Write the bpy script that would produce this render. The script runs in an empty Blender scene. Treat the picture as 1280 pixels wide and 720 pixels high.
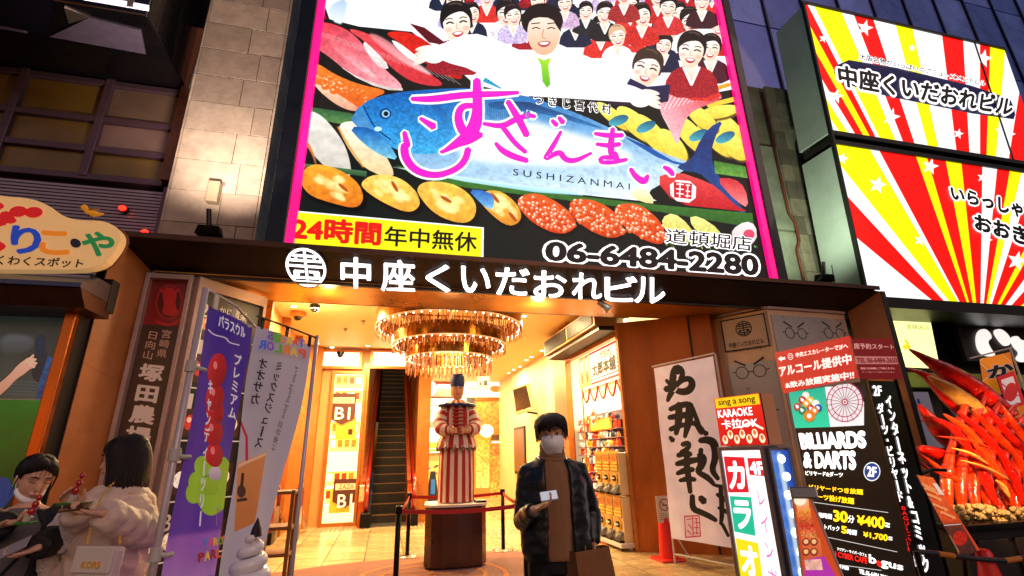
import bpy, bmesh, math, random
import numpy as np
from mathutils import Vector, Matrix, noise as mnoise
random.seed(7); NP = np.random.RandomState(7)
SC = bpy.context.scene; COL = SC.collection
R = math.radians
# ------------------------------------------------------------------ camera
FOC = 614.0                                   # pixels, photograph is 1280 x 720
CAMZ = 1.5
def _cd(u, v): return Vector((u-640, -(v-360), -FOC)).normalized()
_Z = _cd(600, -1460); _X = _cd(3216, 528); _X = (_X-_Z*_X.dot(_Z)).normalized(); _Y = _Z.cross(_X)
ROT = Matrix((_X, _Y, _Z))                    # camera -> world
cam = bpy.data.cameras.new('camera'); camo = bpy.data.objects.new('camera', cam); COL.objects.link(camo)
cam.sensor_width = 36; cam.lens = 36*FOC/1280; cam.clip_start = .05; cam.clip_end = 400
camo.matrix_world = Matrix.Translation((0, 0, CAMZ)) @ ROT.to_4x4()
SC.camera = camo
# ------------------------------------------------------------------ world, exposure
w = bpy.data.worlds.new('World'); SC.world = w; w.use_nodes = True
nt = w.node_tree; bg = nt.nodes['Background']; sky = nt.nodes.new('ShaderNodeTexSky')
sky.sky_type = 'NISHITA'; sky.sun_disc = False; sky.sun_elevation = R(1.5); sky.sun_rotation = R(200)
sky.air_density = 1.2; sky.dust_density = 1.0; sky.ozone_density = 3.0
nt.links.new(sky.outputs[0], bg.inputs[0]); bg.inputs[1].default_value = 0.15
SC.view_settings.view_transform = 'Standard'; SC.view_settings.look = 'None'
SC.view_settings.exposure = 0.55; SC.view_settings.gamma = 1.0
SC.cycles.use_denoising = True; SC.cycles.max_bounces = 6; SC.cycles.diffuse_bounces = 3
SC.cycles.glossy_bounces = 3; SC.cycles.transmission_bounces = 4; SC.cycles.transparent_max_bounces = 8
SC.cycles.sample_clamp_indirect = 4
sun = bpy.data.lights.new('sun', 'SUN'); sun.energy = 0.55; sun.angle = R(40); sun.color = (1, .62, .5)
suno = bpy.data.objects.new('sun', sun); COL.objects.link(suno); suno.rotation_euler = (R(60), 0, R(24))

# ------------------------------------------------------------------ geometry helpers
def ray(u, v): return ROT @ _cd(u, v)
CP = Vector((0, 0, CAMZ))
def PY(u, v, y): r = ray(u, v); return CP+r*(y/r.y)
def PX(u, v, x): r = ray(u, v); return CP+r*(x/r.x)
def PZ(u, v, z): r = ray(u, v); return CP+r*((z-CAMZ)/r.z)
class Pl:
    """a plane: origin, across, up; normal towards the street"""
    def __init__(s, O, U, V=(0, 0, 1)):
        s.O = Vector(O); s.U = Vector(U).normalized(); V = Vector(V); s.V = (V-s.U*V.dot(s.U)).normalized(); s.N = s.U.cross(s.V)
    def hit(s, u, v):
        r = ray(u, v); t = (s.O-CP).dot(s.N)/r.dot(s.N); p = CP+r*t-s.O
        return (p.dot(s.U), p.dot(s.V))
    def at(s, a, b, n=0): return s.O+s.U*a+s.V*b+s.N*n
def face_y(y): return Pl((0, y, 0), (1, 0, 0))
def wall_ab(a, b): return Pl((a[0], a[1], 0), (b[0]-a[0], b[1]-a[1], 0))
def lin(c):
    c = c.lstrip('#'); o = []
    for i in (0, 2, 4):
        x = int(c[i:i+2], 16)/255; o.append(x/12.92 if x <= .04045 else ((x+.055)/1.055)**2.4)
    return tuple(o)
def srgb(c):
    c = c.lstrip('#'); return np.array([int(c[i:i+2], 16)/255 for i in (0, 2, 4)])
class M:
    def __init__(s): s.v = []; s.f = []; s.m = []; s.uv = None
    def add(s, vs, fs, mi=0):
        b = len(s.v); s.v += [tuple(x) for x in vs]; s.f += [tuple(b+i for i in f) for f in fs]; s.m += [mi]*len(fs); return s
    def box(s, lo, hi, mi=0):
        x0, y0, z0 = lo; x1, y1, z1 = hi
        return s.add([(x0,y0,z0),(x1,y0,z0),(x1,y1,z0),(x0,y1,z0),(x0,y0,z1),(x1,y0,z1),(x1,y1,z1),(x0,y1,z1)],
                     [(0,3,2,1),(4,5,6,7),(0,1,5,4),(1,2,6,5),(2,3,7,6),(3,0,4,7)], mi)
    def slab(s, pl, a0, a1, b0, b1, n0, n1, mi=0):
        """box on a plane, n measured along the normal"""
        q = [pl.at(a, b, n) for n in (n0, n1) for (a, b) in ((a0,b0),(a1,b0),(a1,b1),(a0,b1))]
        return s.add(q, [(0,3,2,1),(4,5,6,7),(0,1,5,4),(1,2,6,5),(2,3,7,6),(3,0,4,7)], mi)
    def hexa(s, q, mi=0):
        """8 corners: four of the back, then four of the front"""
        return s.add(q, [(0,3,2,1),(4,5,6,7),(0,1,5,4),(1,2,6,5),(2,3,7,6),(3,0,4,7)], mi)
    def prism(s, pl, pts, n0, n1, mi=0):
        k = len(pts); q = [pl.at(a, b, n0) for a, b in pts]+[pl.at(a, b, n1) for a, b in pts]
        return s.add(q, [tuple(range(k))[::-1], tuple(range(k, 2*k))]+[(i, (i+1) % k, (i+1) % k+k, i+k) for i in range(k)], mi)
    def rings(s, rs, mi=0, cap=True, closed=True):
        k = len(rs[0]); vs = [p for r in rs for p in r]; fs = []
        for j in range(len(rs)-1):
            for i in range(k if closed else k-1):
                fs.append((j*k+i, j*k+(i+1) % k, (j+1)*k+(i+1) % k, (j+1)*k+i))
        if cap: fs += [tuple(range(k))[::-1], tuple(range((len(rs)-1)*k, len(rs)*k))]
        return s.add(vs, fs, mi)
    def tube(s, path, r, n=8, mi=0, cap=True, flat=None, up=None):
        path = [Vector(p) for p in path]; rs = r if isinstance(r, (list, tuple)) else [r]*len(path); out = []; ref = None
        for i, p in enumerate(path):
            a = path[max(i-1, 0)]; b = path[min(i+1, len(path)-1)]; d = (b-a).normalized()
            if ref is None: ref = Vector(up) if up else (Vector((0, 0, 1)) if abs(d.z) < .9 else Vector((1, 0, 0)))
            x = ref.cross(d)
            if x.length < 1e-5: x = Vector((0, 1, 0)).cross(d)
            x.normalize(); y = d.cross(x).normalized(); ref = y if up is None else ref
            rr = rs[i]; rx, ry = rr if isinstance(rr, (tuple, list)) else (rr, rr)
            if flat: ry *= flat
            out.append([p+x*rx*math.cos(2*math.pi*k/n)+y*ry*math.sin(2*math.pi*k/n) for k in range(n)])
        return s.rings(out, mi, cap)
    def cyl(s, a, b, r0, r1=None, n=12, mi=0): return s.tube([a, b], [r0, r0 if r1 is None else r1], n, mi)
    def lathe(s, c, prof, n=20, mi=0, cap=False):
        c = Vector(c)
        return s.rings([[c+Vector((r*math.cos(2*math.pi*k/n), r*math.sin(2*math.pi*k/n), z)) for k in range(n)] for r, z in prof], mi, cap)
    def ball(s, c, r, n=10, mi=0, sc=(1, 1, 1)):
        c = Vector(c); m = max(4, n//2+1)
        rs = [[c+Vector((r*sc[0]*math.sin(math.pi*j/m)*math.cos(2*math.pi*k/n), r*sc[1]*math.sin(math.pi*j/m)*math.sin(2*math.pi*k/n), r*sc[2]*math.cos(math.pi*j/m))) for k in range(n)] for j in range(m+1)]
        rs[0] = [c+Vector((1e-4*math.cos(2*math.pi*k/n), 1e-4*math.sin(2*math.pi*k/n), r*sc[2])) for k in range(n)]
        rs[-1] = [c+Vector((1e-4*math.cos(2*math.pi*k/n), 1e-4*math.sin(2*math.pi*k/n), -r*sc[2])) for k in range(n)]
        return s.rings(rs[::-1], mi, True)
    def build(s, name, mats, parent=None, smooth=False, bev=0, solid=0, **k):
        off = parent_off(parent)
        me = bpy.data.meshes.new(name); me.from_pydata([(x-off[0], y-off[1], z-off[2]) for x, y, z in s.v], [], s.f)
        if not isinstance(mats, (list, tuple)): mats = [mats]
        for m in mats: me.materials.append(m)
        me.polygons.foreach_set('material_index', s.m)
        if smooth: me.polygons.foreach_set('use_smooth', [True]*len(s.f))
        me.update()
        return link(name, me, parent, bev=bev, solid=solid, **k)
def parent_off(p):
    o = Vector((0, 0, 0))
    while p is not None: o += p.location; p = p.parent
    return o
def link(name, me, parent=None, bev=0, solid=0, **k):
    o = bpy.data.objects.new(name, me); COL.objects.link(o)
    if parent is not None: o.parent = parent
    if bev: b = o.modifiers.new('bevel', 'BEVEL'); b.width = bev; b.segments = 2; b.limit_method = 'ANGLE'
    if solid: b = o.modifiers.new('thickness', 'SOLIDIFY'); b.thickness = solid; b.offset = 0
    for a, b in k.items(): o[a] = b
    return o
def T(name, label, cat, loc=(0, 0, 0), group=None):
    o = bpy.data.objects.new(name, None); COL.objects.link(o); o.location = loc; o.empty_display_size = .1
    o['label'] = label; o['category'] = cat
    if group: o['group'] = group
    return o
def copy_thing(o, loc, label, rz=None):
    r = o.copy(); COL.objects.link(r); r.location = loc; r['label'] = label
    if rz is not None: r.rotation_euler.z = rz
    for ch in list(o.children):
        c = ch.copy(); COL.objects.link(c); c.parent = r
        for g in list(ch.children):
            d = g.copy(); COL.objects.link(d); d.parent = c
    return r
# ------------------------------------------------------------------ materials
def mat(name, col, rough=.6, metal=0, spec=.5, emit=0, ecol=None, var=0, vscale=6, bump=0, bscale=40, stretch=(1,1,1), col2=None, coat=0, trans=0, alpha=1, sheen=0):
    m = bpy.data.materials.new(name); m.use_nodes = True; n = m.node_tree; b = n.nodes['Principled BSDF']
    c = lin(col) if isinstance(col, str) else col
    b.inputs['Base Color'].default_value = (*c, 1); b.inputs['Roughness'].default_value = rough
    b.inputs['Metallic'].default_value = metal; b.inputs['Specular IOR Level'].default_value = spec
    b.inputs['Coat Weight'].default_value = coat; b.inputs['Transmission Weight'].default_value = trans; b.inputs['Alpha'].default_value = alpha
    if sheen: b.inputs['Sheen Weight'].default_value = sheen
    if emit:
        e = lin(ecol) if isinstance(ecol, str) else (ecol or c)
        b.inputs['Emission Color'].default_value = (*e, 1); b.inputs['Emission Strength'].default_value = emit
    if var or bump:
        tc = n.nodes.new('ShaderNodeTexCoord'); mp = n.nodes.new('ShaderNodeMapping'); mp.inputs['Scale'].default_value = stretch
        n.links.new(tc.outputs['Object'], mp.inputs[0])
    if var:
        t = n.nodes.new('ShaderNodeTexNoise'); t.inputs['Scale'].default_value = vscale; t.inputs['Detail'].default_value = 6; t.inputs['Roughness'].default_value = .65
        n.links.new(mp.outputs[0], t.inputs['Vector'])
        cr = n.nodes.new('ShaderNodeValToRGB'); cr.color_ramp.elements[0].position = .3; cr.color_ramp.elements[1].position = .7
        c2 = (lin(col2) if isinstance(col2, str) else col2) if col2 else tuple(x*(1-var) for x in c)
        cr.color_ramp.elements[0].color = (*c2, 1); cr.color_ramp.elements[1].color = (*[min(1, x*(1+var*.5)) for x in c], 1)
        n.links.new(t.outputs['Fac'], cr.inputs[0]); n.links.new(cr.outputs[0], b.inputs['Base Color'])
        mr = n.nodes.new('ShaderNodeMapRange'); mr.inputs['To Min'].default_value = max(0.02, rough-.12); mr.inputs['To Max'].default_value = min(1, rough+.12)
        n.links.new(t.outputs['Fac'], mr.inputs[0]); n.links.new(mr.outputs[0], b.inputs['Roughness'])
        if emit:
            n.links.new(cr.outputs[0], b.inputs['Emission Color'])
    if bump:
        t2 = n.nodes.new('ShaderNodeTexNoise'); t2.inputs['Scale'].default_value = bscale; t2.inputs['Detail'].default_value = 5
        n.links.new(mp.outputs[0], t2.inputs['Vector'])
        bp = n.nodes.new('ShaderNodeBump'); bp.inputs['Strength'].default_value = bump; bp.inputs['Distance'].default_value = .02
        n.links.new(t2.outputs['Fac'], bp.inputs['Height']); n.links.new(bp.outputs[0], b.inputs['Normal'])
    return m
# ------------------------------------------------------------------ painted artwork (flat print, generated by this script)
def smooth_poly(p, it=2):
    p = np.array(p, float)
    for _ in range(it):
        q = np.roll(p, -1, 0); p = np.stack([.75*p+.25*q, .25*p+.75*q], 1).reshape(-1, 2)
    return p
def smooth_line(p, it=2):
    p = np.array(p, float)
    for _ in range(it):
        a, b = p[:-1], p[1:]; m = np.stack([.75*a+.25*b, .25*a+.75*b], 1).reshape(-1, p.shape[1]); p = np.vstack([p[:1], m, p[-1:]])
    return p
def fnoise(h, w, s, seed=0):
    rs = np.random.RandomState(seed); out = np.zeros((h, w)); amp = 1; tot = 0
    for k in range(4):
        gh, gw = max(2, int(h/s)+2), max(2, int(w/s)+2); g = rs.rand(gh+1, gw+1)
        y = np.linspace(0, gh-1.001, h); x = np.linspace(0, gw-1.001, w); yi = y.astype(int); xi = x.astype(int)
        fy = (y-yi)[:, None]; fx = (x-xi)[None]; fy = fy*fy*(3-2*fy); fx = fx*fx*(3-2*fx)
        a = g[yi][:, xi]; b = g[yi][:, xi+1]; c = g[yi+1][:, xi]; d = g[yi+1][:, xi+1]
        out += amp*((a*(1-fx)+b*fx)*(1-fy)+(c*(1-fx)+d*fx)*fy); tot += amp; amp *= .55; s = max(1.5, s/2)
    return out/tot
def blur(a, r):
    r = int(r)
    if r < 1: return a
    for _ in range(2):
        for ax in (0, 1):
            p = np.pad(a, [(r+1, r) if i == ax else (0, 0) for i in range(a.ndim)], mode='edge'); c = np.cumsum(p, ax)
            n = a.shape[ax]; sl = [slice(None)]*a.ndim; s2 = list(sl); sl[ax] = slice(2*r+1, 2*r+1+n); s2[ax] = slice(0, n)
            a = (c[tuple(sl)]-c[tuple(s2)])/(2*r+1)
    return a
class Art:
    def __init__(s, pl, a0, a1, b0, b1, w, bg='#ffffff'):
        s.pl = pl; s.r = (a0, a1, b0, b1); s.w = w; s.h = max(8, int(w*(b1-b0)/(a1-a0))); s.im = np.ones((s.h, s.w, 3))*srgb(bg); s.k = w/(a1-a0)
        s.px = True; s.seed = 0
    def P(s, pts):
        o = []
        for u, v in pts:
            if s.px: a, b = s.pl.hit(u, v)
            else: a, b = u, v
            o.append(((a-s.r[0])*s.k, (s.r[3]-b)*s.k))
        return np.array(o)
    def cover(s, q, soft=0):
        pad = int(soft*3)+2
        x0 = max(0, int(q[:, 0].min())-pad); x1 = min(s.w, int(q[:, 0].max())+pad+1); y0 = max(0, int(q[:, 1].min())-pad); y1 = min(s.h, int(q[:, 1].max())+pad+1)
        if x1 <= x0 or y1 <= y0: return None
        acc = np.zeros((y1-y0, x1-x0))
        for oy in (.25, .75):
            for ox in (.25, .75):
                X = np.arange(x0, x1)[None]+ox; Y = np.arange(y0, y1)[:, None]+oy; ins = np.zeros(acc.shape, bool)
                for i in range(len(q)):
                    ax, ay = q[i-1]; bx, by = q[i]
                    if ay == by: continue
                    c = (ay > Y) != (by > Y)
                    ins ^= c & (X < (bx-ax)*(Y-ay)/(by-ay)+ax)
                acc += ins
        acc /= 4
        if soft: acc = blur(acc, soft)
        return acc, x0, x1, y0, y1
    def fill(s, q, c1, c2=None, ang=90, noise=0, ns=12, soft=0, op=1):
        r = s.cover(q, soft)
        if r is None: return
        m, x0, x1, y0, y1 = r; c1 = srgb(c1) if isinstance(c1, str) else np.array(c1)
        col = np.ones((y1-y0, x1-x0, 3))*c1
        if c2 is not None:
            c2 = srgb(c2); d = np.array([math.cos(R(ang)), math.sin(R(ang))]); pr = q@d; lo, hi = pr.min(), pr.max()
            t = ((np.arange(x0, x1)[None]*d[0]+np.arange(y0, y1)[:, None]*d[1])-lo)/(hi-lo+1e-6); t = np.clip(t, 0, 1)[..., None]
            col = col*(1-t)+c2*t
        if noise:
            s.seed += 1; nn = fnoise(y1-y0, x1-x0, ns, s.seed); col = np.clip(col*(1+(nn[..., None]-.5)*2*noise), 0, 1)
        m = (m*op)[..., None]; s.im[y0:y1, x0:x1] = s.im[y0:y1, x0:x1]*(1-m)+col*m
    def poly(s, pts, c1, c2=None, sm=0, **k):
        q = s.P(pts); q = smooth_poly(q, sm) if sm else q; s.fill(q, c1, c2, **k)
    def ell(s, c, rx, ry, c1, c2=None, rot=0, n=28, **k):
        a = R(rot); pts = []
        for i in range(n):
            t = 2*math.pi*i/n; x = rx*math.cos(t); y = ry*math.sin(t); pts.append((c[0]+x*math.cos(a)-y*math.sin(a), c[1]+x*math.sin(a)+y*math.cos(a)))
        s.fill(s.P(pts), c1, c2, **k)
    def line(s, pts, wd, c1, sm=2, **k):
        """stroke; wd in the same units as the points, one number or one per point"""
        p = np.array([(a, b, wd if not isinstance(wd, (list, tuple)) else wd[i]) for i, (a, b) in enumerate(pts)], float)
        p = smooth_line(p, sm) if len(p) > 2 else smooth_line(np.vstack([p[0], p.mean(0), p[-1]]), 1)
        d = np.gradient(p[:, :2], axis=0); n = np.stack([-d[:, 1], d[:, 0]], 1); n /= np.linalg.norm(n, axis=1)[:, None]+1e-9
        L = p[:, :2]+n*p[:, 2:]/2; Rr = p[:, :2]-n*p[:, 2:]/2
        e0 = [(p[0, 0]-d[0, 0]/(np.hypot(*d[0])+1e-9)*p[0, 2]*.35, p[0, 1]-d[0, 1]/(np.hypot(*d[0])+1e-9)*p[0, 2]*.35)]
        e1 = [(p[-1, 0]+d[-1, 0]/(np.hypot(*d[-1])+1e-9)*p[-1, 2]*.35, p[-1, 1]+d[-1, 1]/(np.hypot(*d[-1])+1e-9)*p[-1, 2]*.35)]
        s.fill(s.P(list(L)+e1+list(Rr[::-1])+e0), c1, **k)
    def image(s, name):
        im = bpy.data.images.new(name, s.w, s.h); a = np.ones((s.h, s.w, 4), np.float32); a[..., :3] = np.clip(s.im, 0, 1)[::-1]
        im.pixels.foreach_set(a.ravel()); im.update(); im.pack(); return im
    def material(s, name, emit=0, rough=.4, coat=0, base=1.0):
        m = bpy.data.materials.new(name); m.use_nodes = True; n = m.node_tree; b = n.nodes['Principled BSDF']
        t = n.nodes.new('ShaderNodeTexImage'); t.image = s.image(name); t.extension = 'EXTEND'
        b.inputs['Roughness'].default_value = rough; b.inputs['Coat Weight'].default_value = coat
        if base: n.links.new(t.outputs[0], b.inputs['Base Color'])
        else: b.inputs['Base Color'].default_value = (.008, .008, .008, 1); b.inputs['Specular IOR Level'].default_value = .15
        if emit: n.links.new(t.outputs[0], b.inputs['Emission Color']); b.inputs['Emission Strength'].default_value = emit
        return m
    def panel(s, name, parent, n=0.0, thick=.02, side=None, quad=None, emit=0, rough=.4, coat=0, base=1.0, **k):
        a0, a1, b0, b1 = s.r; q = quad or [(a0, b0), (a1, b0), (a1, b1), (a0, b1)]; kk = len(q)
        v = [s.pl.at(a, b, n) for a, b in q]+[s.pl.at(a, b, n-thick) for a, b in q]; off = parent_off(parent)
        me = bpy.data.meshes.new(name); me.from_pydata([p-off for p in v], [], [tuple(range(kk)), tuple(range(kk, 2*kk))[::-1]]+[((i+1) % kk, i, i+kk, (i+1) % kk+kk) for i in range(kk)])
        uv = me.uv_layers.new(name='UVMap'); 
        for p in me.polygons:
            for li in p.loop_indices:
                vi = me.loops[li].vertex_index % kk; uv.data[li].uv = ((q[vi][0]-a0)/(a1-a0), (q[vi][1]-b0)/(b1-b0))
        me.materials.append(s.material(name+'_print', emit, rough, coat, base)); me.materials.append(side or DARK)
        for i, p in enumerate(me.polygons): p.material_index = 0 if i == 0 else 1
        return link(name, me, parent, **k)
# ------------------------------------------------------------------ lettering
def glyphs(txt, off=0.0, vertical=False, gap=1.0, shear=0):
    V = []; F = []
    def one(t, dx, dy):
        c = bpy.data.curves.new('t', 'FONT'); c.body = t; c.size = 1; c.offset = off; c.resolution_u = 3; c.shear = shear
        o = bpy.data.objects.new('t', c); me = bpy.data.meshes.new_from_object(o); b = len(V)
        V.extend([(v.co.x+dx, v.co.y+dy) for v in me.vertices]); F.extend([tuple(b+i for i in p.vertices) for p in me.polygons])
        bpy.data.objects.remove(o); bpy.data.curves.remove(c); bpy.data.meshes.remove(me)
    if vertical:
        for i, ch in enumerate(txt):
            if ch == 'ー':
                k = len(V); V.extend([(.42, -i*gap-.1), (.58, -i*gap-.1), (.58, -i*gap+.75), (.42, -i*gap+.75)]); F.append((k, k+1, k+2, k+3)); continue
            one(ch, 0, -i*gap)
    else: one(txt, 0, 0)
    return V, F
LRET = None
def letter(pl, txt, quad, m, parent, n=.004, off=.0, px=True, vertical=False, gap=1.0, halo=None, hoff=.05, name='lettering', thick=0, shear=0):
    """quad: corners left-top, right-top, right-bottom, left-bottom (photo px or plane units)"""
    q = [pl.hit(*p) if px else p for p in quad]
    V, F = glyphs(txt, 0, vertical, gap, shear)
    if not V: return None
    xs = [v[0] for v in V]; ys = [v[1] for v in V]; x0, x1, y0, y1 = min(xs), max(xs), min(ys), max(ys)
    def mp(x, y, nn):
        s = (x-x0)/(x1-x0+1e-9); t = (y1-y)/(y1-y0+1e-9)
        a = [q[0][i]*(1-s)*(1-t)+q[1][i]*s*(1-t)+q[2][i]*s*t+q[3][i]*(1-s)*t for i in (0, 1)]
        return pl.at(a[0], a[1], nn)
    o = None; step = .00025
    def bold(mb, d, n0):
        """thicken the strokes with shifted copies of the outline"""
        sh = [(0, 0)]
        if d > 0:
            k = 8 if d < .045 else 12
            sh += [(d*math.cos(2*math.pi*i/k), d*math.sin(2*math.pi*i/k)) for i in range(k)]
            if d > .045: sh += [(d*.5*math.cos(2*math.pi*i/6), d*.5*math.sin(2*math.pi*i/6)) for i in range(6)]
        for i, (dx, dy) in enumerate(sh): mb.add([mp(x+dx, y+dy, n0+i*step) for x, y in V], F)
    d0 = off*.85
    if halo:
        mb = M(); bold(mb, d0+hoff, n); mb.build('letter_outline', halo, parent)
    mb = M(); bold(mb, d0, n+(.006 if halo else 0)); o = mb.build(name, m, parent)
    if thick:
        mb = M(); mb.add([mp(x, y, n-thick*.5-.001) for x, y in V], F); mb.build('letter_return', LRET, parent, solid=thick)
    return o
# ------------------------------------------------------------------ shared materials
LRET = mat('letter_return_metal', '#b8b4b0', .4, .3)
DARK = mat('dark_paint', '#15110f', .5, bump=.1)
BLACKM = mat('black_metal', '#0c0c0d', .35, .6)
STEEL = mat('brushed_steel', '#9a948c', .3, .9, var=.15, vscale=20, stretch=(1, 1, 14))
STONE = [mat('stone_cladding_%d' % i, c, .62, var=.25, vscale=5, bump=.35, bscale=9) for i, c in enumerate(('#a49484', '#988878', '#ac9c8a', '#928274'))]
MORTAR = mat('mortar', '#2c211c', .9)
HEADER = mat('header_bronze', '#2a1a15', .42, .3, var=.55, vscale=2.2, bump=.12, stretch=(1, 1, 5))
COPPER = mat('copper_panel', '#c47c44', .42, .1, var=.18, vscale=1.6, bump=.05, bscale=12, col2='#a8622e')
GOLD = mat('gold_soffit', '#c88830', .3, .6, var=.35, vscale=1.4, bump=.05)
WHITEE = mat('lit_white', '#ffffff', .4, emit=2.2)
WARME = mat('lit_warm', '#fff0c8', .4, emit=3.0)
CREAM = mat('cream_wall', '#e4cc94', .6, var=.12, vscale=2, bump=.05)
ORANGEW = mat('orange_wall', '#c98a4c', .5, var=.15, vscale=1.5)
WOOD = mat('warm_wood', '#8a4f22', .4, var=.4, vscale=4, stretch=(1, 1, .15), bump=.1)
REDM = mat('red_gloss', '#c01414', .3, coat=.4)
WHITEP = mat('white_paint', '#c9c4be', .5, var=.12, vscale=5)
GREYP = mat('grey_paint', '#77736f', .45, .3, var=.15, vscale=3)
BLACKP = mat('black_print', '#0a0a0a', .6)
WHITEPR = mat('white_print', '#e8e6e2', .6)
REDPR = mat('red_print', '#c8161c', .6)

# ------------------------------------------------------------------ ground and floors
ASPH = mat('street_paving', '#3a3634', .5, var=.35, vscale=3, bump=.3, bscale=60)
M().box((-60, -60, -.3), (60, 5.6, -.02)).build('street', ASPH, kind='structure')
M().box((-60, 5.6, -.3), (60, 60, -.025)).build('ground', ASPH, kind='structure')
flo = M().box((-3.2, 5.6, -.024), (7.7, 26, -.012)).build('floor', MORTAR, kind='structure')
TL = [mat('floor_stone_%d' % i, c, .25, var=.3, vscale=5, bump=.12, bscale=30, coat=.15) for i, c in enumerate(('#b89c70', '#a88c62', '#c4a87a'))]
tiles = {}
for k in range(3):
    m_ = M().box((-.2935, -.2935, -.012), (.2935, .2935, 0)); me = bpy.data.meshes.new('floor_tile'); me.from_pydata(m_.v, [], m_.f); me.materials.append(TL[k]); tiles[k] = me
nt_ = 0
for j in range(34):
    for i in range(17):
        x = -2.9+i*.6; y = 5.9+j*.6+(0 if i % 2 else .3)
        if x > 4.0 and y > 8 or y > 25: continue
        if j > 17 and (x < -.3 or x > 5): continue
        o = bpy.data.objects.new('floor_tile', tiles[random.randrange(3)]); COL.objects.link(o); o.parent = flo; o.location = (x, y, random.uniform(-.0008, .0008)); nt_ += 1
        if nt_ >= 298: break
    if nt_ >= 298: break
far = M()
for j in range(18, 34):
    for i in range(9): far.box((-.3+i*.6-.297, 5.9+j*.6-.297, -.012), (-.3+i*.6+.297, 5.9+j*.6+.297, -.001))
far.build('far_floor_tiles', TL[0], flo, kind='stuff')
# raised warning paving in front of the escalator
TACT = mat('tactile_paving', '#8d7a5c', .35, var=.2, bump=.1)
mt = M(); 
for (x0, y0, nx, ny) in ((-1.3, 12.25, 26, 6), (2.1, 10.4, 8, 10)):
    for i in range(nx):
        for j in range(ny): mt.lathe((x0+i*.09, y0+j*.09, .0), [(.03, 0), (.022, .008), (.001, .009)], 6)
mt.build('tactile_paving', TACT, flo, kind='stuff', smooth=True)

# entrance mat with the round emblem
MATM = mat('mat_fabric', '#7c3f18', .95, var=.25, vscale=30, bump=.5, bscale=200, sheen=.3)
MATL = mat('mat_pattern', '#a8683a', .95, bump=.4, bscale=200)
t = T('entrance_mat', 'brown orange mat with a round pale emblem lying under the striped figure and its barrier', 'mat', (.6, 6.8, 0))
fl = Pl((0, 0, 0), (1, 0, 0), (0, 1, 0))
M().prism(fl, [(-1.8, 4.7), (2.3, 4.7), (2.6, 5.4), (2.6, 7.9), (2.15, 8.6), (1.6, 8.8), (-.6, 8.55), (-1.8, 8.1)], .001, .012).build('mat_base', MATM, t)
pr = M()
def ringz(m, c, r0, r1, z, n=40, a0=0, a1=2*math.pi):
    vs = []; fs = []
    for i in range(n+1):
        a = a0+(a1-a0)*i/n; vs += [(c[0]+r0*math.cos(a), c[1]+r0*math.sin(a), z), (c[0]+r1*math.cos(a), c[1]+r1*math.sin(a), z)]
    for i in range(n): fs.append((2*i, 2*i+1, 2*i+3, 2*i+2))
    m.add(vs, fs)
ec = (.7, 7.3)
for a, b in ((.93, 1.0), (.66, .72)): ringz(pr, ec, a, b, .015)
for x0, y0, x1, y1 in ((-.62, .3, .62, .36), (-.45, .05, .45, .11), (-.6, -.25, .6, -.19), (-.03, -.6, .03, .6), (-.35, -.5, .35, -.44)):
    pr.add([(ec[0]+x0, ec[1]+y0, .0165), (ec[0]+x1, ec[1]+y0, .0165), (ec[0]+x1, ec[1]+y1, .0165), (ec[0]+x0, ec[1]+y1, .0165)], [(0, 1, 2, 3)])
pr.build('emblem', MATL, t)

# ------------------------------------------------------------------ entrance portal
F6 = face_y(6.0)
xl0, zl0 = -3.09, 3.95; xr0, zr0 = 7.78, 3.91; xl1, zl1 = -2.90, 3.715; xr1, zr1 = 7.59, 3.68
portal = T('entrance_portal', 'wide dark bronze portal with flared copper jambs and white lit building name', 'portal', (2.3, 6.3, 0))
hp = Pl((xl0, 6.0, zl0), (xr0-xl0, 0, zr0-zl0), (0, .5, -.235)); hp = Pl(hp.O, hp.U, -hp.V)      # sloping front of the header, up = upwards
HW = xr0-xl0
def seg(m, f0, f1, mi=0):
    """one panel of the header between two fractions of its width"""
    a = lambda f: (xl0+(xr0-xl0)*f, 6.0, zl0+(zr0-zl0)*f); b = lambda f: (xl1+(xr1-xl1)*f, 6.5, zl1+(zr1-zl1)*f)
    q = [b(f0), b(f1), a(f1), a(f0)]; up = Vector((0, .12, .06))
    m.hexa([Vector(p)+up for p in (q[0], q[1], q[2], q[3])]+[Vector(p) for p in q], mi)
for f0, f1 in ((0, .176), (.1765, .5), (.5005, .72), (.7205, .865), (.8655, 1)):
    m = M(); seg(m, f0, f1); m.build('header_panel', HEADER, portal, bev=.003)
m = M().box((xl0, 6.005, 3.955), (xr0, 7.0, 4.0)); m.box((xl0, 5.985, 3.93), (xr0, 6.004, 3.999)); m.build('header_cap', mat('cap_metal', '#54382a', .35, .7, var=.2), portal, bev=.004)
m = M().hexa([(xl0, 6.02, 0), (xl1, 6.52, 0), (xl1, 6.52, zl1), (xl0, 6.02, zl0), (xl0-.03, 6.0, 0), (xl1-.03, 6.5, 0), (xl1-.03, 6.5, zl1), (xl0-.03, 6.0, zl0)])
# jambs as flared copper sheets in panels
def jamb(x0, z0, x1, z1, sgn):
    cuts = [0, .63, 1]
    for c0, c1 in zip(cuts, cuts[1:]):
        m = M(); g = .003 if c0 else 0
        q = [(x0, 6.0, z0*c0+g), (x1, 6.5, z1*c0+g), (x1, 6.5, z1*c1), (x0, 6.0, z0*c1)]
        d = Vector((sgn*.06, .02, 0)); m.hexa([Vector(p)+d for p in q]+[Vector(p) for p in q]); m.build('jamb_panel', COPPER, portal)
    M().box((x0+sgn*.001 if sgn > 0 else x0-.09, 5.99, 0), (x0+.09 if sgn > 0 else x0-.001, 6.6, z0)).build('jamb_edge', DARK, portal)
jamb(xl0, zl0, xl1, zl1, -1); jamb(xr0, zr0, xr1, zr1, 1)
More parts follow.
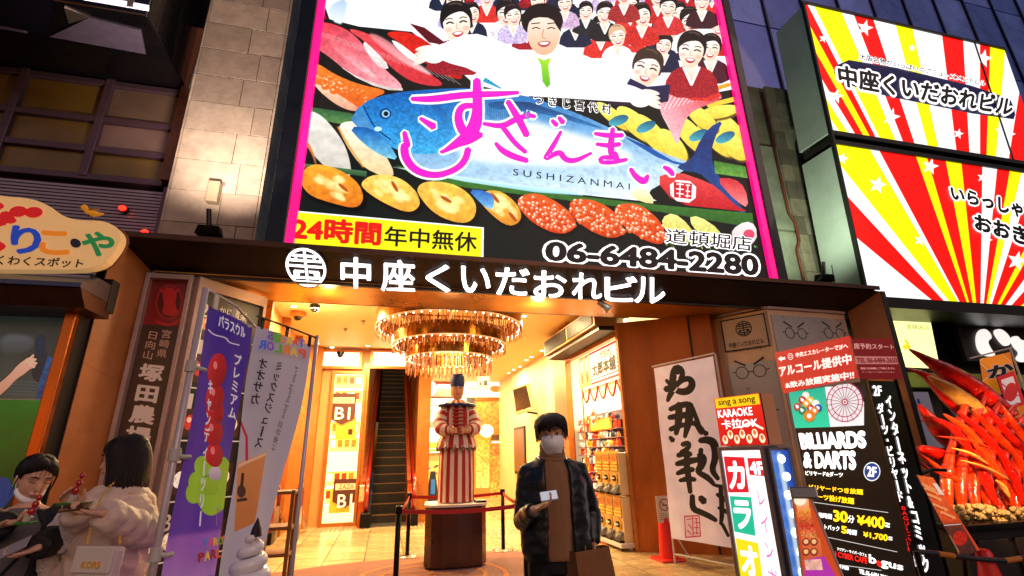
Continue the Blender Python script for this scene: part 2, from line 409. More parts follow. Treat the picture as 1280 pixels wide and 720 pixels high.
# soffit
so = M().box((-2.85, 6.5, 3.70), (7.55, 7.5, 3.76)); so.build('soffit_panel', GOLD, portal)
M().box((-1.9, 7.5, 3.70), (4.0, 7.56, 4.15)).build('soffit_edge', mat('bronze_edge', '#5a3616', .35, .6), portal)
M().box((-2.85, 6.505, 3.66), (7.55, 6.56, 3.699)).build('soffit_trim', HEADER, portal)
# building name
chars = [('中', 427, 463, 319, 357), ('座', 477, 518, 322, 361), ('く', 533, 562, 328, 362), ('い', 577, 612, 331, 363), ('だ', 620, 661, 332, 366), ('お', 667, 707, 336, 369), ('れ', 715, 751, 339, 371), ('ビ', 756, 795, 342, 374), ('ル', 793, 830, 344, 376)]
for c, a, b, y0, y1 in chars: letter(hp, c, [(a, y0), (b, y0+(b-a)*.07), (b, y1+(b-a)*.04), (a, y1)], WHITEE, portal, n=.03, off=.02, thick=.03)
em = M(); ea = hp.hit(383, 334); er = (hp.hit(408, 335.5)[0]-hp.hit(358, 332.5)[0])/2; hps = Pl(hp.O, hp.U, hp.V); _ky = (hp.hit(383, 310)[1]-hp.hit(383, 358)[1])/2/er; hps.V = hp.V*_ky; ea = (ea[0], ea[1]/_ky)
def ring2(m, pl, c, r0, r1, n, k=36, sy=1.0, a0=0, a1=2*math.pi):
    vs = []; fs = []
    for i in range(k+1):
        a = a0+(a1-a0)*i/k; vs += [pl.at(c[0]+r0*math.cos(a), c[1]+r0*sy*math.sin(a), n), pl.at(c[0]+r1*math.cos(a), c[1]+r1*sy*math.sin(a), n)]
    for i in range(k): fs.append((2*i, 2*i+1, 2*i+3, 2*i+2)) if r0 < r1 else fs.append((2*i+1, 2*i, 2*i+2, 2*i+3))
    m.add(vs, fs)
def bar2(m, pl, a0, b0, a1, b1, wd, n):
    d = Vector((a1-a0, b1-b0)); d.normalize(); q = Vector((-d.y, d.x))*wd/2
    m.add([pl.at(a0-q.x, b0-q.y, n), pl.at(a1-q.x, b1-q.y, n), pl.at(a1+q.x, b1+q.y, n), pl.at(a0+q.x, b0+q.y, n)], [(0, 1, 2, 3)])
def emblem(m, pl, c, r, n, wd=.1):
    ring2(m, pl, c, r*.88, r, n)
    B = lambda x0, y0, x1, y1, w_=wd: bar2(m, pl, c[0]+x0*r, c[1]+y0*r, c[0]+x1*r, c[1]+y1*r, w_*r, n)
    B(-.78, .38, .78, .38); B(-.9, .1, .9, .1); B(0, .88, 0, -.88); B(-.6, .62, .6, .62); B(-.62, -.18, -.12, -.18); B(.12, -.18, .62, -.18)
    B(-.6, -.18, -.6, -.42); B(.6, -.18, .6, -.42); B(-.36, -.18, -.5, -.5); B(.36, -.18, .5, -.5); B(-.8, -.5, .8, -.5); B(-.55, -.72, .55, -.72); B(-.45, .38, -.45, .62); B(.45, .38, .45, .62)
ringbg = M(); ring2(ringbg, hps, ea, 0.001, er*1.08, .012); ringbg.build('emblem_ground', DARK, portal)
emblem(em, hps, ea, er, .02, .12); em.build('emblem', WHITEE, portal)

# ------------------------------------------------------------------ stone pillar left of the billboard
pil = T('stone_pillar', 'tall pillar clad in pinkish stone panels left of the sushi billboard', 'pillar', (-2.4, 7, 0))
M().box((-2.93, 6.62, 3.9), (-1.86, 7.6, 11)).build('pillar_core', MORTAR, pil)
z = 3.96; row = 0
sp = face_y(6.62)
while z < 10.8:
    h = .47; cut = -2.93+(.60 if row % 2 else .78)*(1.07)+random.uniform(-.06, .06)
    for a, b in ((-2.93, cut), (cut, -1.86)):
        if row > 1 or True:
            M().slab(sp, a+.004, b-.004, z+.004, z+h-.004, 0, .03+random.uniform(-.004, .006)).build('stone_panel', random.choice(STONE), pil, bev=.003)
    M().box((-1.86, 6.6, z+.004), (-1.83, 7.6, z+h-.004)).build('stone_panel', STONE[row % 4], pil)
    M().box((-2.962, 6.6, z+.004), (-2.932, 7.6, z+h-.004)).build('stone_panel', STONE[(row+1) % 4], pil)
    z += h; row += 1
# small junction box on the pillar
a = PY(262, 240, 6.57)
jb = T('junction_box', 'small cream cover box screwed to the stone pillar above the floodlight', 'box', (a.x, 6.56, a.z-.2))
M().box((a.x, 6.46, a.z-.18), (a.x+.14, 6.585, a.z+.12)).build('cover', mat('cream_box', '#8f8068', .6), jb, bev=.01)
M().box((a.x-.02, 6.56, a.z+.12), (a.x+.16, 6.588, a.z+.15)).build('flange', GREYP, jb)

# ------------------------------------------------------------------ left building
LB = T('left_building', 'dark building on the left with brown metal window panels and ribbed grey cladding', 'building', (-7, 7.2, 0))
BRP = [mat('window_panel_%d' % i, c, .35, .1, var=.3, vscale=1.2, coat=.2) for i, c in enumerate(('#705620', '#7a6058', '#6a5648'))]
MULL = mat('mullion', '#5c4652', .4, .5, var=.2)
lp = face_y(7.2)
M().box((-16, 7.3, 0), (-2.97, 9, 12)).build('wall', mat('left_wall', '#2a2228', .7, var=.3), LB)
def on(pl, pts): return [pl.hit(*p) for p in pts]
# panels between mullions, from the photograph
rows_z = [5.05, 5.92, 6.42, 7.35, 8.2]
L0 = lp.hit(0, 230)[1]
zs = [lp.hit(110, 222)[1], lp.hit(110, 187)[1], lp.hit(120, 150)[1], lp.hit(130, 105)[1], lp.hit(140, 60)[1]]
xs_ = [-9.3, -6.9, lp.hit(12, 150)[0], lp.hit(122, 165)[0], lp.hit(232, 165)[0]]
for i in range(len(xs_)-1):
    for j in range(len(zs)-1):
        M().slab(lp, xs_[i]+.05, xs_[i+1]-.05, zs[j]+.05, zs[j+1]-.05, -.08, -.02+random.uniform(0, .01)).build('window_panel', BRP[0] if j in (0, 2) and i != 3 else BRP[(i+j) % 3], LB)
for x in xs_[:-1]: M().slab(lp, x-.05, x+.05, zs[0], zs[-1], -.1, .06).build('mullion', MULL, LB, bev=.006)
M().slab(lp, xs_[-1]-.12, xs_[-1], zs[0], zs[-1]+.5, -.1, .16).build('edge_post', mat('copper_post', '#7a4a34', .35, .6, var=.3), LB)
for z_ in zs: M().slab(lp, xs_[0], xs_[-1]-.13, z_-.045, z_+.045, -.1, .045).build('transom', MULL, LB, bev=.006)
# ribbed cladding under the windows
cl = M(); z0c, z1c = 3.3, zs[0]-.06; n = int((z1c-z0c)/.05)
for i in range(n): cl.slab(lp, -16, -2.98, z0c+i*.05, z0c+i*.05+.033, -.09, .0)
cl.build('ribbed_cladding', mat('ribbed_metal', '#9a8c98', .4, .4, var=.2, vscale=1), LB, kind='stuff')
M().slab(lp, lp.hit(203, 262)[0]-.02, lp.hit(203, 262)[0]+.04, z0c, z1c, -.05, .05).build('conduit', MULL, LB)

# black video screen housing overhead
BX = T('screen_housing', 'black metal housing of an outdoor screen overhead at top left', 'housing', (-4, 5, 5.2))
GB = mat('gloss_black', '#0a0a0f', .3, .3, coat=.3, var=.3)
ZB = PY(110, 96, 7.15).z; YF = PZ(110, 8, ZB).y; XR = PY(234, 112, 7.15).x
m = M().box((-12, YF, ZB), (XR, 7.15, ZB+3)); m.build('housing_body', GB, BX, bev=.02)
m = M().box((-12, YF-.25, ZB+.25), (XR-.3, YF-.01, ZB+3)); m.build('screen_bezel', GB, BX, bev=.02)
def under(name, pts, mm, dz=.03):
    q = [PZ(u, v, ZB-.001-dz) for u, v in pts]; k_ = len(q); m = M(); m.add([p for p in q]+[p+Vector((0, 0, dz)) for p in q], [tuple(range(k_)), tuple(range(k_, 2*k_))[::-1]]+[(i, (i+1) % k_, (i+1) % k_+k_, i+k_) for i in range(k_)][::1]); m.build(name, mm, BX)
LIL = mat('lilac_metal', '#6a6076', .35, .4, var=.2)
under('underside_panel', [(62, 46), (112, 22), (176, 38), (182, 68)], LIL); under('underside_panel', [(0, 24), (0, 36), (34, 42), (14, 30)], LIL); under('underside_duct', [(0, -2), (66, 0), (58, 44), (0, 32)], mat('duct_black', '#101020', .35, .4), .06)
under('lit_screen_strip', [(110, -6), (186, 8), (186, 14), (104, 0)], mat('screen_glow', '#e8d8f0', .3, emit=.9), .02)
under('bracket', [(160, -4), (168, -3), (166, 9), (158, 8)], STEEL, .08); under('hanging_fin', [(80, 10), (92, 14), (112, 22), (86, 30)], STEEL, .05)
M().cyl(PY(272, -10, 6.9), PY(236, 112, 6.9), .02, n=6).build('edge_rail', STEEL, BX)

# red warning lamps on the cladding
for k, (u, v, lab) in enumerate(((153, 260, 'small glowing red lamp on the ribbed cladding, nearer the bird ornament'), (181, 290, 'small glowing red lamp on the ribbed cladding, lower one beside the portal corner'))):
    c = PY(u, v, 7.12); l = T('red_lamp', lab, 'lamp', c, 'red lamps on the cladding')
    M().ball(c, .045, 12, sc=(1, .8, .8)).build('lamp_bulb', mat('red_glow_%d' % k, '#ff1a10', .3, emit=6), l, smooth=True)
    M().cyl(c+Vector((0, .02, 0)), c+Vector((0, .1, 0)), .05).build('lamp_base', DARK, l)

# ------------------------------------------------------------------ strip of wall between billboard and the right-hand signs
RB = T('rear_building', 'weathered tile and concrete wall with a blue panelled upper floor behind the right hand signs', 'building', (8, 8, 0))
rp = face_y(7.4)
M().box((4.6, 7.42, 3.9), (16, 9.5, 9.2)).build('wall', mat('weathered_concrete', '#6d6a5c', .85, var=.4, vscale=2.5, bump=.3, bscale=8), RB)
def colx(u, v): return rp.hit(u, v)[0]
x0t, x1t = rp.hit(985, 240)[0]-.05, rp.hit(1012, 240)[0]
TILE = [mat('old_tile_%d' % i, c, .7, var=.4, vscale=4, bump=.2) for i, c in enumerate(('#7d7464', '#6a6257', '#8d8472'))]
z = 3.95; r_ = 0
while z < 9.1:
    xm = x0t+(x1t-x0t)*.42
    for a, b in ((x0t, xm), (xm, x1t)): M().slab(rp, a+.004, b-.004, z+.004, z+.40, 0, .05+random.uniform(0, .012)).build('wall_tile', random.choice(TILE), RB)
    z += .405; r_ += 1
for zz0, zz1 in ((3.95, 5.6), (5.65, 7.6)): M().slab(rp, rp.hit(962, 300)[0]-.35, x0t-.02, zz0, zz1, 0, .03).build('concrete_panel', mat('green_grey_panel', '#7c8272', .8, var=.35, vscale=2.5), RB)
pp = M(); xx = x0t-.13
pp.tube([(xx, 7.32, 9.0), (xx, 7.32, 6.0), (xx+.1, 7.32, 5.8), (xx+.1, 7.32, 5.4), (xx, 7.32, 5.2), (xx, 7.32, 4.4)], .028, 8); pp.build('drain_pipe', mat('rusty_pipe', '#6a2f1c', .7, var=.4, vscale=20), RB, smooth=True)
# blue facade at top right
bp_ = face_y(9.2)
BLU = [mat('blue_panel_%d' % i, c, .3, .3, var=.25, vscale=1.3, coat=.4) for i, c in enumerate(('#6480e0', '#5470d0', '#7290f0'))]
zb = bp_.hit(930, 20)[1]
M().box((5.5, 9.3, 9.3), (40, 12, 24)).build('upper_wall', mat('blue_wall', '#1a2350', .6), RB)
xb = 5.9
for i in range(12):
    for j in range(3):
        M().slab(bp_, xb+i*1.5+.03, xb+(i+1)*1.5-.03, 10.15+j*3.3, 10.1+(j+1)*3.3, -.08, 0).build('facade_panel', BLU[(i*2+j) % 3], RB)
    M().slab(bp_, xb+i*1.5-.03, xb+i*1.5+.03, 9.3, 20, -.08, .06).build('facade_mullion', mat('blue_mullion', '#10173a', .4, .5) if i == 0 else bpy.data.materials['blue_mullion'], RB)
for k, zz in enumerate((9.35, 9.62, 9.88)): M().slab(bp_, 5.5, 24, zz, zz+.2, -.05, .25-.08*k).build('facade_ledge', mat('lilac_ledge_%d' % k, '#8080b4', .5, .3, var=.2), RB)
# ------------------------------------------------------------------ interior of the passage
ITR = T('passage_shell', 'cream and copper walls and ceiling of the shopping passage behind the portal', 'building interior', (1, 13, 0))
CEIL = mat('cream_ceiling', '#ecd090', .55, var=.08, vscale=1.5)
M().box((-2.6, 7.5, 4.151), (4.3, 13.1, 4.25)).build('ceiling', CEIL, ITR)
M().box((.75, 13.1, 4.151), (5.2, 19.3, 4.25)).build('ceiling', CEIL, ITR)
WALLX = Pl((4.0, 0, 0), (0, -1, 0))
# right wall, beyond the souvenir shop
M().box((4.2, 11.75, 0), (4.4, 19.2, 4.15)).build('right_wall', CREAM, ITR)
M().box((4.0, 11.0, 0), (4.2, 11.75, 4.15)).build('right_pier', mat('copper_pier', '#a06a34', .4, .3, var=.2), ITR)
# left wall
M().box((-2.3, 7.6, 0), (-2.1, 13.1, 4.15)).build('left_wall', ORANGEW, ITR)
# end wall with B1 light box recess, escalator opening
xe0, xe1 = PY(464, 600, 13.1).x, PY(514, 600, 13.1).x
print('escalator x', xe0, xe1)
ew = face_y(13.1)
def rect(pl, u0, v0, u1, v1):
    a = pl.hit(u0, v1); b = pl.hit(u1, v0); c = pl.hit(u0, v0); d = pl.hit(u1, v1)
    return min(a[0], c[0])*.5+max(a[0], c[0])*.5, max(b[0], d[0])*.5+min(b[0], d[0])*.5, (a[1]+d[1])/2, (b[1]+c[1])/2
FR = mat('copper_frame', '#b06a2c', .32, .45, var=.2)
zt = 3.78
M().box((-2.3, 13.13, 0), (xe0-.3, 13.25, 3.77)).build('end_wall', ORANGEW, ITR); M().box((-2.3, 13.12, 3.775), (-1.625, 13.25, 4.15)).build('end_wall', ORANGEW, ITR)
M().box((-1.62, 13.12, zt), (xe1+.12, 13.25, 4.15)).build('end_wall', ORANGEW, ITR)
M().box((-.62, 13.1, 0), (xe0-.22, 13.3, zt)).build('end_pier', FR, ITR)
M().box((xe1+.1, 13.1, 0), (xe1+.42, 19, 4.15)).build('escalator_side_wall', FR, ITR)
M().box((xe0-.3, 13.3, 0), (xe0-.22, 24, 7)).build('shaft_wall', ORANGEW, ITR)
M().box((xe1+.1, 19, 0), (xe1+.2, 24, 7)).build('shaft_wall', ORANGEW, ITR)
M().box((xe0-.3, 24, 3), (xe1+.2, 24.2, 8)).build('shaft_end', DARK, ITR)
M().box((xe0-.3, 15, 7), (xe1+.2, 24.2, 7.1)).build('shaft_ceiling', DARK, ITR)
# luminous coffers above
for (u0, u1) in ((398, 450), (466, 507)):
    a = ew.hit(u0, 458); b = ew.hit(u1, 442)
    M().slab(ew, a[0], b[0], a[1]+.0, b[1], .0, .03).build('light_coffer', mat('coffer_glow', '#fff3d0', .5, emit=2.6), ITR)
    for (c0, c1, d0, d1) in ((a[0]-.07, b[0]+.07, a[1]-.07, a[1]), (a[0]-.07, b[0]+.07, b[1], b[1]+.05), (a[0]-.07, a[0], a[1], b[1]), (b[0], b[0]+.07, a[1], b[1])):
        M().slab(ew, c0, c1, d0, d1, 0, .14).build('coffer_frame', FR, ITR)
# splayed copper fins on the left wall
for y in (8.6, 10.2, 11.8):
    M().box((-2.1, y, 0), (-1.95+.0, y+.12, 4.15)).build('wall_fin', FR, ITR)
M().hexa([(-2.1, 12.9, 0), (-1.6, 13.08, 0), (-1.6, 13.08, 4.14), (-2.1, 12.9, 4.14), (-2.1, 12.6, 0), (-1.62, 12.95, 0), (-1.62, 12.95, 4.14), (-2.1, 12.6, 4.14)]).build('wall_fin', FR, ITR)

# B1 light box with posters and pennants
b1 = T('poster_showcase', 'tall lit showcase of orange posters with two brown B1 pennants left of the escalator', 'display', (-1.1, 13.0, 0))
B = lambda u, v: ew.hit(u, v)
x0, x1 = B(412, 550)[0], B(449, 550)[0]; z0, z1 = .08, B(430, 468)[1]
ar = Art(ew, x0, x1, z0, z1, 260, '#ffe9b0'); ar.px = False
W_ = x1-x0; H_ = z1-z0
def rr(a, b, c, d, col, col2=None, **k): ar.poly([(x0+W_*a, z1-H_*b), (x0+W_*c, z1-H_*b), (x0+W_*c, z1-H_*d), (x0+W_*a, z1-H_*d)], col, col2, **k)
rnd = random.Random(3)
for k in range(9):
    t0 = k/9
    if k % 3 == 2: continue
    rr(.03, t0+.005, .97, t0+.1, '#e8a040', '#ffd070', noise=.3)
    for j in range(4): rr(.05+.23*j, t0+.02, .05+.23*j+.16, t0+.07, ['#a02a10', '#d86018', '#7a2808', '#fff0c0'][rnd.randrange(4)], noise=.5, ns=6)
    rr(0, t0, 1, t0+.006, '#ffffff'); rr(0, t0+.105, 1, t0+.11, '#fffbe8')
for t0 in (.31, .79): rr(.18, t0, .85, t0+.15, '#f0a030', '#e08818', noise=.15); rr(.3, t0+.02, .75, t0+.025, '#8a4010'); rr(.6, t0+.08, .75, t0+.12, '#302010')
ar.panel('poster_panel', b1, n=.02, emit=.75)
for (c0, c1, d0, d1) in ((x0-.07, x0, z0, z1), (x1, x1+.07, z0, z1), (x0-.07, x1+.07, z1, z1+.08), (x0-.07, x1+.07, 0, z0)): M().slab(ew, c0, c1, d0, d1, -.05, .1).build('showcase_frame', FR, b1, bev=.006)
BRN = mat('pennant_brown', '#4a1a10', .6)
for (u0, v0, u1, v1, lt) in ((415, 492, 443, 531, 492), (418, 599, 446, 634, 599)):
    a = B(u0, v0); b = B(u1, v1); xm = (a[0]+b[0])/2
    M().prism(ew, [(a[0], a[1]), (a[0], b[1]+.15), (xm, b[1]), (b[0], b[1]+.15), (b[0], a[1])], .05, .06).build('pennant', BRN, b1)
    o = 8 if lt > 500 else 0
    M().slab(ew, a[0]+.04, b[0]-.04, a[1]-.24, a[1]-.1, .06, .064).build('pennant_band', mat('pale_band', '#e8c8a0', .6), b1)
    letter(ew, 'ZAZA', [(a[0]+.12, a[1]-.12), (b[0]-.1, a[1]-.12), (b[0]-.1, a[1]-.22), (a[0]+.12, a[1]-.22)], BRN, b1, n=.067, off=.0, px=False)
    letter(ew, 'B1', [(a[0]+.12, a[1]-.34), (b[0]-.12, a[1]-.34), (b[0]-.12, a[1]-.62), (a[0]+.12, a[1]-.62)], mat('pennant_letter', '#ffe8c8', .5, emit=.3), b1, n=.064, off=.012, px=False)

# escalator
es = T('escalator', 'dark escalator climbing away between red copper balustrades', 'escalator', ((xe0+xe1)/2, 13, 0))
STP = mat('step_metal', '#120e0c', .5, .4); NOS = mat('step_nosing', '#6a4a30', .45, .5)
st = M(); no = M()
for i in range(26):
    y = 13.2+i*.38; z = i*.215
    M().box((xe0+.02, y, max(0, z-.3) if i else 0.0), (xe1-.02, y+.4, z+.19)).build('step', STP, es)
    M().box((xe0+.02, y-.006, z+.168), (xe1-.02, y+.02, z+.196)).build('step_nosing', NOS, es)
    for k in range(12): st.box((xe0+.05+k*(xe1-xe0-.1)/12, y-.012, max(.0, z-.02)), (xe0+.065+k*(xe1-xe0-.1)/12, y-.002, z+.16))
st.build('step_cleats', mat('cleat', '#2a211c', .5, .4), es, kind='stuff')
M().box((xe0-.1, 12.5, .001), (xe1+.08, 13.19, .012)).build('landing_plate', STEEL, es)
BAL = mat('balustrade_copper', '#b44a1c', .2, .5, var=.2, coat=.5); RUB = mat('handrail_rubber', '#8a1a10', .25, coat=.6)
for sx, xx in ((-1, xe0), (1, xe1)):
    xa, xb2 = (xx-.12, xx) if sx < 0 else (xx, xx+.1)
    pl = Pl((0, 0, 0), (0, 1, 0)); pl = Pl((xa, 0, 0), (0, 1, 0))
    prof = [(12.55, 0), (12.55, .55), (12.7, .88), (13.1, .95), (22.6, 6.2), (22.6, 5.2), (13.3, 0)]
    M().prism(pl, prof, -(xb2-xa), 0).build('balustrade', BAL, es, bev=.01)
    xm = (xa+xb2)/2
    pth = [(xm, 13.0, .3), (xm, 12.62, .32), (xm, 12.44, .5), (xm, 12.48, .8), (xm, 12.7, 1.0), (xm, 13.1, 1.07), (xm, 22.6, 6.33)]
    M().tube(pth, .045, 8, flat=.8).build('handrail', RUB, es, smooth=True)
    M().box((xa-.06, 12.4, 0), (xb2+.06, 12.75, .32)).build('newel_base', BLACKM, es, bev=.03)
# second handrail on the left, escalator down
h2 = T('down_escalator_rail', 'looped red handrail of the downward escalator at the left wall of the passage', 'handrail', (-1.7, 11, 0))
for dx in (0, .42):
    base = PZ(366+dx*38, 662, 0); bx_, by_ = -1.98+dx, 10.9
    M().tube([(bx_, by_+1.6, .1), (bx_, by_+.6, .5), (bx_, by_+.5, .85), (bx_, by_+.3, 1.0), (bx_, by_+.1, .98), (bx_, by_-.08, .75), (bx_, by_-.1, .4), (bx_, by_-.05, 0)], .045, 8).build('handrail', RUB, h2, smooth=True)
    M().box((bx_-.03, by_+.02, 0), (bx_+.03, by_+.6, .62)).build('newel', STEEL, h2, bev=.02)
    M().box((bx_-.06, by_-.12, 0), (bx_+.06, by_+.25, .22)).build('newel_base', BLACKM, h2, bev=.02)

# ------------------------------------------------------------------ wall advert and giant fruit stand piece on the left wall
lw = Pl((-2.09, 0, 0), (0, 1, 0))
wa = T('wall_advert', 'tall orange red advert panel on the left passage wall behind the white flag', 'advert', (-2.09, 9.8, 0))
a = lw.hit(358, 490); b = lw.hit(378, 600)
ar = Art(lw, 9.1, 10.1, 1.15, 2.35, 160, '#c8381c'); ar.px = False
for k in range(14): ar.poly([(9.2+.2*(k % 4), 2.25-.3*(k//4)), (9.36+.2*(k % 4), 2.25-.3*(k//4)), (9.36+.2*(k % 4), 2.05-.3*(k//4)), (9.2+.2*(k % 4), 2.05-.3*(k//4))], ['#f0b060', '#ffe8d0', '#7a1810'][k % 3], noise=.4, ns=6)
ar.ell((9.35, 1.45), .09, .16, '#f6d8b0'); ar.ell((9.75, 2.1), .1, .1, '#ffffff')
ar.panel('advert_panel', wa, n=.02, emit=.25)
fs = T('fruit_display', 'tower of glossy yellow plastic fruit on a green shelf by the left wall', 'display', (-1.75, 9.6, 0))
c = Vector((-1.78, 9.5, 0))
M().box((c.x-.3, c.y-.5, 2.28), (c.x+.28, c.y+.45, 2.40)).build('shelf', mat('green_shelf', '#2f8a1c', .3, coat=.5), fs, bev=.03)
FRM = [mat('fruit_%d' % i, c_, .25, coat=.6, var=.3, vscale=12) for i, c_ in enumerate(('#d8a818', '#b8c020', '#e07818', '#7a9a18'))]
rf = random.Random(5)
for L in range(5):
    rad = .27-.045*L
    for k in range(max(1, 7-L)):
        a = 2*math.pi*k/max(1, 7-L)+L*.4; M().ball((c.x+rad*.7*math.cos(a), c.y+rad*math.sin(a), 2.48+L*.15), .1-.008*L, 10, sc=(1, 1, 1.1)).build('fruit', FRM[rf.randrange(4)], fs, smooth=True)
M().ball((c.x, c.y, 3.25), .09, 10).build('fruit', FRM[1], fs, smooth=True)

# ------------------------------------------------------------------ ceiling fittings
def px_ceiling(u, v, z=4.15): return PZ(u, v, z)
LG = mat('downlight_glow', '#fff4d8', .4, emit=14)
RIM = mat('downlight_rim', '#d8b98a', .4)
spots = [(367, 383), (361, 421), (396, 429), (415, 434), (460, 432), (474, 387), (489, 384), (500, 382), (516, 384), (617, 388), (649, 392), (655, 395), (739, 399), (705, 421), (677, 438), (679, 447), (664, 446), (658, 450), (667, 454), (650, 458), (642, 462), (652, 464), (636, 466), (644, 468)]
def dl_mesh():
    m1 = M(); m1.lathe((0, 0, 0), [(.0005, -.004), (.05, -.004)], 16); m2 = M(); m2.lathe((0, 0, 0), [(.05, 0), (.052, -.008), (.07, -.008), (.074, 0)], 16)
    r = []
    for nm, mm, mt_ in (('glow', m1, LG), ('rim', m2, RIM)):
        me = bpy.data.meshes.new(nm); me.from_pydata(mm.v, [], [f[::-1] for f in mm.f]); me.materials.append(mt_); r.append((nm, me))
    return r
DL = dl_mesh()
pts_dl = []
for k, (u, v) in enumerate(spots):
    z = 4.15 if v > 378 else 3.7
    p = px_ceiling(u, v, 4.148)
    if p.y < 7.7 or p.y > 18.8: p = px_ceiling(u, v+3, 4.148)
    if p.y > 19 or (p.x < .8 and p.y > 13) or p.x < -2.05: continue
    pts_dl.append(p)
ORD = 'first second third fourth fifth sixth seventh eighth ninth tenth eleventh twelfth thirteenth fourteenth fifteenth sixteenth'.split()
for side in (0, 1):
    g_ = sorted([p for p in pts_dl if (p.x > 1.1) == bool(side)], key=lambda p: p.y)
    for k, p in enumerate(g_):
        d = T('ceiling_downlight', '%s lit ceiling downlight counted from the entrance, %s' % (ORD[k], 'right of the chandelier' if side else 'left of the chandelier centre'), 'ceiling light', p, 'downlights in the passage ceiling')
        for nm, me in DL: link(nm, me, d)
# dome cameras and small lantern
for (u, v, lab) in ((394, 384, 'black dome camera on the passage ceiling above the white flag'), (425, 448, 'small dark camera hanging in front of the bright ceiling coffer')):
    p = px_ceiling(u, v-3) if v < 400 else Vector((PY(u, v, 12.7).x, 12.7, 3.98))
    d = T('dome_camera', lab, 'camera', p)
    M().cyl(p, p-Vector((0, 0, .06)), .09, n=14).build('mount', BLACKM, d); M().ball(p-Vector((0, 0, .07)), .075, 12).build('dome', GB, d, smooth=True)
p = px_ceiling(373, 390); d = T('ceiling_lantern', 'small copper lantern fixed to the passage ceiling beside the dome camera', 'lantern', p)
M().lathe(p, [(.14, 0), (.15, -.06), (.1, -.1)], 14, cap=True).build('lantern_body', FR, d); M().ball(p-Vector((0, 0, .12)), .07, 10, sc=(1, 1, .7)).build('lantern_glass', BLACKM, d, smooth=True)
for (u, v, lab) in ((432, 411, 'small sprinkler head on the cream ceiling left of the chandelier'), (454, 401, 'tiny dark sensor on the cream ceiling beside the chandelier')):
    p = px_ceiling(u, v); d = T('sprinkler_head', lab, 'sprinkler', p); M().lathe(p, [(.05, 0), (.04, -.02), (.012, -.03), (.012, -.07), (.04, -.075), (.001, -.08)], 10).build('sprinkler', STEEL, d)
p = px_ceiling(713, 407); d = T('air_vent', 'square dark air vent in the passage ceiling', 'vent', p)
M().box((p.x-.2, p.y-.25, 4.11), (p.x+.2, p.y+.25, 4.15)).build('vent_frame', FR, d)
for k in range(7): M().box((p.x-.18, p.y-.22+k*.065, 4.09), (p.x+.18, p.y-.18+k*.065, 4.12)).build('louvre', mat('vent_dark', '#4a2f18', .5) if k == 0 else bpy.data.materials['vent_dark'], d)
M().box((2.0, 10.4, 4.143), (2.9, 10.9, 4.149)).build('access_hatch', mat('hatch', '#c09a64', .5), ITR)

# ------------------------------------------------------------------ chandelier: three tiers of brass rings with glass rods
ch = T('chandelier', 'large three tier round chandelier of brass rings and hanging red amber glass rods', 'chandelier', (1.07, 9, 4.1))
BR = mat('brass_ring', '#a8702c', .2, .85, var=.35, vscale=3)
GLS = [mat('amber_rod_%d' % i, c, .12, .15, coat=.8, emit=e, ecol=c) for i, (c, e) in enumerate((('#b83c14', .12), ('#c8702c', .2), ('#5a1c0c', .05), ('#f0b070', .35)))]
BUL = mat('bead_glow', '#fff0d0', .4, emit=6)
cx, cy = 1.07, 9.0
tiers = [(1.36, 4.02, .27, .16, 110), (1.05, 3.66, .24, .14, 88), (.79, 3.34, .17, .25, 70)]
for ti, (rad, zz, bh, rl, n) in enumerate(tiers):
    m = M(); m.lathe((cx, cy, 0), [(rad, zz), (rad, zz-bh), (rad-.03, zz-bh), (rad-.03, zz), (rad, zz)], 64); m.build('ring', BR, ch, smooth=False)
    m = M(); m.lathe((cx, cy, 0), [(rad+.006, zz-bh), (rad+.006, zz-bh-.014), (rad-.036, zz-bh-.014)], 64); m.build('ring_trim', mat('trim_glow_%d' % ti, '#e8a868', .3, emit=.5), ch)
    for layer, rr_ in enumerate((rad-.015, rad-.14, rad-.28)):
        for mi in range(4):
            m = M()
            for k in range(n):
                if (k*7+layer*3+ti) % 4 != mi: continue
                a = 2*math.pi*(k+.5*layer)/n; x = cx+rr_*math.cos(a); y = cy+rr_*math.sin(a); L = rl*(1-.12*layer)*(1 if k % 2 else .86); tz = zz-bh-.015-(.02 if layer else 0)
                m.tube([(x, y, tz), (x, y, tz-L)], [.0075, .0075], 6)
            m.build('glass_rods', GLS[mi], ch, kind='stuff', smooth=True)
    m = M()
    for k in range(n//2):
        a = 2*math.pi*k/(n//2); m.ball((cx+(rad-.06)*math.cos(a), cy+(rad-.06)*math.sin(a), zz-bh-.02), .013, 6)
    m.build('bead_lights', BUL, ch, kind='stuff')
    M().box((cx-rad, cy-.02, zz-.04), (cx+rad, cy+.02, zz-.01)).build('cross_bar', BR, ch)
    M().box((cx-.02, cy-rad, zz-.041), (cx+.02, cy+rad, zz-.011)).build('cross_bar', BR, ch)
for k in range(4):
    a = math.pi/4+k*math.pi/2; M().cyl((cx+.8*math.cos(a), cy+.8*math.sin(a), 3.1), (cx+.8*math.cos(a), cy+.8*math.sin(a), 4.15), .01, n=6).build('hanger', BR, ch)
M().lathe((cx, cy, 0), [(.001, 4.149), (1.1, 4.149), (1.1, 4.10), (.001, 4.10)], 40).build('mount_disc', mat('mount_disc', '#a8783c', .4, .3), ch)

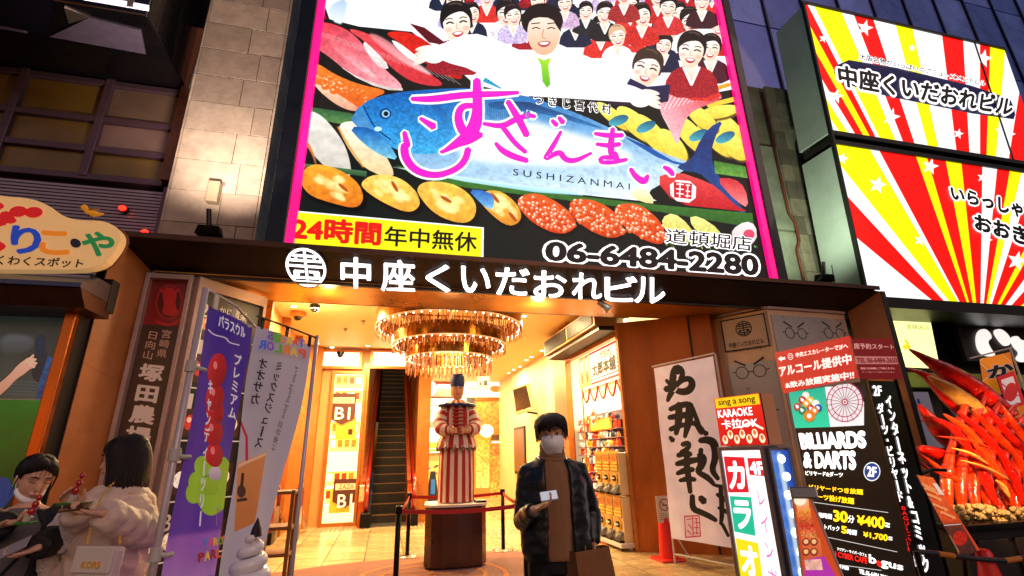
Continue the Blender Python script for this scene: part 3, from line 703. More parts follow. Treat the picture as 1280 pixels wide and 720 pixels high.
# ------------------------------------------------------------------ shops at the far end
bw = face_y(19.0)
BS = T('far_shop', 'bright shop front at the end of the passage with white notice panel and glass door', 'shop', (3, 19, 0))
M().box((xe1+.42, 19.05, 0), (5.3, 19.3, 4.15)).build('wall', CREAM, BS)
a = bw.hit(527, 497); b = bw.hit(637, 474)
fx0, fx1 = bw.hit(527, 540)[0], bw.hit(637, 540)[0]; sz0, sz1 = bw.hit(600, 497)[1], bw.hit(580, 476)[1]
ar = Art(bw, fx0, fx1, sz0, sz1, 420, '#fff6e6'); ar.px = False
W_, H_ = fx1-fx0, sz1-sz0
ar.poly([(fx0, sz1), (fx0+W_*.33, sz1), (fx0+W_*.33, sz0), (fx0, sz0)], '#7a3a28')
ar.ell((fx0+W_*.08, sz0+H_*.5), W_*.07, H_*.45, '#f4ece4')
ar.poly([(fx0+W_*.16, sz0+H_*.75), (fx0+W_*.33, sz0+H_*.72), (fx0+W_*.33, sz0+H_*.5), (fx0+W_*.16, sz0+H_*.52)], '#ffffff')
ar.line([(fx0+W_*.5, sz0+H_*.6), (fx0+W_*.6, sz0+H_*.45), (fx0+W_*.7, sz0+H_*.6)], .05, '#8a8a50'); ar.ell((fx0+W_*.83, sz0+H_*.5), W_*.07, H_*.2, '#e8743c', noise=.3); ar.ell((fx0+W_*.93, sz0+H_*.6), W_*.05, H_*.2, '#d85030')
ar.panel('fascia_sign', BS, n=.14, thick=.12, emit=.8)
zn0, zn1 = bw.hit(550, 566)[1], sz0-.05; nx1 = bw.hit(582, 540)[0]
ar = Art(bw, fx0, nx1, zn0, zn1, 260, '#ffffff'); ar.px = False
W_, H_ = nx1-fx0, zn1-zn0; rnd = random.Random(9)
for k, (c0, c1, w2, h2, cc) in enumerate(((.05, .12, .3, .03, '#d8785c'), (.05, .2, .34, .16, '#6aa8a0'), (.5, .2, .1, .3, '#c8a8a0'), (.05, .42, .32, .13, '#58706c'), (.5, .62, .4, .12, '#e090a8'), (.04, .8, .5, .12, '#d8d040'), (.04, .93, .9, .05, '#58a040'))):
    ar.poly([(fx0+W_*c0, zn1-H_*c1), (fx0+W_*(c0+w2), zn1-H_*c1), (fx0+W_*(c0+w2), zn1-H_*(c1+h2)), (fx0+W_*c0, zn1-H_*(c1+h2))], cc, noise=.5, ns=7)
ar.panel('notice_panel', BS, n=.08, emit=.8)
M().slab(bw, fx0-.06, fx0-.001, 0, sz1, 0, .12).build('door_frame', FR, BS); M().slab(bw, fx1+.001, fx1+.06, 0, sz1, 0, .12).build('door_frame', FR, BS)
M().slab(bw, nx1+.02, nx1+.3, 0, sz0-.03, 0, .1).build('dark_pillar', mat('navy_door', '#1c2430', .3), BS)
M().slab(bw, nx1+.32, fx1-.02, sz0-.12, sz0-.03, 0, .1).build('door_header', FR, BS)
# glass door with warm interior behind it
dx0 = nx1+.32
ar = Art(bw, dx0, fx1-.02, 0, sz0-.13, 220, '#b86a2a'); ar.px = False
W_, H_ = fx1-.02-dx0, sz0-.13
ar.poly([(dx0, sz0), (fx1, sz0), (fx1, sz0*.62), (dx0, sz0*.62)], '#e88838', '#a84818', noise=.5, ns=14); ar.ell((dx0+W_*.35, H_*.68), W_*.2, H_*.07, '#fff0c0', soft=2); ar.poly([(dx0+W_*.45, H_*.62), (dx0+W_, H_*.62), (dx0+W_, 0), (dx0+W_*.45, 0)], '#8a5020', '#c88838', noise=.6, ns=10)
ar.poly([(dx0+W_*.48, H_*.64), (dx0+W_, H_*.64), (dx0+W_, H_*.58), (dx0+W_*.48, H_*.58)], '#3a1c10'); ar.poly([(dx0+W_*.5, H_*.57), (dx0+W_, H_*.57), (dx0+W_, H_*.55), (dx0+W_*.5, H_*.55)], '#fff0d8')
ar.poly([(dx0+W_*.05, H_*.6), (dx0+W_*.42, H_*.6), (dx0+W_*.42, H_*.1), (dx0+W_*.05, H_*.1)], '#d07a30', '#f0b060', noise=.5, ns=8)
ar.panel('glass_door', BS, n=.03, emit=.75, rough=.08, coat=.8)
# posters and stand under the notice panel
pl2 = bw
for (u0, v0, u1, v1, c) in ((553, 568, 570, 583, '#8a3828'), (552, 585, 572, 602, '#e0d8c8'), (530, 576, 548, 606, '#e8c060')):
    a = bw.hit(u0, v1); b = bw.hit(u1, v0); ar = Art(bw, a[0], b[0], a[1], b[1], 60, c); ar.px = False
    rr2 = random.Random(u0)
    for k in range(9): xx_ = a[0]+(b[0]-a[0])*rr2.random()*.8; yy_ = a[1]+(b[1]-a[1])*rr2.random()*.8; ar.ell((xx_+.05, yy_+.05), .06, .04, ['#303030', '#d04030', '#f0e8d0', '#406080'][k % 4])
    ar.panel('poster', BS, n=.06, emit=.5)
st_ = T('floor_stand', 'small blue and black floor stand in front of the far shop', 'stand', PY(541, 612, 17.5)); st_.location.z = 0
c = st_.location; M().hexa([(c.x-.22, 17.7, 0), (c.x+.22, 17.7, 0), (c.x+.08, 17.7, 1.0), (c.x-.08, 17.7, 1.0), (c.x-.22, 17.5, 0), (c.x+.22, 17.5, 0), (c.x+.08, 17.6, 1.0), (c.x-.08, 17.6, 1.0)]).build('stand_body', mat('stand_dark', '#141c30', .4), st_)
M().box((c.x-.07, 17.47, .3), (c.x+.07, 17.52, .75)).build('stand_print', mat('stand_blue', '#2a70b8', .4, emit=.3), st_)
# little hanging sign
p0 = face_y(13.5); a = p0.hit(596, 487); b = p0.hit(611, 471)
hs = T('hanging_sign', 'small yellow hanging sign with dark pictograms below the chandelier on the right', 'sign', (a[0], 13.5, a[1]))
a = p0.hit(597, 487); M().slab(p0, a[0], b[0], a[1], b[1], 0, .04).build('sign_board', mat('sign_yellow', '#f0c878', .5, emit=.6), hs)
M().slab(p0, a[0], b[0], b[1], b[1]+.03, -.005, .045).build('sign_rail', BLACKM, hs)
for k, (s0, s1) in enumerate(((.12, .3), (.52, .86))): M().slab(p0, a[0]+(b[0]-a[0])*s0, a[0]+(b[0]-a[0])*s1, a[1]+.1, a[1]+(.2 if k == 0 else .25), .04, .046).build('pictogram', BLACKP, hs)
for f in (.1, .9): x_ = a[0]+(b[0]-a[0])*f; M().cyl((x_, 13.48, b[1]), (x_, 13.48, 4.15), .006, n=5).build('wire', BLACKM, hs)

# ------------------------------------------------------------------ right wall things
RW = Pl((4.2, 0, 0), (0, -1, 0))
tvp = Pl(PX(665, 512, 3.95), (.35, -1, 0), (.12, 0, 1))
t = T('wall_screen', 'dark tilted television on a bracket high on the cream wall', 'television', PX(660, 512, 4.1))
q = [tvp.hit(*p) for p in ((647, 519), (662, 514), (655, 481), (641, 487))]
qq = [tvp.hit(u, v) for (u, v) in ((644, 518), (667, 511), (659, 479), (640, 486))]
M().prism(tvp, qq, -.09, 0).build('casing', mat('tv_case', '#d8b888', .4), t)
g = [(qq[0][0]*.9+qq[2][0]*.1, qq[0][1]*.9+qq[2][1]*.1), (qq[1][0]*.9+qq[3][0]*.1, qq[1][1]*.9+qq[3][1]*.1), (qq[2][0]*.93+qq[0][0]*.07, qq[2][1]*.93+qq[0][1]*.07), (qq[3][0]*.93+qq[1][0]*.07, qq[3][1]*.93+qq[1][1]*.07)]
M().prism(tvp, g, .001, .012).build('screen', mat('tv_glass', '#2c2820', .2, coat=.5), t)
c = (Vector(tvp.at(*qq[0]))+Vector(tvp.at(*qq[1])))/2
M().tube([c+Vector((0, 0, .1)), c+Vector((.12, 0, -.02)), (4.2, c.y, c.z-.05)], .03, 6).build('bracket', BLACKM, t)
t = T('wall_frame', 'narrow black framed notice on the cream wall behind the masked man', 'frame', (4.2, 15, 1.2))
for (u0, u1, v0, v1, col) in ((645, 657, 532, 592, '#4a3010'), ):
    a = RW.hit(u0, v1); b = RW.hit(u1, v0); M().slab(RW, a[0], b[0], a[1], b[1], 0, .05).build('frame', DARK, t); M().slab(RW, a[0]+.08, b[0]-.08, a[1]+.08, b[1]-.08, .05, .055).build('notice', mat('notice_brown', '#6a4a20', .4), t)
t = T('lit_notice_board', 'bright notice board with a black frame beside the masked man head', 'notice board', (4.2, 12.4, 1.2))
a = RW.hit(688, 600); b = RW.hit(709, 520); M().slab(RW, a[0], b[0], 1.0, b[1], 0, .06).build('frame', BLACKM, t, bev=.005)
M().slab(RW, a[0]+.06, b[0]-.06, 1.06, b[1]-.06, .06, .065).build('lit_sheet', mat('notice_white', '#fff4e0', .4, emit=1.1), t)

# air curtain unit above the shop
AC = Pl(PX(773, 400, 3.98), (-.0, -1, 0))
t = T('air_curtain', 'long copper air curtain with two dark grilles above the souvenir shop', 'air conditioner', (3.9, 9.5, 3.7))
y0_, y1_ = 7.98, 11.0
M().box((3.55, y0_, 3.66), (3.999, y1_, 4.02)).build('casing', mat('ac_copper', '#b07a48', .35, .4), t, bev=.02)
M().box((3.62, y0_, 3.58), (3.99, y1_, 3.657)).build('outlet', DARK, t)
for (a, b) in ((y0_+.08, y0_+1.4), (y0_+1.5, y1_-.08)):
    M().box((3.535, a, 3.70), (3.549, b, 3.98)).build('grille_back', DARK, t)
    m = M()
    for k in range(10): m.box((3.52, a, 3.705+k*.028), (3.534, b, 3.715+k*.028))
    m.build('grille_slats', mat('grille_brown', '#1c0c06', .5, .2) if 'grille_brown' not in bpy.data.materials else bpy.data.materials['grille_brown'], t, kind='stuff')

# ------------------------------------------------------------------ souvenir shop
sh = T('souvenir_shop', 'brightly lit souvenir shop opening with copper frame and goods hanging inside', 'shop', (4.1, 9.5, 0))
Wx = WALLX
yn, yf = 8.0, 10.9                              # near and far edge of the opening
M().box((4.0, yn-.06, 0), (4.12, yn+.04, 3.6)).build('frame_post', FR, sh); M().box((4.0, yf-.04, 0), (4.12, yf+.1, 3.6)).build('frame_post', FR, sh); M().box((4.0, yf-1.0, 0), (4.02, yf-.96, 3.35)).build('frame_post', FR, sh)
M().box((4.0, yn+.04, 3.5), (4.12, yf-.04, 3.65)).build('frame_head', FR, sh)
M().box((4.0, yn, 3.651), (4.2, yf+.1, 4.15)).build('wall_above', CREAM, sh)
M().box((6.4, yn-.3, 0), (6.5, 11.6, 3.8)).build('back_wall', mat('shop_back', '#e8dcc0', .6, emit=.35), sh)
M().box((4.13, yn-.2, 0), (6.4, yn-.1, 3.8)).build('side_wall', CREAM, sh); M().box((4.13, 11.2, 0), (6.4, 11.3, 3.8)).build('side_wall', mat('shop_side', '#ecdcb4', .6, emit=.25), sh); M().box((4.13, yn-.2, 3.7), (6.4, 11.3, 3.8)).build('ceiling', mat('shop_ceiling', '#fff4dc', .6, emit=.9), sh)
# fascia with the shop name, printed red stripes
sp_ = Pl((3.975, 0, 0), (0, -1, 0))
a = [sp_.hit(724, 460), sp_.hit(773, 433)]; s0 = -(yf-.95); s1 = -(yn+.05); zt0 = 2.78; zt1 = 3.42
fs_ = T('shop_fascia', 'red striped name board with two small figures above the souvenir shop', 'sign', (3.98, 9, 2.9))
ar = Art(sp_, s0, s1, zt0, zt1, 420, '#f4e8e0'); ar.px = False
for k in range(9): ar.poly([(s0, zt0+.075*k), (s1, zt0+.075*k), (s1, zt0+.075*k+.04), (s0, zt0+.075*k+.04)], '#c81c28')
ar.poly([(s0, zt1), (s0+.62, zt1), (s0+.62, zt0), (s0, zt0)], '#e8903c')
for xx_ in (.1, .38): ar.poly([(s0+xx_, zt1-.02), (s0+xx_+.13, zt1-.02), (s0+xx_+.13, zt0+.25), (s0+xx_, zt0+.25)], '#38586c'); ar.ell((s0+xx_+.07, zt0+.2), .08, .12, '#c83018', noise=.4, ns=6)
ar.poly([(s0+.68, zt1-.06), (s1-.05, zt1-.05), (s1-.05, zt0+.1), (s0+.68, zt0+.1)], '#f6d8b8')
ar.panel('fascia_board', fs_, n=0, emit=.75)
letter(sp_, 'くいだおれ', [(s0+.85, zt1-.08), (s1-.25, zt1-.08), (s1-.25, zt1-.22), (s0+.85, zt1-.22)], BLACKP, fs_, off=.03, px=False)
letter(sp_, '太郎本舗', [(s0+.72, zt1-.25), (s1-.1, zt1-.25), (s1-.1, zt0+.14), (s0+.72, zt0+.14)], BLACKP, fs_, off=.05, px=False)
# bunting
BUN = mat('bunting_red', '#c02018', .6); BUNW = mat('bunting_cream', '#f0e0c0', .7, emit=.2)
for k in range(5):
    yy = yf-1.1-k*.42; tb = T('swag', '%s red trimmed cream swag from the left under the shop fascia' % ORD[k], 'bunting', (4.05, yy, 2.7), 'swags under the shop fascia')
    pts = [(4.05, yy+.2-.4*i/8, 2.74-.26*math.sin(math.pi*i/8)) for i in range(9)]
    m = M(); m.add(pts+[(4.05, yy+.2, 2.75), (4.05, yy-.2, 2.75)], [tuple(range(9))+(10, 9)]); m.build('cloth', BUNW, tb)
    M().tube(pts, .022, 6).build('trim', BUN, tb)
# shelves with goods
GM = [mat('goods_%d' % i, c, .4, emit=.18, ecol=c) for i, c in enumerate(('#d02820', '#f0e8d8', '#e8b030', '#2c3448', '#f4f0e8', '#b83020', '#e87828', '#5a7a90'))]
shelf = T('souvenir_shelves', 'tall shelves packed with small red and white souvenirs inside the shop', 'shelves', (4.9, 9.9, 0))
M().box((4.55, 9.0, 0), (4.6, 11.1, 2.3)).build('back_board', mat('shelf_board', '#8a7484', .5), shelf)
for r in range(11):
    z = .45+r*.165; M().box((4.3, 9.0, z-.015), (4.549, 11.1, z)).build('shelf_board', bpy.data.materials['shelf_board'], shelf)
rg = random.Random(11)
gb = [M() for _ in GM]
for r in range(11):
    z = .45+r*.165; y = 9.03
    while y < 11.02:
        wd = rg.uniform(.05, .09); h = rg.uniform(.09, .145); k = rg.randrange(8)
        if r > 4 and rg.random() < .4: gb[k].ball((4.36, y+wd/2, z+h/2), h/2, 8)
        elif rg.random() < .5: gb[k].box((4.31, y, z), (4.4, y+wd, z+h)); gb[(k+3) % 8].box((4.306, y+.01, z+h*.3), (4.3095, y+wd-.01, z+h*.7))
        else: gb[k].lathe((4.36, y+wd/2, z), [(.04, 0), (.04, h*.5), (.02, h*.8), (.02, h)], 8, cap=True)
        y += wd+.012
for k, g_ in enumerate(gb): g_.build('souvenirs', GM[k], shelf, kind='stuff')
# round sign and yellow poster inside
rs = T('round_price_sign', 'round red and white sign hanging inside the souvenir shop', 'sign', (4.15, 9.6, 2.2))
c = PX(742, 522, 4.15); prl = Pl((4.15, 0, 0), (0, -1, 0))
m = M(); ring2(m, prl, (-c.y, c.z), .001, .17, 0.0); m.build('disc', mat('disc_red', '#d84830', .5, emit=.3), rs); m = M(); ring2(m, prl, (-c.y, c.z), .13, .15, .004); m.build('disc_rim', WHITEPR, rs)
M().slab(prl, -c.y-.09, -c.y+.09, c.z-.03, c.z+.03, .004, .008).build('disc_band', WHITEPR, rs)
yp = T('framed_picture', 'orange framed yellow picture inside the souvenir shop', 'picture', (4.5, 9.4, 1.8)); prl2 = Pl((4.3, 0, 0), (0, -1, 0))
a = prl2.hit(737, 540); b = prl2.hit(764, 521); ar = Art(prl2, a[0], b[0], a[1], b[1], 100, '#d86a1c'); ar.px = False
W_, H_ = b[0]-a[0], b[1]-a[1]; ar.poly([(a[0]+W_*.08, a[1]+H_*.1), (a[0]+W_*.92, a[1]+H_*.1), (a[0]+W_*.92, a[1]+H_*.9), (a[0]+W_*.08, a[1]+H_*.9)], '#f8d040', noise=.4, ns=8); ar.panel('picture', yp, emit=.8)
# capsule toy machines
CAP = mat('machine_cream', '#c8a468', .4, emit=.1, var=.1); CLR = mat('machine_window', '#b8823c', .15, coat=.8, var=.5, vscale=18, emit=.15, col2='#7a2c18'); YEL = mat('machine_yellow', '#d8a030', .4, var=.2)
def capsule_machine(lab):
    t = T('capsule_machine', lab, 'capsule machine', (0, 0, 0), 'capsule toy machines at the shop entrance')
    # faces -X, width .31 along Y, height .78, depth .34
    M().box((0, -.152, 0), (.2, .152, .66)).build('cabinet', CAP, t, bev=.012)
    M().box((-.012, -.13, .36), (-.001, .13, .63)).build('window', CLR, t, bev=.003)
    m = M(); rc = random.Random(4)
    for k in range(14): m.ball((-.02, -.1+.05*(k % 5), .39+.05*(k//5)), .022, 6)
    m.build('capsules', GM[2], t, kind='stuff')
    M().cyl((-.001, 0, .26), (-.02, 0, .26), .09, n=20).build('dial_plate', YEL, t); M().cyl((-.021, 0, .26), (-.05, 0, .26), .045, n=14).build('dial', BLACKM, t); M().box((-.07, -.065, .248), (-.051, .065, .272)).build('dial_handle', WHITEP, t)
    m = M(); m.add([(-.004, -.13, .15), (-.004, .05, .15), (-.09, .05, .05), (-.09, -.13, .02)], [(0, 1, 2, 3)]); m.build('chute_flap', BLACKM, t, solid=.01)
    M().box((-.08, -.13, .0), (-.001, .13, .03)).build('chute_tray', BLACKM, t)
    M().box((-.014, -.148, .645), (.0, .148, .685)).build('top_card', YEL, t)
    return t
proto = None
kk = 0
for c_ in range(3):
    for r in range(2):
        y = 8.14+.32*c_; z = .12+.70*r
        lab = '%s capsule toy machine in the %s row, %s' % (('cream', 'yellow dialled')[r], ('lower', 'upper')[r], ('nearest the copper pillar', 'second from the copper pillar', 'farthest from the copper pillar')[c_])
        if proto is None: proto = capsule_machine(lab); proto.location = (3.79, y, z)
        else: copy_thing(proto, (3.79, y, z), lab)
t = T('machine_trolley', 'low wheeled white base that carries the stacked capsule machines', 'trolley', (3.8, 8.6, 0))
M().box((3.70, 7.95, .05), (4.0-.002, 8.97, .118)).build('base_plate', WHITEP, t, bev=.01)
for x in (3.74, 3.95):
    for y in (8.02, 8.9): M().cyl((x-.012, y, .025), (x+.012, y, .025), .025, n=10).build('castor', BLACKM, t)
# red counter behind machines
t = T('red_counter', 'low red display counter inside the shop entrance', 'counter', (4.3, 10, 0)); M().box((4.13, 9.4, 0), (4.29, 10.7, .46)).build('counter_body', REDM, t, bev=.01); M().box((4.10, 9.38, .461), (4.3, 10.72, .49)).build('counter_top', FR, t)
# splayed copper pillar at the right of the passage
t = T('copper_pillar', 'broad copper brown pillar between the souvenir shop and the white banner', 'pillar', (4.3, 7.4, 0))
PI_ = mat('copper_dark', '#b8641c', .36, .3, var=.3, vscale=1.3, stretch=(1, 1, .3), bump=.04, col2='#8a4812')
M().prism(fl, [(3.97, 7.9), (5.25, 7.05), (5.6, 7.3), (4.3, 8.0)], 0, 3.699).build('pillar_sheet', PI_, t)
M().prism(fl, [(3.93, 7.9), (3.965, 7.88), (4.0, 7.98), (3.93, 7.98)], 0, 3.699).build('pillar_edge', FR, t)
for xx_, yy_ in ((4.95, 7.235),): M().prism(fl, [(xx_-.01, yy_-.012), (xx_+.01, yy_-.026), (xx_+.01, yy_), (xx_-.01, yy_+.01)], 0.01, 3.69).build('pillar_joint', DARK, t)
# ------------------------------------------------------------------ interior lamps (the lit downlights and coffers)
def lamp(kind, loc, e, col=(1, .66, .3), size=.3, aim=None, blend=.6, ang=100):
    l = bpy.data.lights.new('ceiling_or_spot_lamp', kind); l.energy = e; l.color = col
    if kind == 'AREA': l.size = size
    else: l.shadow_soft_size = size
    if kind == 'SPOT': l.spot_size = R(ang); l.spot_blend = blend
    o = bpy.data.objects.new('ceiling_or_spot_lamp', l); COL.objects.link(o); o.location = loc
    d = (Vector(aim)-Vector(loc)) if aim else Vector((0, 0, -1)); o.rotation_euler = d.to_track_quat('-Z', 'Y').to_euler(); return o
WC = (1, .72, .34)
lamp('AREA', (-1.2, 9.3, 4.08), 205.3, WC, .5); lamp('AREA', (2.9, 9.6, 4.08), 175.9, WC, .4); lamp('AREA', (-.6, 11.4, 4.08), 205.3, WC, .6); lamp('AREA', (2.9, 12.5, 4.08), 175.9, WC, .5)
lamp('AREA', (3.3, 15.5, 4.08), 205.3, (1, .72, .36), .6); lamp('AREA', (2.2, 18, 4.08), 175.9, (1, .72, .36), .6)
lamp('POINT', (-1.3, 9.0, 3.75), 26.4, WC, .1); lamp('POINT', (1.07, 9.0, 3.05), 64.5, WC, .25); lamp('POINT', (1.07, 9.0, 3.6), 35.2, WC, .3)
lamp('AREA', (5.2, 9.6, 3.66), 132, (1, .85, .6), .8); lamp('AREA', (.1, 16, 6.8), 58.6, WC, .6)
lamp('POINT', (2.2, 7.0, 3.55), 17.6, WC, .1); lamp('POINT', (-.9, 7.0, 3.5), 17.6, WC, .1)
# ------------------------------------------------------------------ the big sushi billboard
q2 = lambda x, y: (330+x/3.79, y/3.79)
q3 = lambda x, y: (640+x/3.79, y/3.79)
q4 = lambda x, y: (330+x/3.427, 170+y/3.427)
q5 = lambda x, y: (640+x/3.427, 170+y/3.427)
L2 = lambda *p: [q2(*a) for a in p]
L3 = lambda *p: [q3(*a) for a in p]
L4 = lambda *p: [q4(*a) for a in p]
L5 = lambda *p: [q5(*a) for a in p]
bb = T('sushi_billboard', 'huge lit sushi restaurant billboard with smiling staff, tuna, pink edges and a phone number', 'billboard', (2.2, 6.2, 4))
FB = face_y(6.2); bx0, bx1, bz0, bz1 = -1.36, 5.95, 4.0, 10.9
A = Art(FB, bx0, bx1, bz0, bz1, 1500, '#0b1512')
A.poly(L2((150, 0), (1251, 0), (1251, 720), (100, 720)), '#101a18', '#1c1410', noise=.16, ns=40)
# top white field
A.poly(L2((230, -160), (280, 0), (310, 90), (450, 125), (700, 150), (830, 250), (1000, 400), (1251, 460))+L3((100, 440), (350, 470), (690, 490), (1060, 420), (960, 0), (940, -160)), '#ffffff', '#fbf7fb')
A.poly(L2((225, -60), (320, -60), (270, 20), (300, 90), (230, 80)), '#c02420', '#7a1418')
A.poly(L2((300, 30), (400, -20), (380, 120), (320, 100)), '#a8c4e0', '#e8f0fa', sm=1, soft=2)
# tuna slices upper left
A.poly(L2((185, 190), (300, 250), (400, 350), (560, 425), (690, 430), (560, 380), (420, 300), (300, 210)), '#f2eeea', '#cfc4bc', sm=1, noise=.15)
A.poly(L2((190, 170), (230, 100), (330, 110), (430, 160), (540, 300), (685, 425), (560, 410), (400, 345), (300, 260), (200, 200)), '#d63848', '#f4a4ac', ang=60, sm=2, noise=.22, ns=10)
A.poly(L2((290, 170), (360, 200), (470, 300), (560, 390), (450, 330), (330, 230)), '#e85a66', '#fbc4c6', sm=2, soft=2, noise=.2)
A.poly(L2((460, 190), (520, 220), (600, 320), (560, 330), (500, 270)), '#f6f2f0', '#d8ccc8', sm=1, noise=.2, ns=6)
A.poly(L2((380, 130), (480, 150), (620, 230), (740, 320), (880, 412), (720, 400), (610, 330), (500, 210)), '#e24a50', '#c82c34', ang=40, sm=2, noise=.14, ns=9)
A.poly(L2((480, 150), (560, 170), (720, 290), (820, 370), (700, 320), (560, 230)), '#f28a90', '#ffd0d0', sm=2, soft=3, op=.8)
A.poly(L2((600, 180), (700, 240), (760, 300), (700, 290), (620, 220)), '#fbf4f0', sm=1)
A.poly(L2((560, 150), (700, 148), (820, 230), (970, 380), (860, 365), (740, 280), (640, 200)), '#d82418', '#b81810', ang=50, sm=2, noise=.2, ns=8)
for k in range(26):
    x = 220+k*26; A.line(L2((x, 130+k*9), (x+60, 175+k*9)), .8, '#ffd8d8', sm=1, op=.5)
# salmon roe left
A.poly(L2((175, 290), (260, 300), (330, 350), (450, 400), (600, 430), (500, 470), (480, 540), (380, 500), (250, 410), (180, 350)), '#f2842c', '#e05a18', sm=2, noise=.2, ns=8)
A.poly(L2((225, 385), (330, 430), (480, 530), (380, 520), (280, 450)), '#f2c8a8', '#e8a080', sm=2, noise=.16)
for (x, y) in ((300, 380), (335, 400), (360, 395), (330, 430), (290, 410), (370, 425)): A.ell(q2(x, y), 5, 4.2, '#f06a20'); A.ell(q2(x-4, y-6), 1.8, 1.2, '#ffd8a8')
for k in range(40): x = 190+NP.rand()*300; A.ell(q2(x, 310+(x-190)*.42+NP.rand()*50), 1.2, .8, '#ffd0a0', op=.7)
A.poly(L2((145, 495), (480, 545), (420, 575), (340, 590), (150, 520)), '#33603a', '#5a8a4a', sm=1, noise=.2)
A.poly(L2((140, 560), (190, 515), (270, 540), (350, 630), (400, 720), (420, 850), (330, 830), (200, 700)), '#e9e4da', '#c9c2b6', sm=2, noise=.12, ns=20)
A.line(L2((150, 590), (180, 640), (230, 720), (250, 790)), [3, 5, 3, 1], '#d8763c', soft=1)
A.poly(L2((340, 580), (460, 570), (560, 700), (640, 860), (470, 800), (390, 690)), '#fbf2de', '#e8c890', sm=2, noise=.12)
A.line(L2((350, 600), (400, 690), (470, 790)), 2.2, '#e0943c', soft=1)
# egg row and shell-fish on the right
for (x, y, rx, ry, ro) in ((480, 550, 27, 8, 38), (590, 590, 32, 12, 42), (670, 640, 34, 12, 48), (850, 640, 32, 12, 48), (960, 640, 34, 13, 50), (1040, 620, 26, 11, 50), (980, 530, 26, 8, -10), (900, 560, 24, 10, 40), (760, 690, 26, 12, 50), (1060, 700, 20, 12, 40)):
    A.ell(q3(x+8, y+10), rx, ry, '#6a5418', rot=ro, soft=2); A.ell(q3(x, y), rx, ry, '#fbf06a', '#eac63c', rot=ro, noise=.12)
for (x, y, ro) in ((505, 570, -20), (635, 600, -25), (885, 640, -25), (1010, 650, -25)): A.ell(q3(x, y), 13, 6, '#1f5a78', '#4ab0c0', rot=ro, noise=.16, ns=5)
A.line(L3((930, 430), (1030, 400)), 5, '#f0a020'); A.line(L3((930, 500), (1050, 470)), 6, '#e8c83c')
A.poly(L3((700, 470), (760, 430), (870, 402), (960, 420), (1010, 465), (900, 505), (835, 540), (800, 620), (785, 700), (745, 610), (700, 530)), '#f4b8c0', '#d83c48', ang=-30, sm=2, noise=.16, ns=8)
for k in range(12): A.line(L3((720+k*22, 520-k*6), (770+k*20, 430+k*3)), 1.3, '#fff0f0', sm=1, op=.7)
# fish
A.poly(L2((395, 595), (460, 485), (600, 440), (780, 422), (1000, 415), (1251, 455))+L3((120, 470), (300, 530), (540, 640), (700, 720))+L5((780, 118), (700, 170), (560, 250), (640, 285), (400, 262), (200, 240), (0, 235))+L4((1131, 240), (900, 200), (760, 190), (650, 130), (600, 60)), '#1468b4', '#eefaff', ang=78, sm=1, noise=.15, ns=14)
A.poly(L2((460, 490), (600, 440), (780, 425), (960, 420), (1010, 560), (930, 700), (760, 740), (560, 690), (500, 590)), '#0c58a8', '#38a8e4', ang=80, sm=2, noise=.3, ns=7, op=.95)
A.poly(L2((395, 597), (520, 605), (600, 690), (640, 760), (560, 740), (470, 680)), '#1258a8', '#7ad0f0', sm=1, noise=.2)
A.poly(L2((900, 620), (1251, 560))+L3((200, 600), (480, 680), (620, 760), (300, 790), (0, 780), (-250, 760)), '#ffffff', sm=1, soft=14, op=.85)
A.line(L2((470, 500), (500, 560), (530, 610), (600, 660)), 1.6, '#0a2c5c'); A.ell(q2(540, 610), 5, 3, '#bfe4f4')
A.ell(q2(575, 538), 7.5, 6.8, '#0a3a78'); A.ell(q2(577, 538), 5, 4.8, '#9ad0e8'); A.ell(q2(578, 538), 3, 3, '#04101c')
A.poly(L2((1050, 480), (1251, 480))+L3((130, 500), (300, 555), (450, 612), (380, 600), (180, 545), (0, 515))+L2((1080, 520)), '#123a6c', '#2a7ab8', sm=1, noise=.16)
A.poly(L3((540, 650), (640, 690), (760, 760))+L5((770, 125), (700, 120), (620, 90), (490, 10)), '#124a94', '#1a5cae', sm=0)
for k in range(22): x = 1060+k*9; A.line(L2((x, 500), (x-3, 540+NP.rand()*25)), .7, '#1a3a60', sm=1, op=.6)
A.poly(L2((1035, 385), (1085, 312), (1170, 405), (1120, 420)), '#3cc0d8', '#1890b8', noise=.16)
for k in range(6): A.line(L2((1060+k*15, 390+k*4), (1080+k*14, 335+k*12)), .8, '#0a4a60', sm=1)
A.poly(L2((780, 470), (860, 520), (900, 640), (860, 600), (800, 520)), '#0e4c94', '#2a88cc', sm=2, soft=2, op=.7)
# tail
A.poly(L3((1003, 565), (965, 640), (930, 760), (900, 800), (850, 780), (870, 700), (930, 605)), '#1c3f86', '#0f2858', sm=1)
A.poly(L5((770, 100), (810, 20), (865, 10), (850, 80), (880, 170), (1000, 325), (1025, 362), (930, 290), (850, 200), (800, 155), (735, 150), (700, 130)), '#16306c', '#25508f', sm=1, noise=.2)
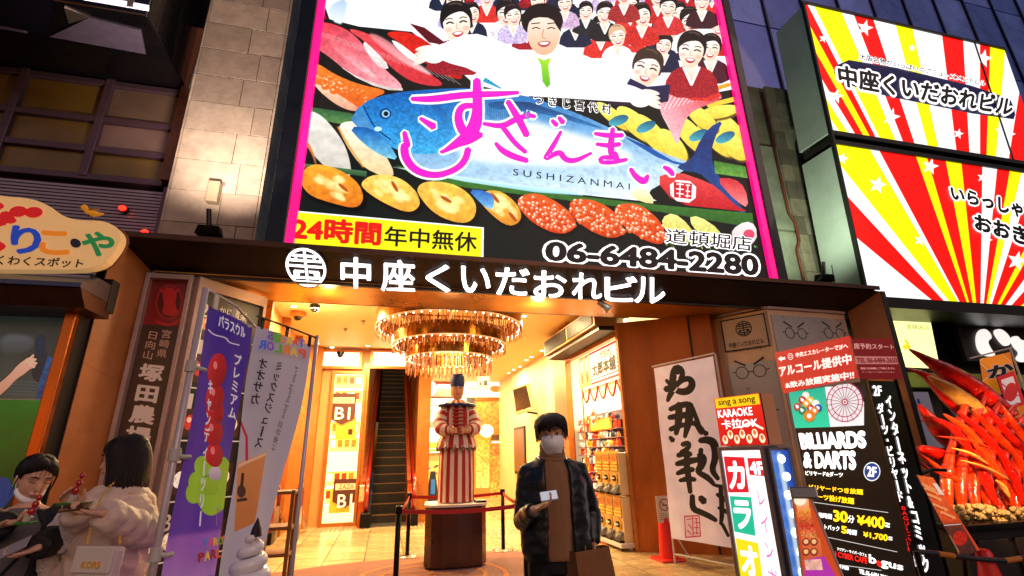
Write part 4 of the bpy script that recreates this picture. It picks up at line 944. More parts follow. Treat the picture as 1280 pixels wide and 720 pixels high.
# leaves and lower slab
A.poly(L5((865, 105), (1000, 130), (1010, 180), (870, 160)), '#3f7a2a', '#6aa040', noise=.2)
B_ = L5((610, 180), (700, 148), (850, 200), (900, 240), (960, 300), (1020, 325), (900, 312), (700, 292)); A.poly(B_, '#e24848', '#c01c24', sm=1, noise=.14, ns=10)
A.poly(L5((870, 180), (950, 180), (1000, 220), (1015, 310), (960, 280)), '#d83038', '#f08888', sm=1, noise=.14)
A.poly(L5((-500, 125), (-380, 150), (0, 215), (240, 252), (640, 295), (1030, 330), (1035, 392), (900, 370), (640, 325), (240, 275), (-200, 220), (-400, 175)), '#3f7a2c', '#2c5a22', noise=.16, ns=12)
A.poly(L4((120, 110), (440, 150), (440, 175), (150, 130)), '#4d7a50', '#2c4a2c')
A.poly(L5((-520, 130), (-100, 190), (250, 235), (310, 255), (100, 240), (-200, 195)), '#e8f8ff', '#9adcf0', sm=0, op=.9)
# sea urchin row
U = [((150, 170), (200, 115), (300, 130), (400, 190), (432, 262), (400, 312), (300, 290), (180, 250)), ((408, 200), (470, 160), (580, 172), (660, 240), (672, 300), (620, 332), (520, 290), (440, 240)), ((650, 220), (700, 188), (830, 205), (912, 280), (905, 352), (850, 378), (740, 342), (672, 270)), ((900, 250), (1000, 222), (1090, 290), (1108, 360), (1050, 392), (970, 335))]
for i, u in enumerate(U):
    cx_ = sum(a for a, b in u)/len(u); cy_ = sum(b for a, b in u)/len(u)
    A.poly([q4(a+(a-cx_)*.06+10, b+18) for a, b in u], '#020403', sm=2, soft=3)
    A.poly([q4(a, b) for a, b in u], ('#f6a42c', '#fbd060', '#f8c850', '#f4b440')[i], ('#d8701a', '#f0a838', '#e8a030', '#e08c28')[i], sm=2, noise=.2, ns=14)
    for k in range(16):
        a = NP.rand()*6.28; r = .6*NP.rand()**.5; A.ell(q4(cx_+(120 if i < 3 else 80)*r*math.cos(a), cy_+80*r*math.sin(a)+.3*100*r*math.cos(a)), 7, 3.5, '#fff0a8', rot=35, soft=2, op=.6)
for (x, y, ro) in ((340, 220, 40), (560, 215, 60), (780, 270, 30), (1065, 345, 50), (990, 265, 50)): A.ell(q4(x, y), 8, 2.2, '#b04c10', rot=ro, soft=1)
A.poly(L4((870, 225), (960, 235), (990, 270), (975, 320), (930, 290)), '#2a68b8', '#7ac0f0', sm=1, noise=.16)
# salmon roe boats
I_ = [((20, 262), (100, 238), (200, 282), (275, 350), (272, 400), (200, 425), (90, 375), (30, 310)), ((245, 270), (340, 268), (430, 312), (485, 385), (470, 432), (400, 437), (300, 385), (250, 330)), ((440, 290), (540, 286), (620, 345), (655, 400), (655, 465), (590, 458), (500, 405), (440, 350))]
for u in I_:
    A.poly([q5(a+8, b+14) for a, b in u], '#030504', sm=2, soft=3)
    A.poly([q5(a, b) for a, b in u], '#e85a20', '#c83a10', sm=2, noise=.2, ns=8)
    cx_ = sum(a for a, b in u)/8; cy_ = sum(b for a, b in u)/8
    for k in range(85):
        a = NP.rand()*6.28; r = NP.rand()**.5; x = cx_+118*r*math.cos(a); y = cy_+60*r*math.sin(a)+.42*118*r*math.cos(a)
        A.ell(q5(x, y), 3.0, 2.8, '#f2703a', op=.8); A.ell(q5(x-3, y-4), 1.3, 1.1, '#ffe8d8'); A.ell(q5(x+5, y+7), 1.2, 1, '#a82808', op=.8)
A.poly(L5((640, 350), (690, 325), (760, 380), (800, 460), (720, 450), (650, 400)), '#f4ea90', '#d8c850', sm=1, noise=.14); A.poly(L5((750, 350), (800, 340), (890, 400), (900, 450), (820, 450)), '#f4ea90', '#c8d060', sm=1, noise=.14)
A.poly(L5((940, 400), (1000, 362), (1045, 380), (1050, 450), (990, 470), (945, 440)), '#f0e8e4', '#d8c8c8', sm=1); A.ell(q5(1015, 420), 7, 6, '#d84868')
for k in range(50): A.ell(q5(660+NP.rand()*390, 440+NP.rand()*40), 2, .8, ['#8ad060', '#e8e880', '#3a7a30'][k % 3], rot=60, op=.8)
A.poly(L5((500, 250), (560, 200), (620, 290), (560, 285)), '#fbf6e0', '#e8d890', sm=1)
# the staff
def person_face(c, r, hair='#151012', robe='#8a1420', tilt=0, body=1, cap=None):
    x, y = c; skin, sk2 = '#fffaf4', '#f6ccb0'; ca, sa = math.cos(R(tilt)), math.sin(R(tilt))
    T_ = lambda *p: [(x+r*(a*ca-b*sa), y+r*(a*sa+b*ca)) for a, b in p]
    if body:
        A.poly([(x-r*.5, y+r*.95), (x-r*1.5, y+r*1.55), (x-r*1.8, y+r*3), (x+r*1.8, y+r*3), (x+r*1.5, y+r*1.5), (x+r*.5, y+r*.95)], robe, None, noise=.35, ns=5, sm=1)
        A.poly([(x-r*.38, y+r*.8), (x-r*.45, y+r*1.2), (x, y+r*2.1), (x+r*.45, y+r*1.2), (x+r*.38, y+r*.8)], '#fff4ee', '#f0c4a8'); A.line([(x-r*.5, y+r*1.1), (x, y+r*2.2)], r*.16, '#f4eef0', sm=1); A.line([(x+r*.5, y+r*1.1), (x, y+r*2.2)], r*.16, '#f4eef0', sm=1)
    A.poly(T_((-.86, .35), (-.95, -.3), (-.75, -.95), (-.2, -1.25), (.35, -1.22), (.82, -.85), (.95, -.25), (.84, .4), (.6, .2), (-.6, .2)), hair, sm=2)
    A.poly(T_((-.76, -.3), (-.78, .25), (-.62, .72), (-.3, 1.08), (0, 1.16), (.3, 1.08), (.62, .7), (.78, .25), (.76, -.3), (.45, -.7), (-.3, -.72)), skin, sk2, ang=55, sm=2)
    A.poly(T_((-.8, .0), (-.72, -.55), (-.2, -.98), (.5, -.92), (.8, -.5), (.84, .0), (.66, -.38), (.35, -.62), (-.25, -.5), (-.6, -.28)), hair, sm=1)
    A.line(T_((-.3, -1.05), (.1, -1.1), (.4, -.95)), r*.1, '#6a5048', op=.7)
    for sx in (-1, 1):
        A.line(T_((sx*.38-.2, .03), (sx*.38, -.06), (sx*.38+.2, .04)), max(.4, r*.085), '#1c1010', sm=1)
        A.line(T_((sx*.4-.2, -.2), (sx*.38, -.28), (sx*.4+.2, -.2)), max(.3, r*.055), '#4a3028', sm=1)
        A.ell(T_((sx*.5, .38))[0], r*.2, r*.13, '#f8a898', soft=1, op=.55)
    A.line(T_((.0, .05), (-.05, .36), (.1, .38)), max(.25, r*.035), '#d08868', sm=1)
    A.poly(T_((-.36, .54), (.38, .52), (.22, .8), (0, .86), (-.2, .8)), '#b82c40', sm=1); A.poly(T_((-.28, .57), (.3, .55), (.17, .7), (-.14, .71)), '#ffffff', sm=1)
crs = random.Random(17)
for k in range(46):
    x = -330+crs.random()*0+k*29; y = -150+crs.random()*110
    person_face(q3(x, y), 7+crs.random()*3, ['#151012', '#2a1a14', '#3a2418'][k % 3], ['#b01c24', '#d02c28', '#18243c', '#f0ecf4', '#c8b0d8', '#8a1820'][crs.randrange(6)], crs.uniform(-18, 18))
    A.line([q3(x-34, y+50), q3(x-46, y-10)], 3.0, '#fbe0d0', sm=1) if k % 3 == 0 else None
for (x, y) in ((420, 130), (560, 120), (700, 140), (790, 60), (980, 120), (300, 90), (560, 20), (690, -20), (780, 150), (250, -30), (-120, -20), (-190, 60), (-260, 10), (900, 330), (720, 210)):
    person_face(q3(x, y), 11+crs.random()*2, '#1a1214', ['#c02420', '#16203a', '#d83028'][crs.randrange(3)], crs.uniform(-14, 14))
for (c, r, robe, hair) in ((q2(900, 5), 12, '#b8a8d8', '#1a1418'), (q2(1150, 60), 15, '#efe6f4', '#1a1418'), (q2(1245, 110), 11, '#a01a24', '#20181a'), (q3(5, 70), 12, '#c8b8e0', '#201418'), (q3(350, 50), 10, '#1c2428', '#181214'), (q3(440, 60), 12, '#181c20', '#181214'), (q3(500, 170), 12, '#ffffff', '#d8b088'), (q3(615, 70), 13, '#c82820', '#20140f'), (q3(845, 95), 14, '#ffffff', '#181410'), (q3(120, 0), 11, '#8a1a20', '#181214'), (q3(250, 10), 11, '#c8a8c8', '#181214'), (q3(740, 30), 12, '#c83030', '#181214'), (q3(530, -30), 12, '#a02a2a', '#181214'), (q3(900, 0), 12, '#3a1820', '#181214')): person_face(c, r, hair, robe, NP.uniform(-12, 12))
person_face(q2(912, 105), 22, '#141012', '#9a1c28', -6)
A.poly(L2((690, 110), (760, 130), (870, 210), (930, 240), (860, 215), (780, 200)), '#5a1018', sm=0)
person_face(q3(940, 225), 15, '#141012', '#4a1424', 4); person_face(q3(850, 235), 20, '#16100f', '#a01c26', 8); person_face(q3(640, 320), 21, '#3a2a20', '#1a2c5c', 14, 0)
A.poly(L3((560, 370), (640, 410), (750, 400), (740, 480), (640, 500), (480, 500), (360, 420), (350, 400), (500, 470)), '#1a2550', '#2a1a28', sm=0)
# man in the white suit with a green tie
A.poly(L3((-200, 150), (-60, 190), (30, 250), (200, 260), (330, 290), (420, 370), (560, 400), (650, 440), (670, 490), (480, 480), (340, 470), (0, 450), (-180, 330), (-330, 290), (-430, 230), (-330, 210)), '#ffffff', '#f6f3fa', sm=1)
A.line(L3((60, 240), (120, 300), (150, 410)), 1.2, '#d8d4e4'); A.line(L3((230, 250), (190, 330), (165, 420)), 1.2, '#d8d4e4')
A.ell(q3(143, 98), 26, 22, '#17110f'); A.ell(q3(150, 155), 20.5, 28, '#ffeade', '#f0b08a', ang=70)
A.poly(L3((60, 120), (75, 60), (140, 40), (205, 60), (240, 160), (215, 130), (190, 85), (110, 80), (75, 110)), '#17110f', sm=1)
for sx in (-1, 1): A.line(L3((150+sx*36-18, 136), (150+sx*36, 128), (150+sx*36+18, 136)), 1.3, '#2a1814'); A.line(L3((150+sx*38-20, 112), (150+sx*36+18, 108)), 1.3, '#3a2820', sm=1)
A.line(L3((150, 140), (140, 178), (160, 182)), 1.0, '#c87850'); A.poly(L3((115, 198), (190, 192), (170, 222), (135, 224)), '#b84848', sm=1); A.poly(L3((125, 201), (180, 197), (165, 211), (138, 212)), '#ffffff', sm=1)
A.poly(L3((118, 270), (150, 285), (185, 272), (172, 310), (182, 400), (165, 415), (145, 385), (138, 310)), '#a8e030', '#58b020', sm=0)
for hx, hy, sg in ((-400, 262, -1), (640, 470, 1)):
    for k in range(4): A.ell(q3(hx+sg*(18+k*4), hy-34+k*20), 11, 3, '#fff2ea', '#f6d8c8', rot=sg*(12+k*4))
    A.ell(q3(hx-sg*30, hy), 14, 10, '#fff6f0')
# brushed name: white halo, then magenta
S = []
S += [(L2((700, 468), (800, 470), (950, 448), (1100, 445), (1205, 438)), [4, 7.5, 7, 6, 3]), (L2((1008, 378), (1010, 450), (1012, 520), (1000, 600), (960, 650), (880, 700), (840, 722)), [8, 10.5, 11, 16, 14, 6, 2]), (L2((1000, 500), (935, 500), (915, 560), (950, 640), (1010, 600), (1010, 510)), [5, 7, 9, 11, 10, 6]),
      (L2((665, 625), (680, 690))+L4((600, 40), (605, 95), (650, 150), (735, 172), (820, 145), (862, 105), (875, 55)), [4, 8, 9, 9, 8, 6.5, 6, 7, 7]), (L4((930, -8), (880, 25), (820, 40), (755, 68)), [6, 5, 4, 1.5]), (L2((740, 560), (805, 600)), [3, 8]),
      (L2((1040, 585), (1130, 600), (1190, 565), (1251, 545))+L3((60, 540), (110, 552)), [3, 6, 6, 5, 6, 3]), (L3((-20, 480), (30, 560), (70, 640)), [5, 8, 7]), (L5((-70, 30), (-45, 60), (0, 85), (65, 105)), [3, 6, 7, 5]), (L2((1130, 600), (1190, 680), (1240, 720)), [5, 5, 4]),
      (L3((190, 570), (212, 592)), [3.5, 5]), (L3((222, 556), (242, 580)), [3.5, 5.5]),
      (L3((232, 622), (190, 700))+L5((130, 108), (205, 62), (225, 100), (270, 108), (340, 72)), [2.5, 5.5, 3, 6, 6, 5, 2]),
      (L3((392, 632), (455, 642), (525, 640)), [3, 5.5, 4]), (L3((400, 682), (460, 690), (512, 682)), [3, 5, 4]), (L3((478, 608), (468, 680), (470, 730))+L5((440, 75), (450, 105)), [4, 7, 7, 7, 6]), (L5((440, 95), (390, 92), (375, 108), (430, 112), (492, 100)), [5, 6, 6, 5, 3]),
      (L5((508, 140), (530, 175), (568, 198), (582, 168)), [4, 6, 8, 3]), (L5((650, 132), (675, 145), (690, 166)), [3, 6, 4])]
for p, w_ in S: A.line(p, [a+7 for a in w_], '#ffffff')
for p, w_ in S: A.line(p, [a+1.4 for a in w_], '#b0108c')
for p, w_ in S: A.line(p, w_, '#f01cc4')
# red seal
A.poly(L5((676, 185), (790, 195), (785, 288), (680, 275)), '#ffffff', sm=1); A.poly(L5((692, 195), (772, 203), (768, 270), (694, 262)), '#cc1c28')
for (a, b, c, d) in ((705, 205, 735, 207), (720, 200, 718, 262), (703, 225, 735, 228), (705, 245, 735, 248), (745, 210, 762, 211), (745, 235, 762, 237), (753, 208, 751, 262), (742, 255, 763, 257)): A.line(L5((a, b), (c, d)), 1.5, '#ffffff', sm=1)
# yellow box
A.poly(L4((106, 316), (942, 390), (940, 530), (92, 466)), '#ffffff'); A.poly(L4((115, 323), (932, 395), (930, 521), (102, 460)), '#f8f018')
A.panel('printed_face', bb, n=0, thick=.1, emit=.86, base=0, rough=.3)
RDL = mat('print_red_lit', '#e0100a', .5, emit=.6); BKL = mat('print_black', '#050505', .5); WHL = mat('print_white_lit', '#ffffff', .5, emit=.8)
letter(FB, '24時間', [q4(128, 345), q4(500, 375), q4(495, 468), q4(122, 445)], RDL, bb, off=.05, n=.012)
letter(FB, '年中無休', [q4(520, 388), q4(912, 416), q4(908, 498), q4(515, 470)], BKL, bb, off=.022, n=.012)
letter(FB, '06-6484-2280', [q5(150, 456), q5(1045, 516), q5(1050, 597), q5(145, 532)], BKL, bb, off=.05, n=.012, halo=WHL, hoff=.07)
letter(FB, '道頓堀店', [q5(660, 398), q5(1022, 434), q5(1022, 496), q5(655, 460)], BKL, bb, off=.012, n=.018, halo=WHL, hoff=.06)
letter(FB, 'S U S H I Z A N M A I', [q5(5, 142), q5(503, 205), q5(503, 232), q5(3, 170)], BKL, bb, off=.005, n=.012)
letter(FB, 'つ き じ 喜 代 村', [q3(102, 448), q3(467, 500), q3(467, 545), q3(102, 497)], BKL, bb, off=.03, n=.012, halo=WHL, hoff=.04)
# frame and pink light edges
M().box((bx0-.22, 6.1, 3.99), (bx0-.002, 6.6, bz1)).build('frame_side', GB, bb, bev=.01); M().box((bx1+.002, 6.1, 3.99), (bx1+.16, 6.6, bz1)).build('frame_side', GB, bb, bev=.01)
M().box((bx0-.25, 6.32, 3.99), (bx1+.2, 6.6, bz1)).build('backing_box', DARK, bb)
PK = mat('pink_light_edge', '#ff0c78', .4, emit=.85)
M().box((bx0+.004, 6.13, 4.0), (bx0+.105, 6.198, bz1)).build('pink_edge', PK, bb); M().box((bx1-.115, 6.13, 4.0), (bx1-.004, 6.198, bz1)).build('pink_edge', PK, bb)

# ------------------------------------------------------------------ the two sunburst signs on the right
SB = Pl((7.85, 6.277, 3.92), (1, 0, 0), (0, -.279, 6.215))
SBW = 5.6
def sb(u, v): return SB.hit(u, v)
rsn = T('sunburst_sign', 'double deck lit sign box with red, yellow and white rays and stars at upper right', 'sign', (9, 6.2, 4))
ytop = sb(1005, 5)[1]; ymid1 = sb(1037, 163)[1]; ymid0 = sb(1041, 180)[1]; ybot = sb(1085, 370)[1]
def burst(cuts, y0, y1, w, stars, fn):
    a = Art(SB, 0, SBW, y0, y1, w, '#ffffff'); c = SB.hit(1225, 425)
    C_ = {'R': '#f01008', 'Y': '#fbf400', 'W': '#ffffff'}
    pts = []
    for ang, col in cuts: pts.append((SB.hit(1225-300*math.cos(R(ang)), 425-300*math.sin(R(ang))), col))
    a.px = False
    for k in range(len(pts)-1):
        p, q = pts[k][0], pts[k+1][0]; f = 6
        a.poly([c, (c[0]+(p[0]-c[0])*f, c[1]+(p[1]-c[1])*f), (c[0]+(q[0]-c[0])*f, c[1]+(q[1]-c[1])*f)], C_[pts[k][1]])
    a.px = True
    for (u, v, r) in stars:
        a.poly([(u+(r if k % 2 == 0 else r*.42)*math.sin(k*math.pi/5+.25), v-(r if k % 2 == 0 else r*.42)*math.cos(k*math.pi/5+.25)) for k in range(10)], '#ffffff')
    fn(a); return a
P1 = [(20, 'W'), (44, 'R'), (50, 'W'), (52, 'Y'), (54, 'W'), (56, 'Y'), (57.5, 'W'), (58.8, 'R'), (60.3, 'Y'), (61.6, 'R'), (62.8, 'W'), (63.6, 'Y'), (67.1, 'W'), (68.8, 'R'), (71.6, 'W'), (75, 'Y'), (77.8, 'W'), (82.9, 'R'), (86.8, 'W'), (90, 'R'), (92, 'Y'), (95, 'W'), (99, 'R'), (104, 'W'), (108, 'Y'), (113, 'R'), (120, 'W'), (126, 'Y'), (133, 'R'), (141, 'W'), (149, 'R'), (160, 'W')]
P2 = [(-5, 'W'), (39.7, 'R'), (47.3, 'W'), (51.4, 'Y'), (60, 'W'), (62, 'R'), (70.8, 'Y'), (73.8, 'R'), (79.2, 'Y'), (84, 'R'), (90.8, 'W'), (95.7, 'R'), (100, 'Y'), (104, 'W'), (108, 'R'), (116, 'Y'), (120, 'R'), (126, 'W'), (132, 'R'), (140, 'Y'), (150, 'R'), (170, 'W')]
def f1(a):
    navy = '#15153a'
    a.poly([(1040, 84), (1068, 72), (1260, 118), (1270, 140), (1266, 152), (1050, 108)], navy, sm=1)
a1 = burst(P1, ymid1, ytop, 900, [(1081, 35, 11), (1029, 48, 6), (1045, 120, 10), (1114, 146, 12), (1140, 60, 5), (1229, 73, 12), (1198, 167, 7), (1256, 168, 14), (1290, 100, 12)], f1)
a2 = burst(P2, ybot, ymid0, 900, [(1097, 231, 12), (1163, 208, 11), (1228, 222, 7), (1271, 326, 13), (1053, 198, 8), (1150, 300, 8), (1235, 300, 6)], lambda a: None)
pA = a1.panel('sign_panel', rsn, n=0, thick=.03, emit=.85, base=0); pB = a2.panel('sign_panel', rsn, n=0, thick=.03, emit=.85, base=0)
q6 = lambda x, y: (900+x/3.274, y/3.274); q7 = lambda x, y: (960+x/3.428, 190+y/3.428)
letter(SB, '中座くいだおれビル', [q6(478, 268), q6(1200, 405), q6(1185, 478), q6(488, 352)], BKL, rsn, off=.045, n=.014, halo=WHL, hoff=.10)
letter(SB, '大阪名物がいっぱいのアミューズメントビル', [q6(568, 222), q6(1085, 333), q6(1082, 354), q6(566, 246)], BKL, rsn, off=.03, n=.014, halo=WHL, hoff=.07)
letter(SB, 'いらっしゃい', [q7(778, 150), q7(1150, 232), q7(1150, 300), q7(785, 205)], BKL, rsn, off=.06, n=.014, halo=WHL, hoff=.09)
letter(SB, 'おおきに', [q7(880, 268), q7(1180, 350), q7(1180, 425), q7(885, 332)], BKL, rsn, off=.06, n=.014, halo=WHL, hoff=.09)
BXM = mat('sign_box_grey', '#a8b4ac', .5, .2, var=.15, vscale=1.5); TRM = mat('sign_trim', '#2a2826', .4, .5)
for (b0, b1) in ((ymid0, ybot), (ymid1, ytop)):
    m = M(); lo, hi = min(b0, b1), max(b0, b1)
    m.hexa([SB.at(0, lo, -.78), SB.at(SBW, lo, -.78), SB.at(SBW, hi, -.78), SB.at(0, hi, -.78), SB.at(0, lo, -.035), SB.at(SBW, lo, -.035), SB.at(SBW, hi, -.035), SB.at(0, hi, -.035)]); m.build('sign_box', BXM, rsn, bev=.005)
def trim(u0, u1, v0, v1, n0=-.04, n1=.03): M().slab(SB, u0, u1, v0, v1, n0, n1).build('sign_trim', TRM, rsn)
trim(-.05, -.001, ybot-.05, ytop+.05); trim(0, SBW, ytop+.001, ytop+.06); trim(0, SBW, ybot-.06, ybot-.001); trim(0, SBW, ymid0+.002, ymid0+.09); trim(0, SBW, ymid1-.09, ymid1-.002); trim(SBW*.83, SBW*.835, ymid1, ytop, 0, .02)
M().slab(SB, 0, SBW, ymid0+.09, ymid1-.09, -.7, -.08).build('gap_filler', DARK, rsn)
trim(.0, .0+SBW, ybot-.22, ybot-.07, -.78, .12)

# ------------------------------------------------------------------ sweets shop sign, left
gp = face_y(5.5)
gs = T('sweets_shop_sign', 'cream cloud shaped sign with coloured characters over the awning on the left', 'sign', (-3.5, 5.5, 3.4))
out = [gp.hit(*p) for p in ((-130, 250), (-60, 230), (0, 245), (38, 247), (62, 257), (78, 270), (98, 275), (128, 275), (147, 284), (153, 296), (146, 312), (125, 336), (60, 338), (-130, 336))]
out = [tuple(p) for p in smooth_poly(out, 2)]
M().prism(gp, out, -.12, 0).build('sign_board', mat('sign_cream', '#e8b878', .5, emit=.28, var=.06), gs, bev=.01)
M().prism(gp, [(a+(a > -3.2)*.015, b+.012) for a, b in out], -.14, -.121).build('sign_edge', mat('sign_edge', '#7a4420', .5), gs)
CT = {'ぐ': ('#d81c1c', (-48, 252, 18, 312)), 'り': ('#1c48c0', (16, 283, 50, 316)), 'こ': ('#f08c20', (51, 289, 86, 317)), '・': ('#101428', (90, 299, 100, 308)), 'や': ('#1c8a48', (104, 290, 142, 319))}
for c, (col, (a, b, c2, d)) in CT.items(): letter(gp, c, [(a, b), (c2, b+2), (c2, d+1), (a, d)], mat('character_'+col[1:], col, .5, emit=.25), gs, off=.045, n=.006, thick=.02)
for e in ((24, 265), (43, 266)): m = M(); c = gp.hit(*e); ring2(m, gp, c, .001, .075, .012, sy=.8); m.build('voicing_mark', bpy.data.materials['character_d81c1c'], gs)
letter(gp, 'わくわくスポット', [(-22, 318), (106, 324), (103, 335), (-24, 330)], BLACKP, gs, off=.02, n=.006)
# small bird
bd = T('bird_ornament', 'small orange yellow bird figure perched on top of the cream sign', 'ornament', PY(110, 268, 5.46))
c = PY(113, 266, 5.45); YB = mat('bird_orange', '#e89a20', .5, emit=.2, var=.2, vscale=30)
m = M(); m.tube([c+Vector(v) for v in ((-.06, 0, .03), (-.03, 0, .02), (.03, 0, -.005), (.08, 0, -.01), (.12, 0, 0))], [.012, .03, .035, .02, .006], 10); m.ball(c+Vector((-.065, 0, .055)), .03, 10); m.build('body', YB, bd, smooth=True)
M().tube([c+Vector((-.09, 0, .055)), c+Vector((-.12, 0, .05))], [.01, .001], 6).build('beak', mat('beak_red', '#c8481c', .5), bd)
M().tube([c+Vector((.0, -.03, .02)), c+Vector((.09, -.035, .03))], [(.02, .008), (.004, .004)], 8).build('wing', mat('wing_yellow', '#f4b838', .5), bd)
for s in (-.01, .02): M().cyl(c+Vector((s, 0, -.02)), c+Vector((s, 0, -.055)), .004, n=5).build('leg', BLACKM, bd)
# awning under the sign
aw = T('steel_awning', 'dull steel and brown awning below the cream sign', 'awning', (-3.6, 5.6, 3.2))
AWM = mat('awning_steel', '#6d6a78', .3, .6, var=.25, vscale=1.5); AWB = mat('awning_brown', '#5a3424', .35, .4, var=.3)
ax = gp.hit(118, 340)[0]; 
zA = gp.hit(60, 340)[1]; zB = gp.hit(60, 360)[1]; zC = gp.hit(60, 383)[1]
prof = Pl((0, 0, 0), (0, 1, 0))
for (x_a, x_b) in ((-8, -3.55), (-3.545, ax)):
    M().prism(Pl((x_b, 0, 0), (0, 1, 0)), [(5.62, zA), (5.36, zB+.03), (5.34, zB-.02), (5.9, zB-.02), (5.9, zA)], -(x_b-x_a) if False else 0, -(x_b-x_a) if False else -(x_b-x_a)).build('awning_top', AWM, aw)
    M().prism(Pl((x_b, 0, 0), (0, 1, 0)), [(5.36, zB-.025), (5.5, zC), (5.95, zC), (5.9, zB-.025)], -(x_b-x_a), 0).build('awning_front', AWB, aw)
# left shop window
wp = face_y(5.95)
sw = T('left_shop_window', 'dark shop window with a painted raised arm, figures and a green panel behind it', 'shop window', (-4, 5.95, 0))
a = Art(wp, -6.2, wp.hit(99, 392)[0]+.05, 0.0, wp.hit(50, 388)[1], 700, '#1c2222')
a.poly([(-60, 388), (110, 388), (80, 500), (-60, 500)], '#2b3430', '#3a4440', noise=.16, ns=60); a.poly([(0, 418), (35, 418), (45, 428), (35, 440), (0, 445)], '#7c8090', '#3a4444', sm=1, soft=4, op=.7)  # the pale soft patch is a window reflection painted into the colour
a.poly([(43, 426), (50, 416), (58, 420), (56, 432), (62, 460), (50, 480), (38, 470), (44, 445)], '#1a3450', '#0e1a28', sm=1, noise=.4, ns=6); a.poly([(60, 445), (72, 450), (66, 500), (45, 500), (48, 480)], '#1c5a98', '#123a6c', noise=.4, ns=5)
a.poly([(66, 460), (76, 452), (80, 466), (76, 498), (68, 498)], '#c07a58', '#8a3c28', sm=1, noise=.4, ns=4); a.poly([(68, 448), (84, 446), (82, 452), (70, 455)], '#b82a3c', sm=1); a.poly([(62, 462), (68, 470), (66, 478), (60, 470)], '#b02838')
a.line([(66, 462), (78, 455), (84, 460)], 2, '#d8a078'); 
for k in range(5): a.line([(8, 476+k*4), (46, 478+k*4)], 1, '#4a6a80', sm=1, op=.6)
arm = [(-40, 505), (-5, 482), (12, 468), (22, 456), (30, 450), (36, 446), (44, 447), (43, 452), (46, 454), (44, 459), (38, 461), (30, 468), (20, 474), (8, 488), (-20, 510)]
a.poly([(x+(x-20)*.12, y+(y-470)*.12) for x, y in arm], '#08090a', sm=2); a.poly(arm, '#e8b89c', '#c88a70', sm=2)
for k in range(4): a.line([(34, 455-k*.5), (41, 451+k*2.4)], 1.1, '#3a1c14', sm=1, op=.8)
for k, (x, y) in enumerate(((42, 444), (45, 449), (46, 454), (43, 459))): a.line([(33, 452), (x, y)], 3.2, '#e8c0a4', sm=1)
a.poly([(-60, 498), (90, 500), (70, 620), (-60, 620)], '#0a6a1c', '#053a10', noise=.15, ns=60); a.line([(-60, 498), (80, 500)], 1.2, '#7a6a58', sm=1)
a.poly([(-60, 590), (10, 597), (20, 615), (0, 640), (-60, 640)], '#1c3c78'); a.poly([(-60, 640), (90, 630), (60, 740), (-60, 740)], '#201818')
a.panel('painted_window', sw, n=0, emit=.3, rough=.25, coat=.15)
M().slab(wp, -6.2, wp.hit(80, 480)[0]+.25, wp.hit(50, 388)[1]+.001, wp.hit(50, 388)[1]+.35, -.05, .1).build('window_head', DARK, sw)
pa, pb = wp.hit(99, 392), wp.hit(115, 384)
lp_ = T('lit_copper_post', 'shiny copper post catching warm light at the edge of the left shop window', 'post', (pa[0], 5.8, 0))
M().box((pa[0], 5.72, 0), (pb[0], 5.94, pa[1]+.15)).build('post', mat('bright_copper', '#c46a28', .25, .75, var=.3, vscale=1.2, stretch=(1, 1, .5)), lp_, bev=.01)
M().box((pb[0]+.002, 5.80, 0), (xl0-.035, 6.1, 3.4)).build('dark_recess', DARK, lp_)

# ------------------------------------------------------------------ floodlights and spot on the portal
def floodlight(loc, lab, flip=1):
    t = T('floodlight', lab, 'floodlight', loc, 'floodlights on top of the portal'); c = Vector(loc)
    M().box((c.x-.02, c.y-.02, c.z), (c.x+.02, c.y+.02, c.z+.07)).build('bracket', BLACKM, t)
    m = M(); m.hexa([c+Vector(p) for p in ((-.15, -.08, .05), (.15, -.08, .05), (.13, .08, .05), (-.13, .08, .05), (-.11, -.12, .15), (.11, -.12, .15), (.1, .06, .19), (-.1, .06, .19))]); m.build('lamp_head', BLACKM, t, bev=.01)
    M().tube([c+Vector((-.02*flip, 0, .12)), c+Vector((-.06*flip, -.02, .4))], [.03, .028], 8).build('arm', BLACKM, t)
    return t
fc = PY(262, 297, 6.1); floodlight((fc.x, 6.1, 4.0), 'black floodlight on the portal top in front of the stone pillar')
fc2 = PY(1030, 352, 6.1); t = floodlight((fc2.x, 6.1, 3.99), 'black floodlight on the portal top beside the sunburst sign', -1)
M().cyl((fc2.x+.2, 6.1, 4.0), (fc2.x+.24, 6.1, 4.36), .008, n=5).build('antenna', BLACKM, t)
c = PY(752, 380, 6.62); t = T('track_spotlight', 'small silver spotlight hanging under the middle of the portal header', 'spotlight', c)
M().cyl((c.x-.03, c.y, 3.7), (c.x-.03, c.y, c.z+.02), .03).build('stem', BLACKM, t); M().ball((c.x-.02, c.y, c.z+.01), .045).build('joint', BLACKM, t, smooth=True)
M().tube([c+Vector((-.05, 0, .03)), c+Vector((.03, -.02, -.04)), c+Vector((.09, -.04, -.1))], [.045, .055, .075], 14).build('lamp_head', STEEL, t, smooth=False); 
# real lamps at those fixtures
lamp('SPOT', (fc.x+.1, 5.5, 4.2), 480, (1, .78, .64), .1, (-2.35, 6.65, 7.6), 1.0, 110)
lamp('SPOT', (fc2.x-.2, 5.6, 4.3), 300, (.85, 1, .7), .08, (7.4, 7.3, 6.9), .9, 120)

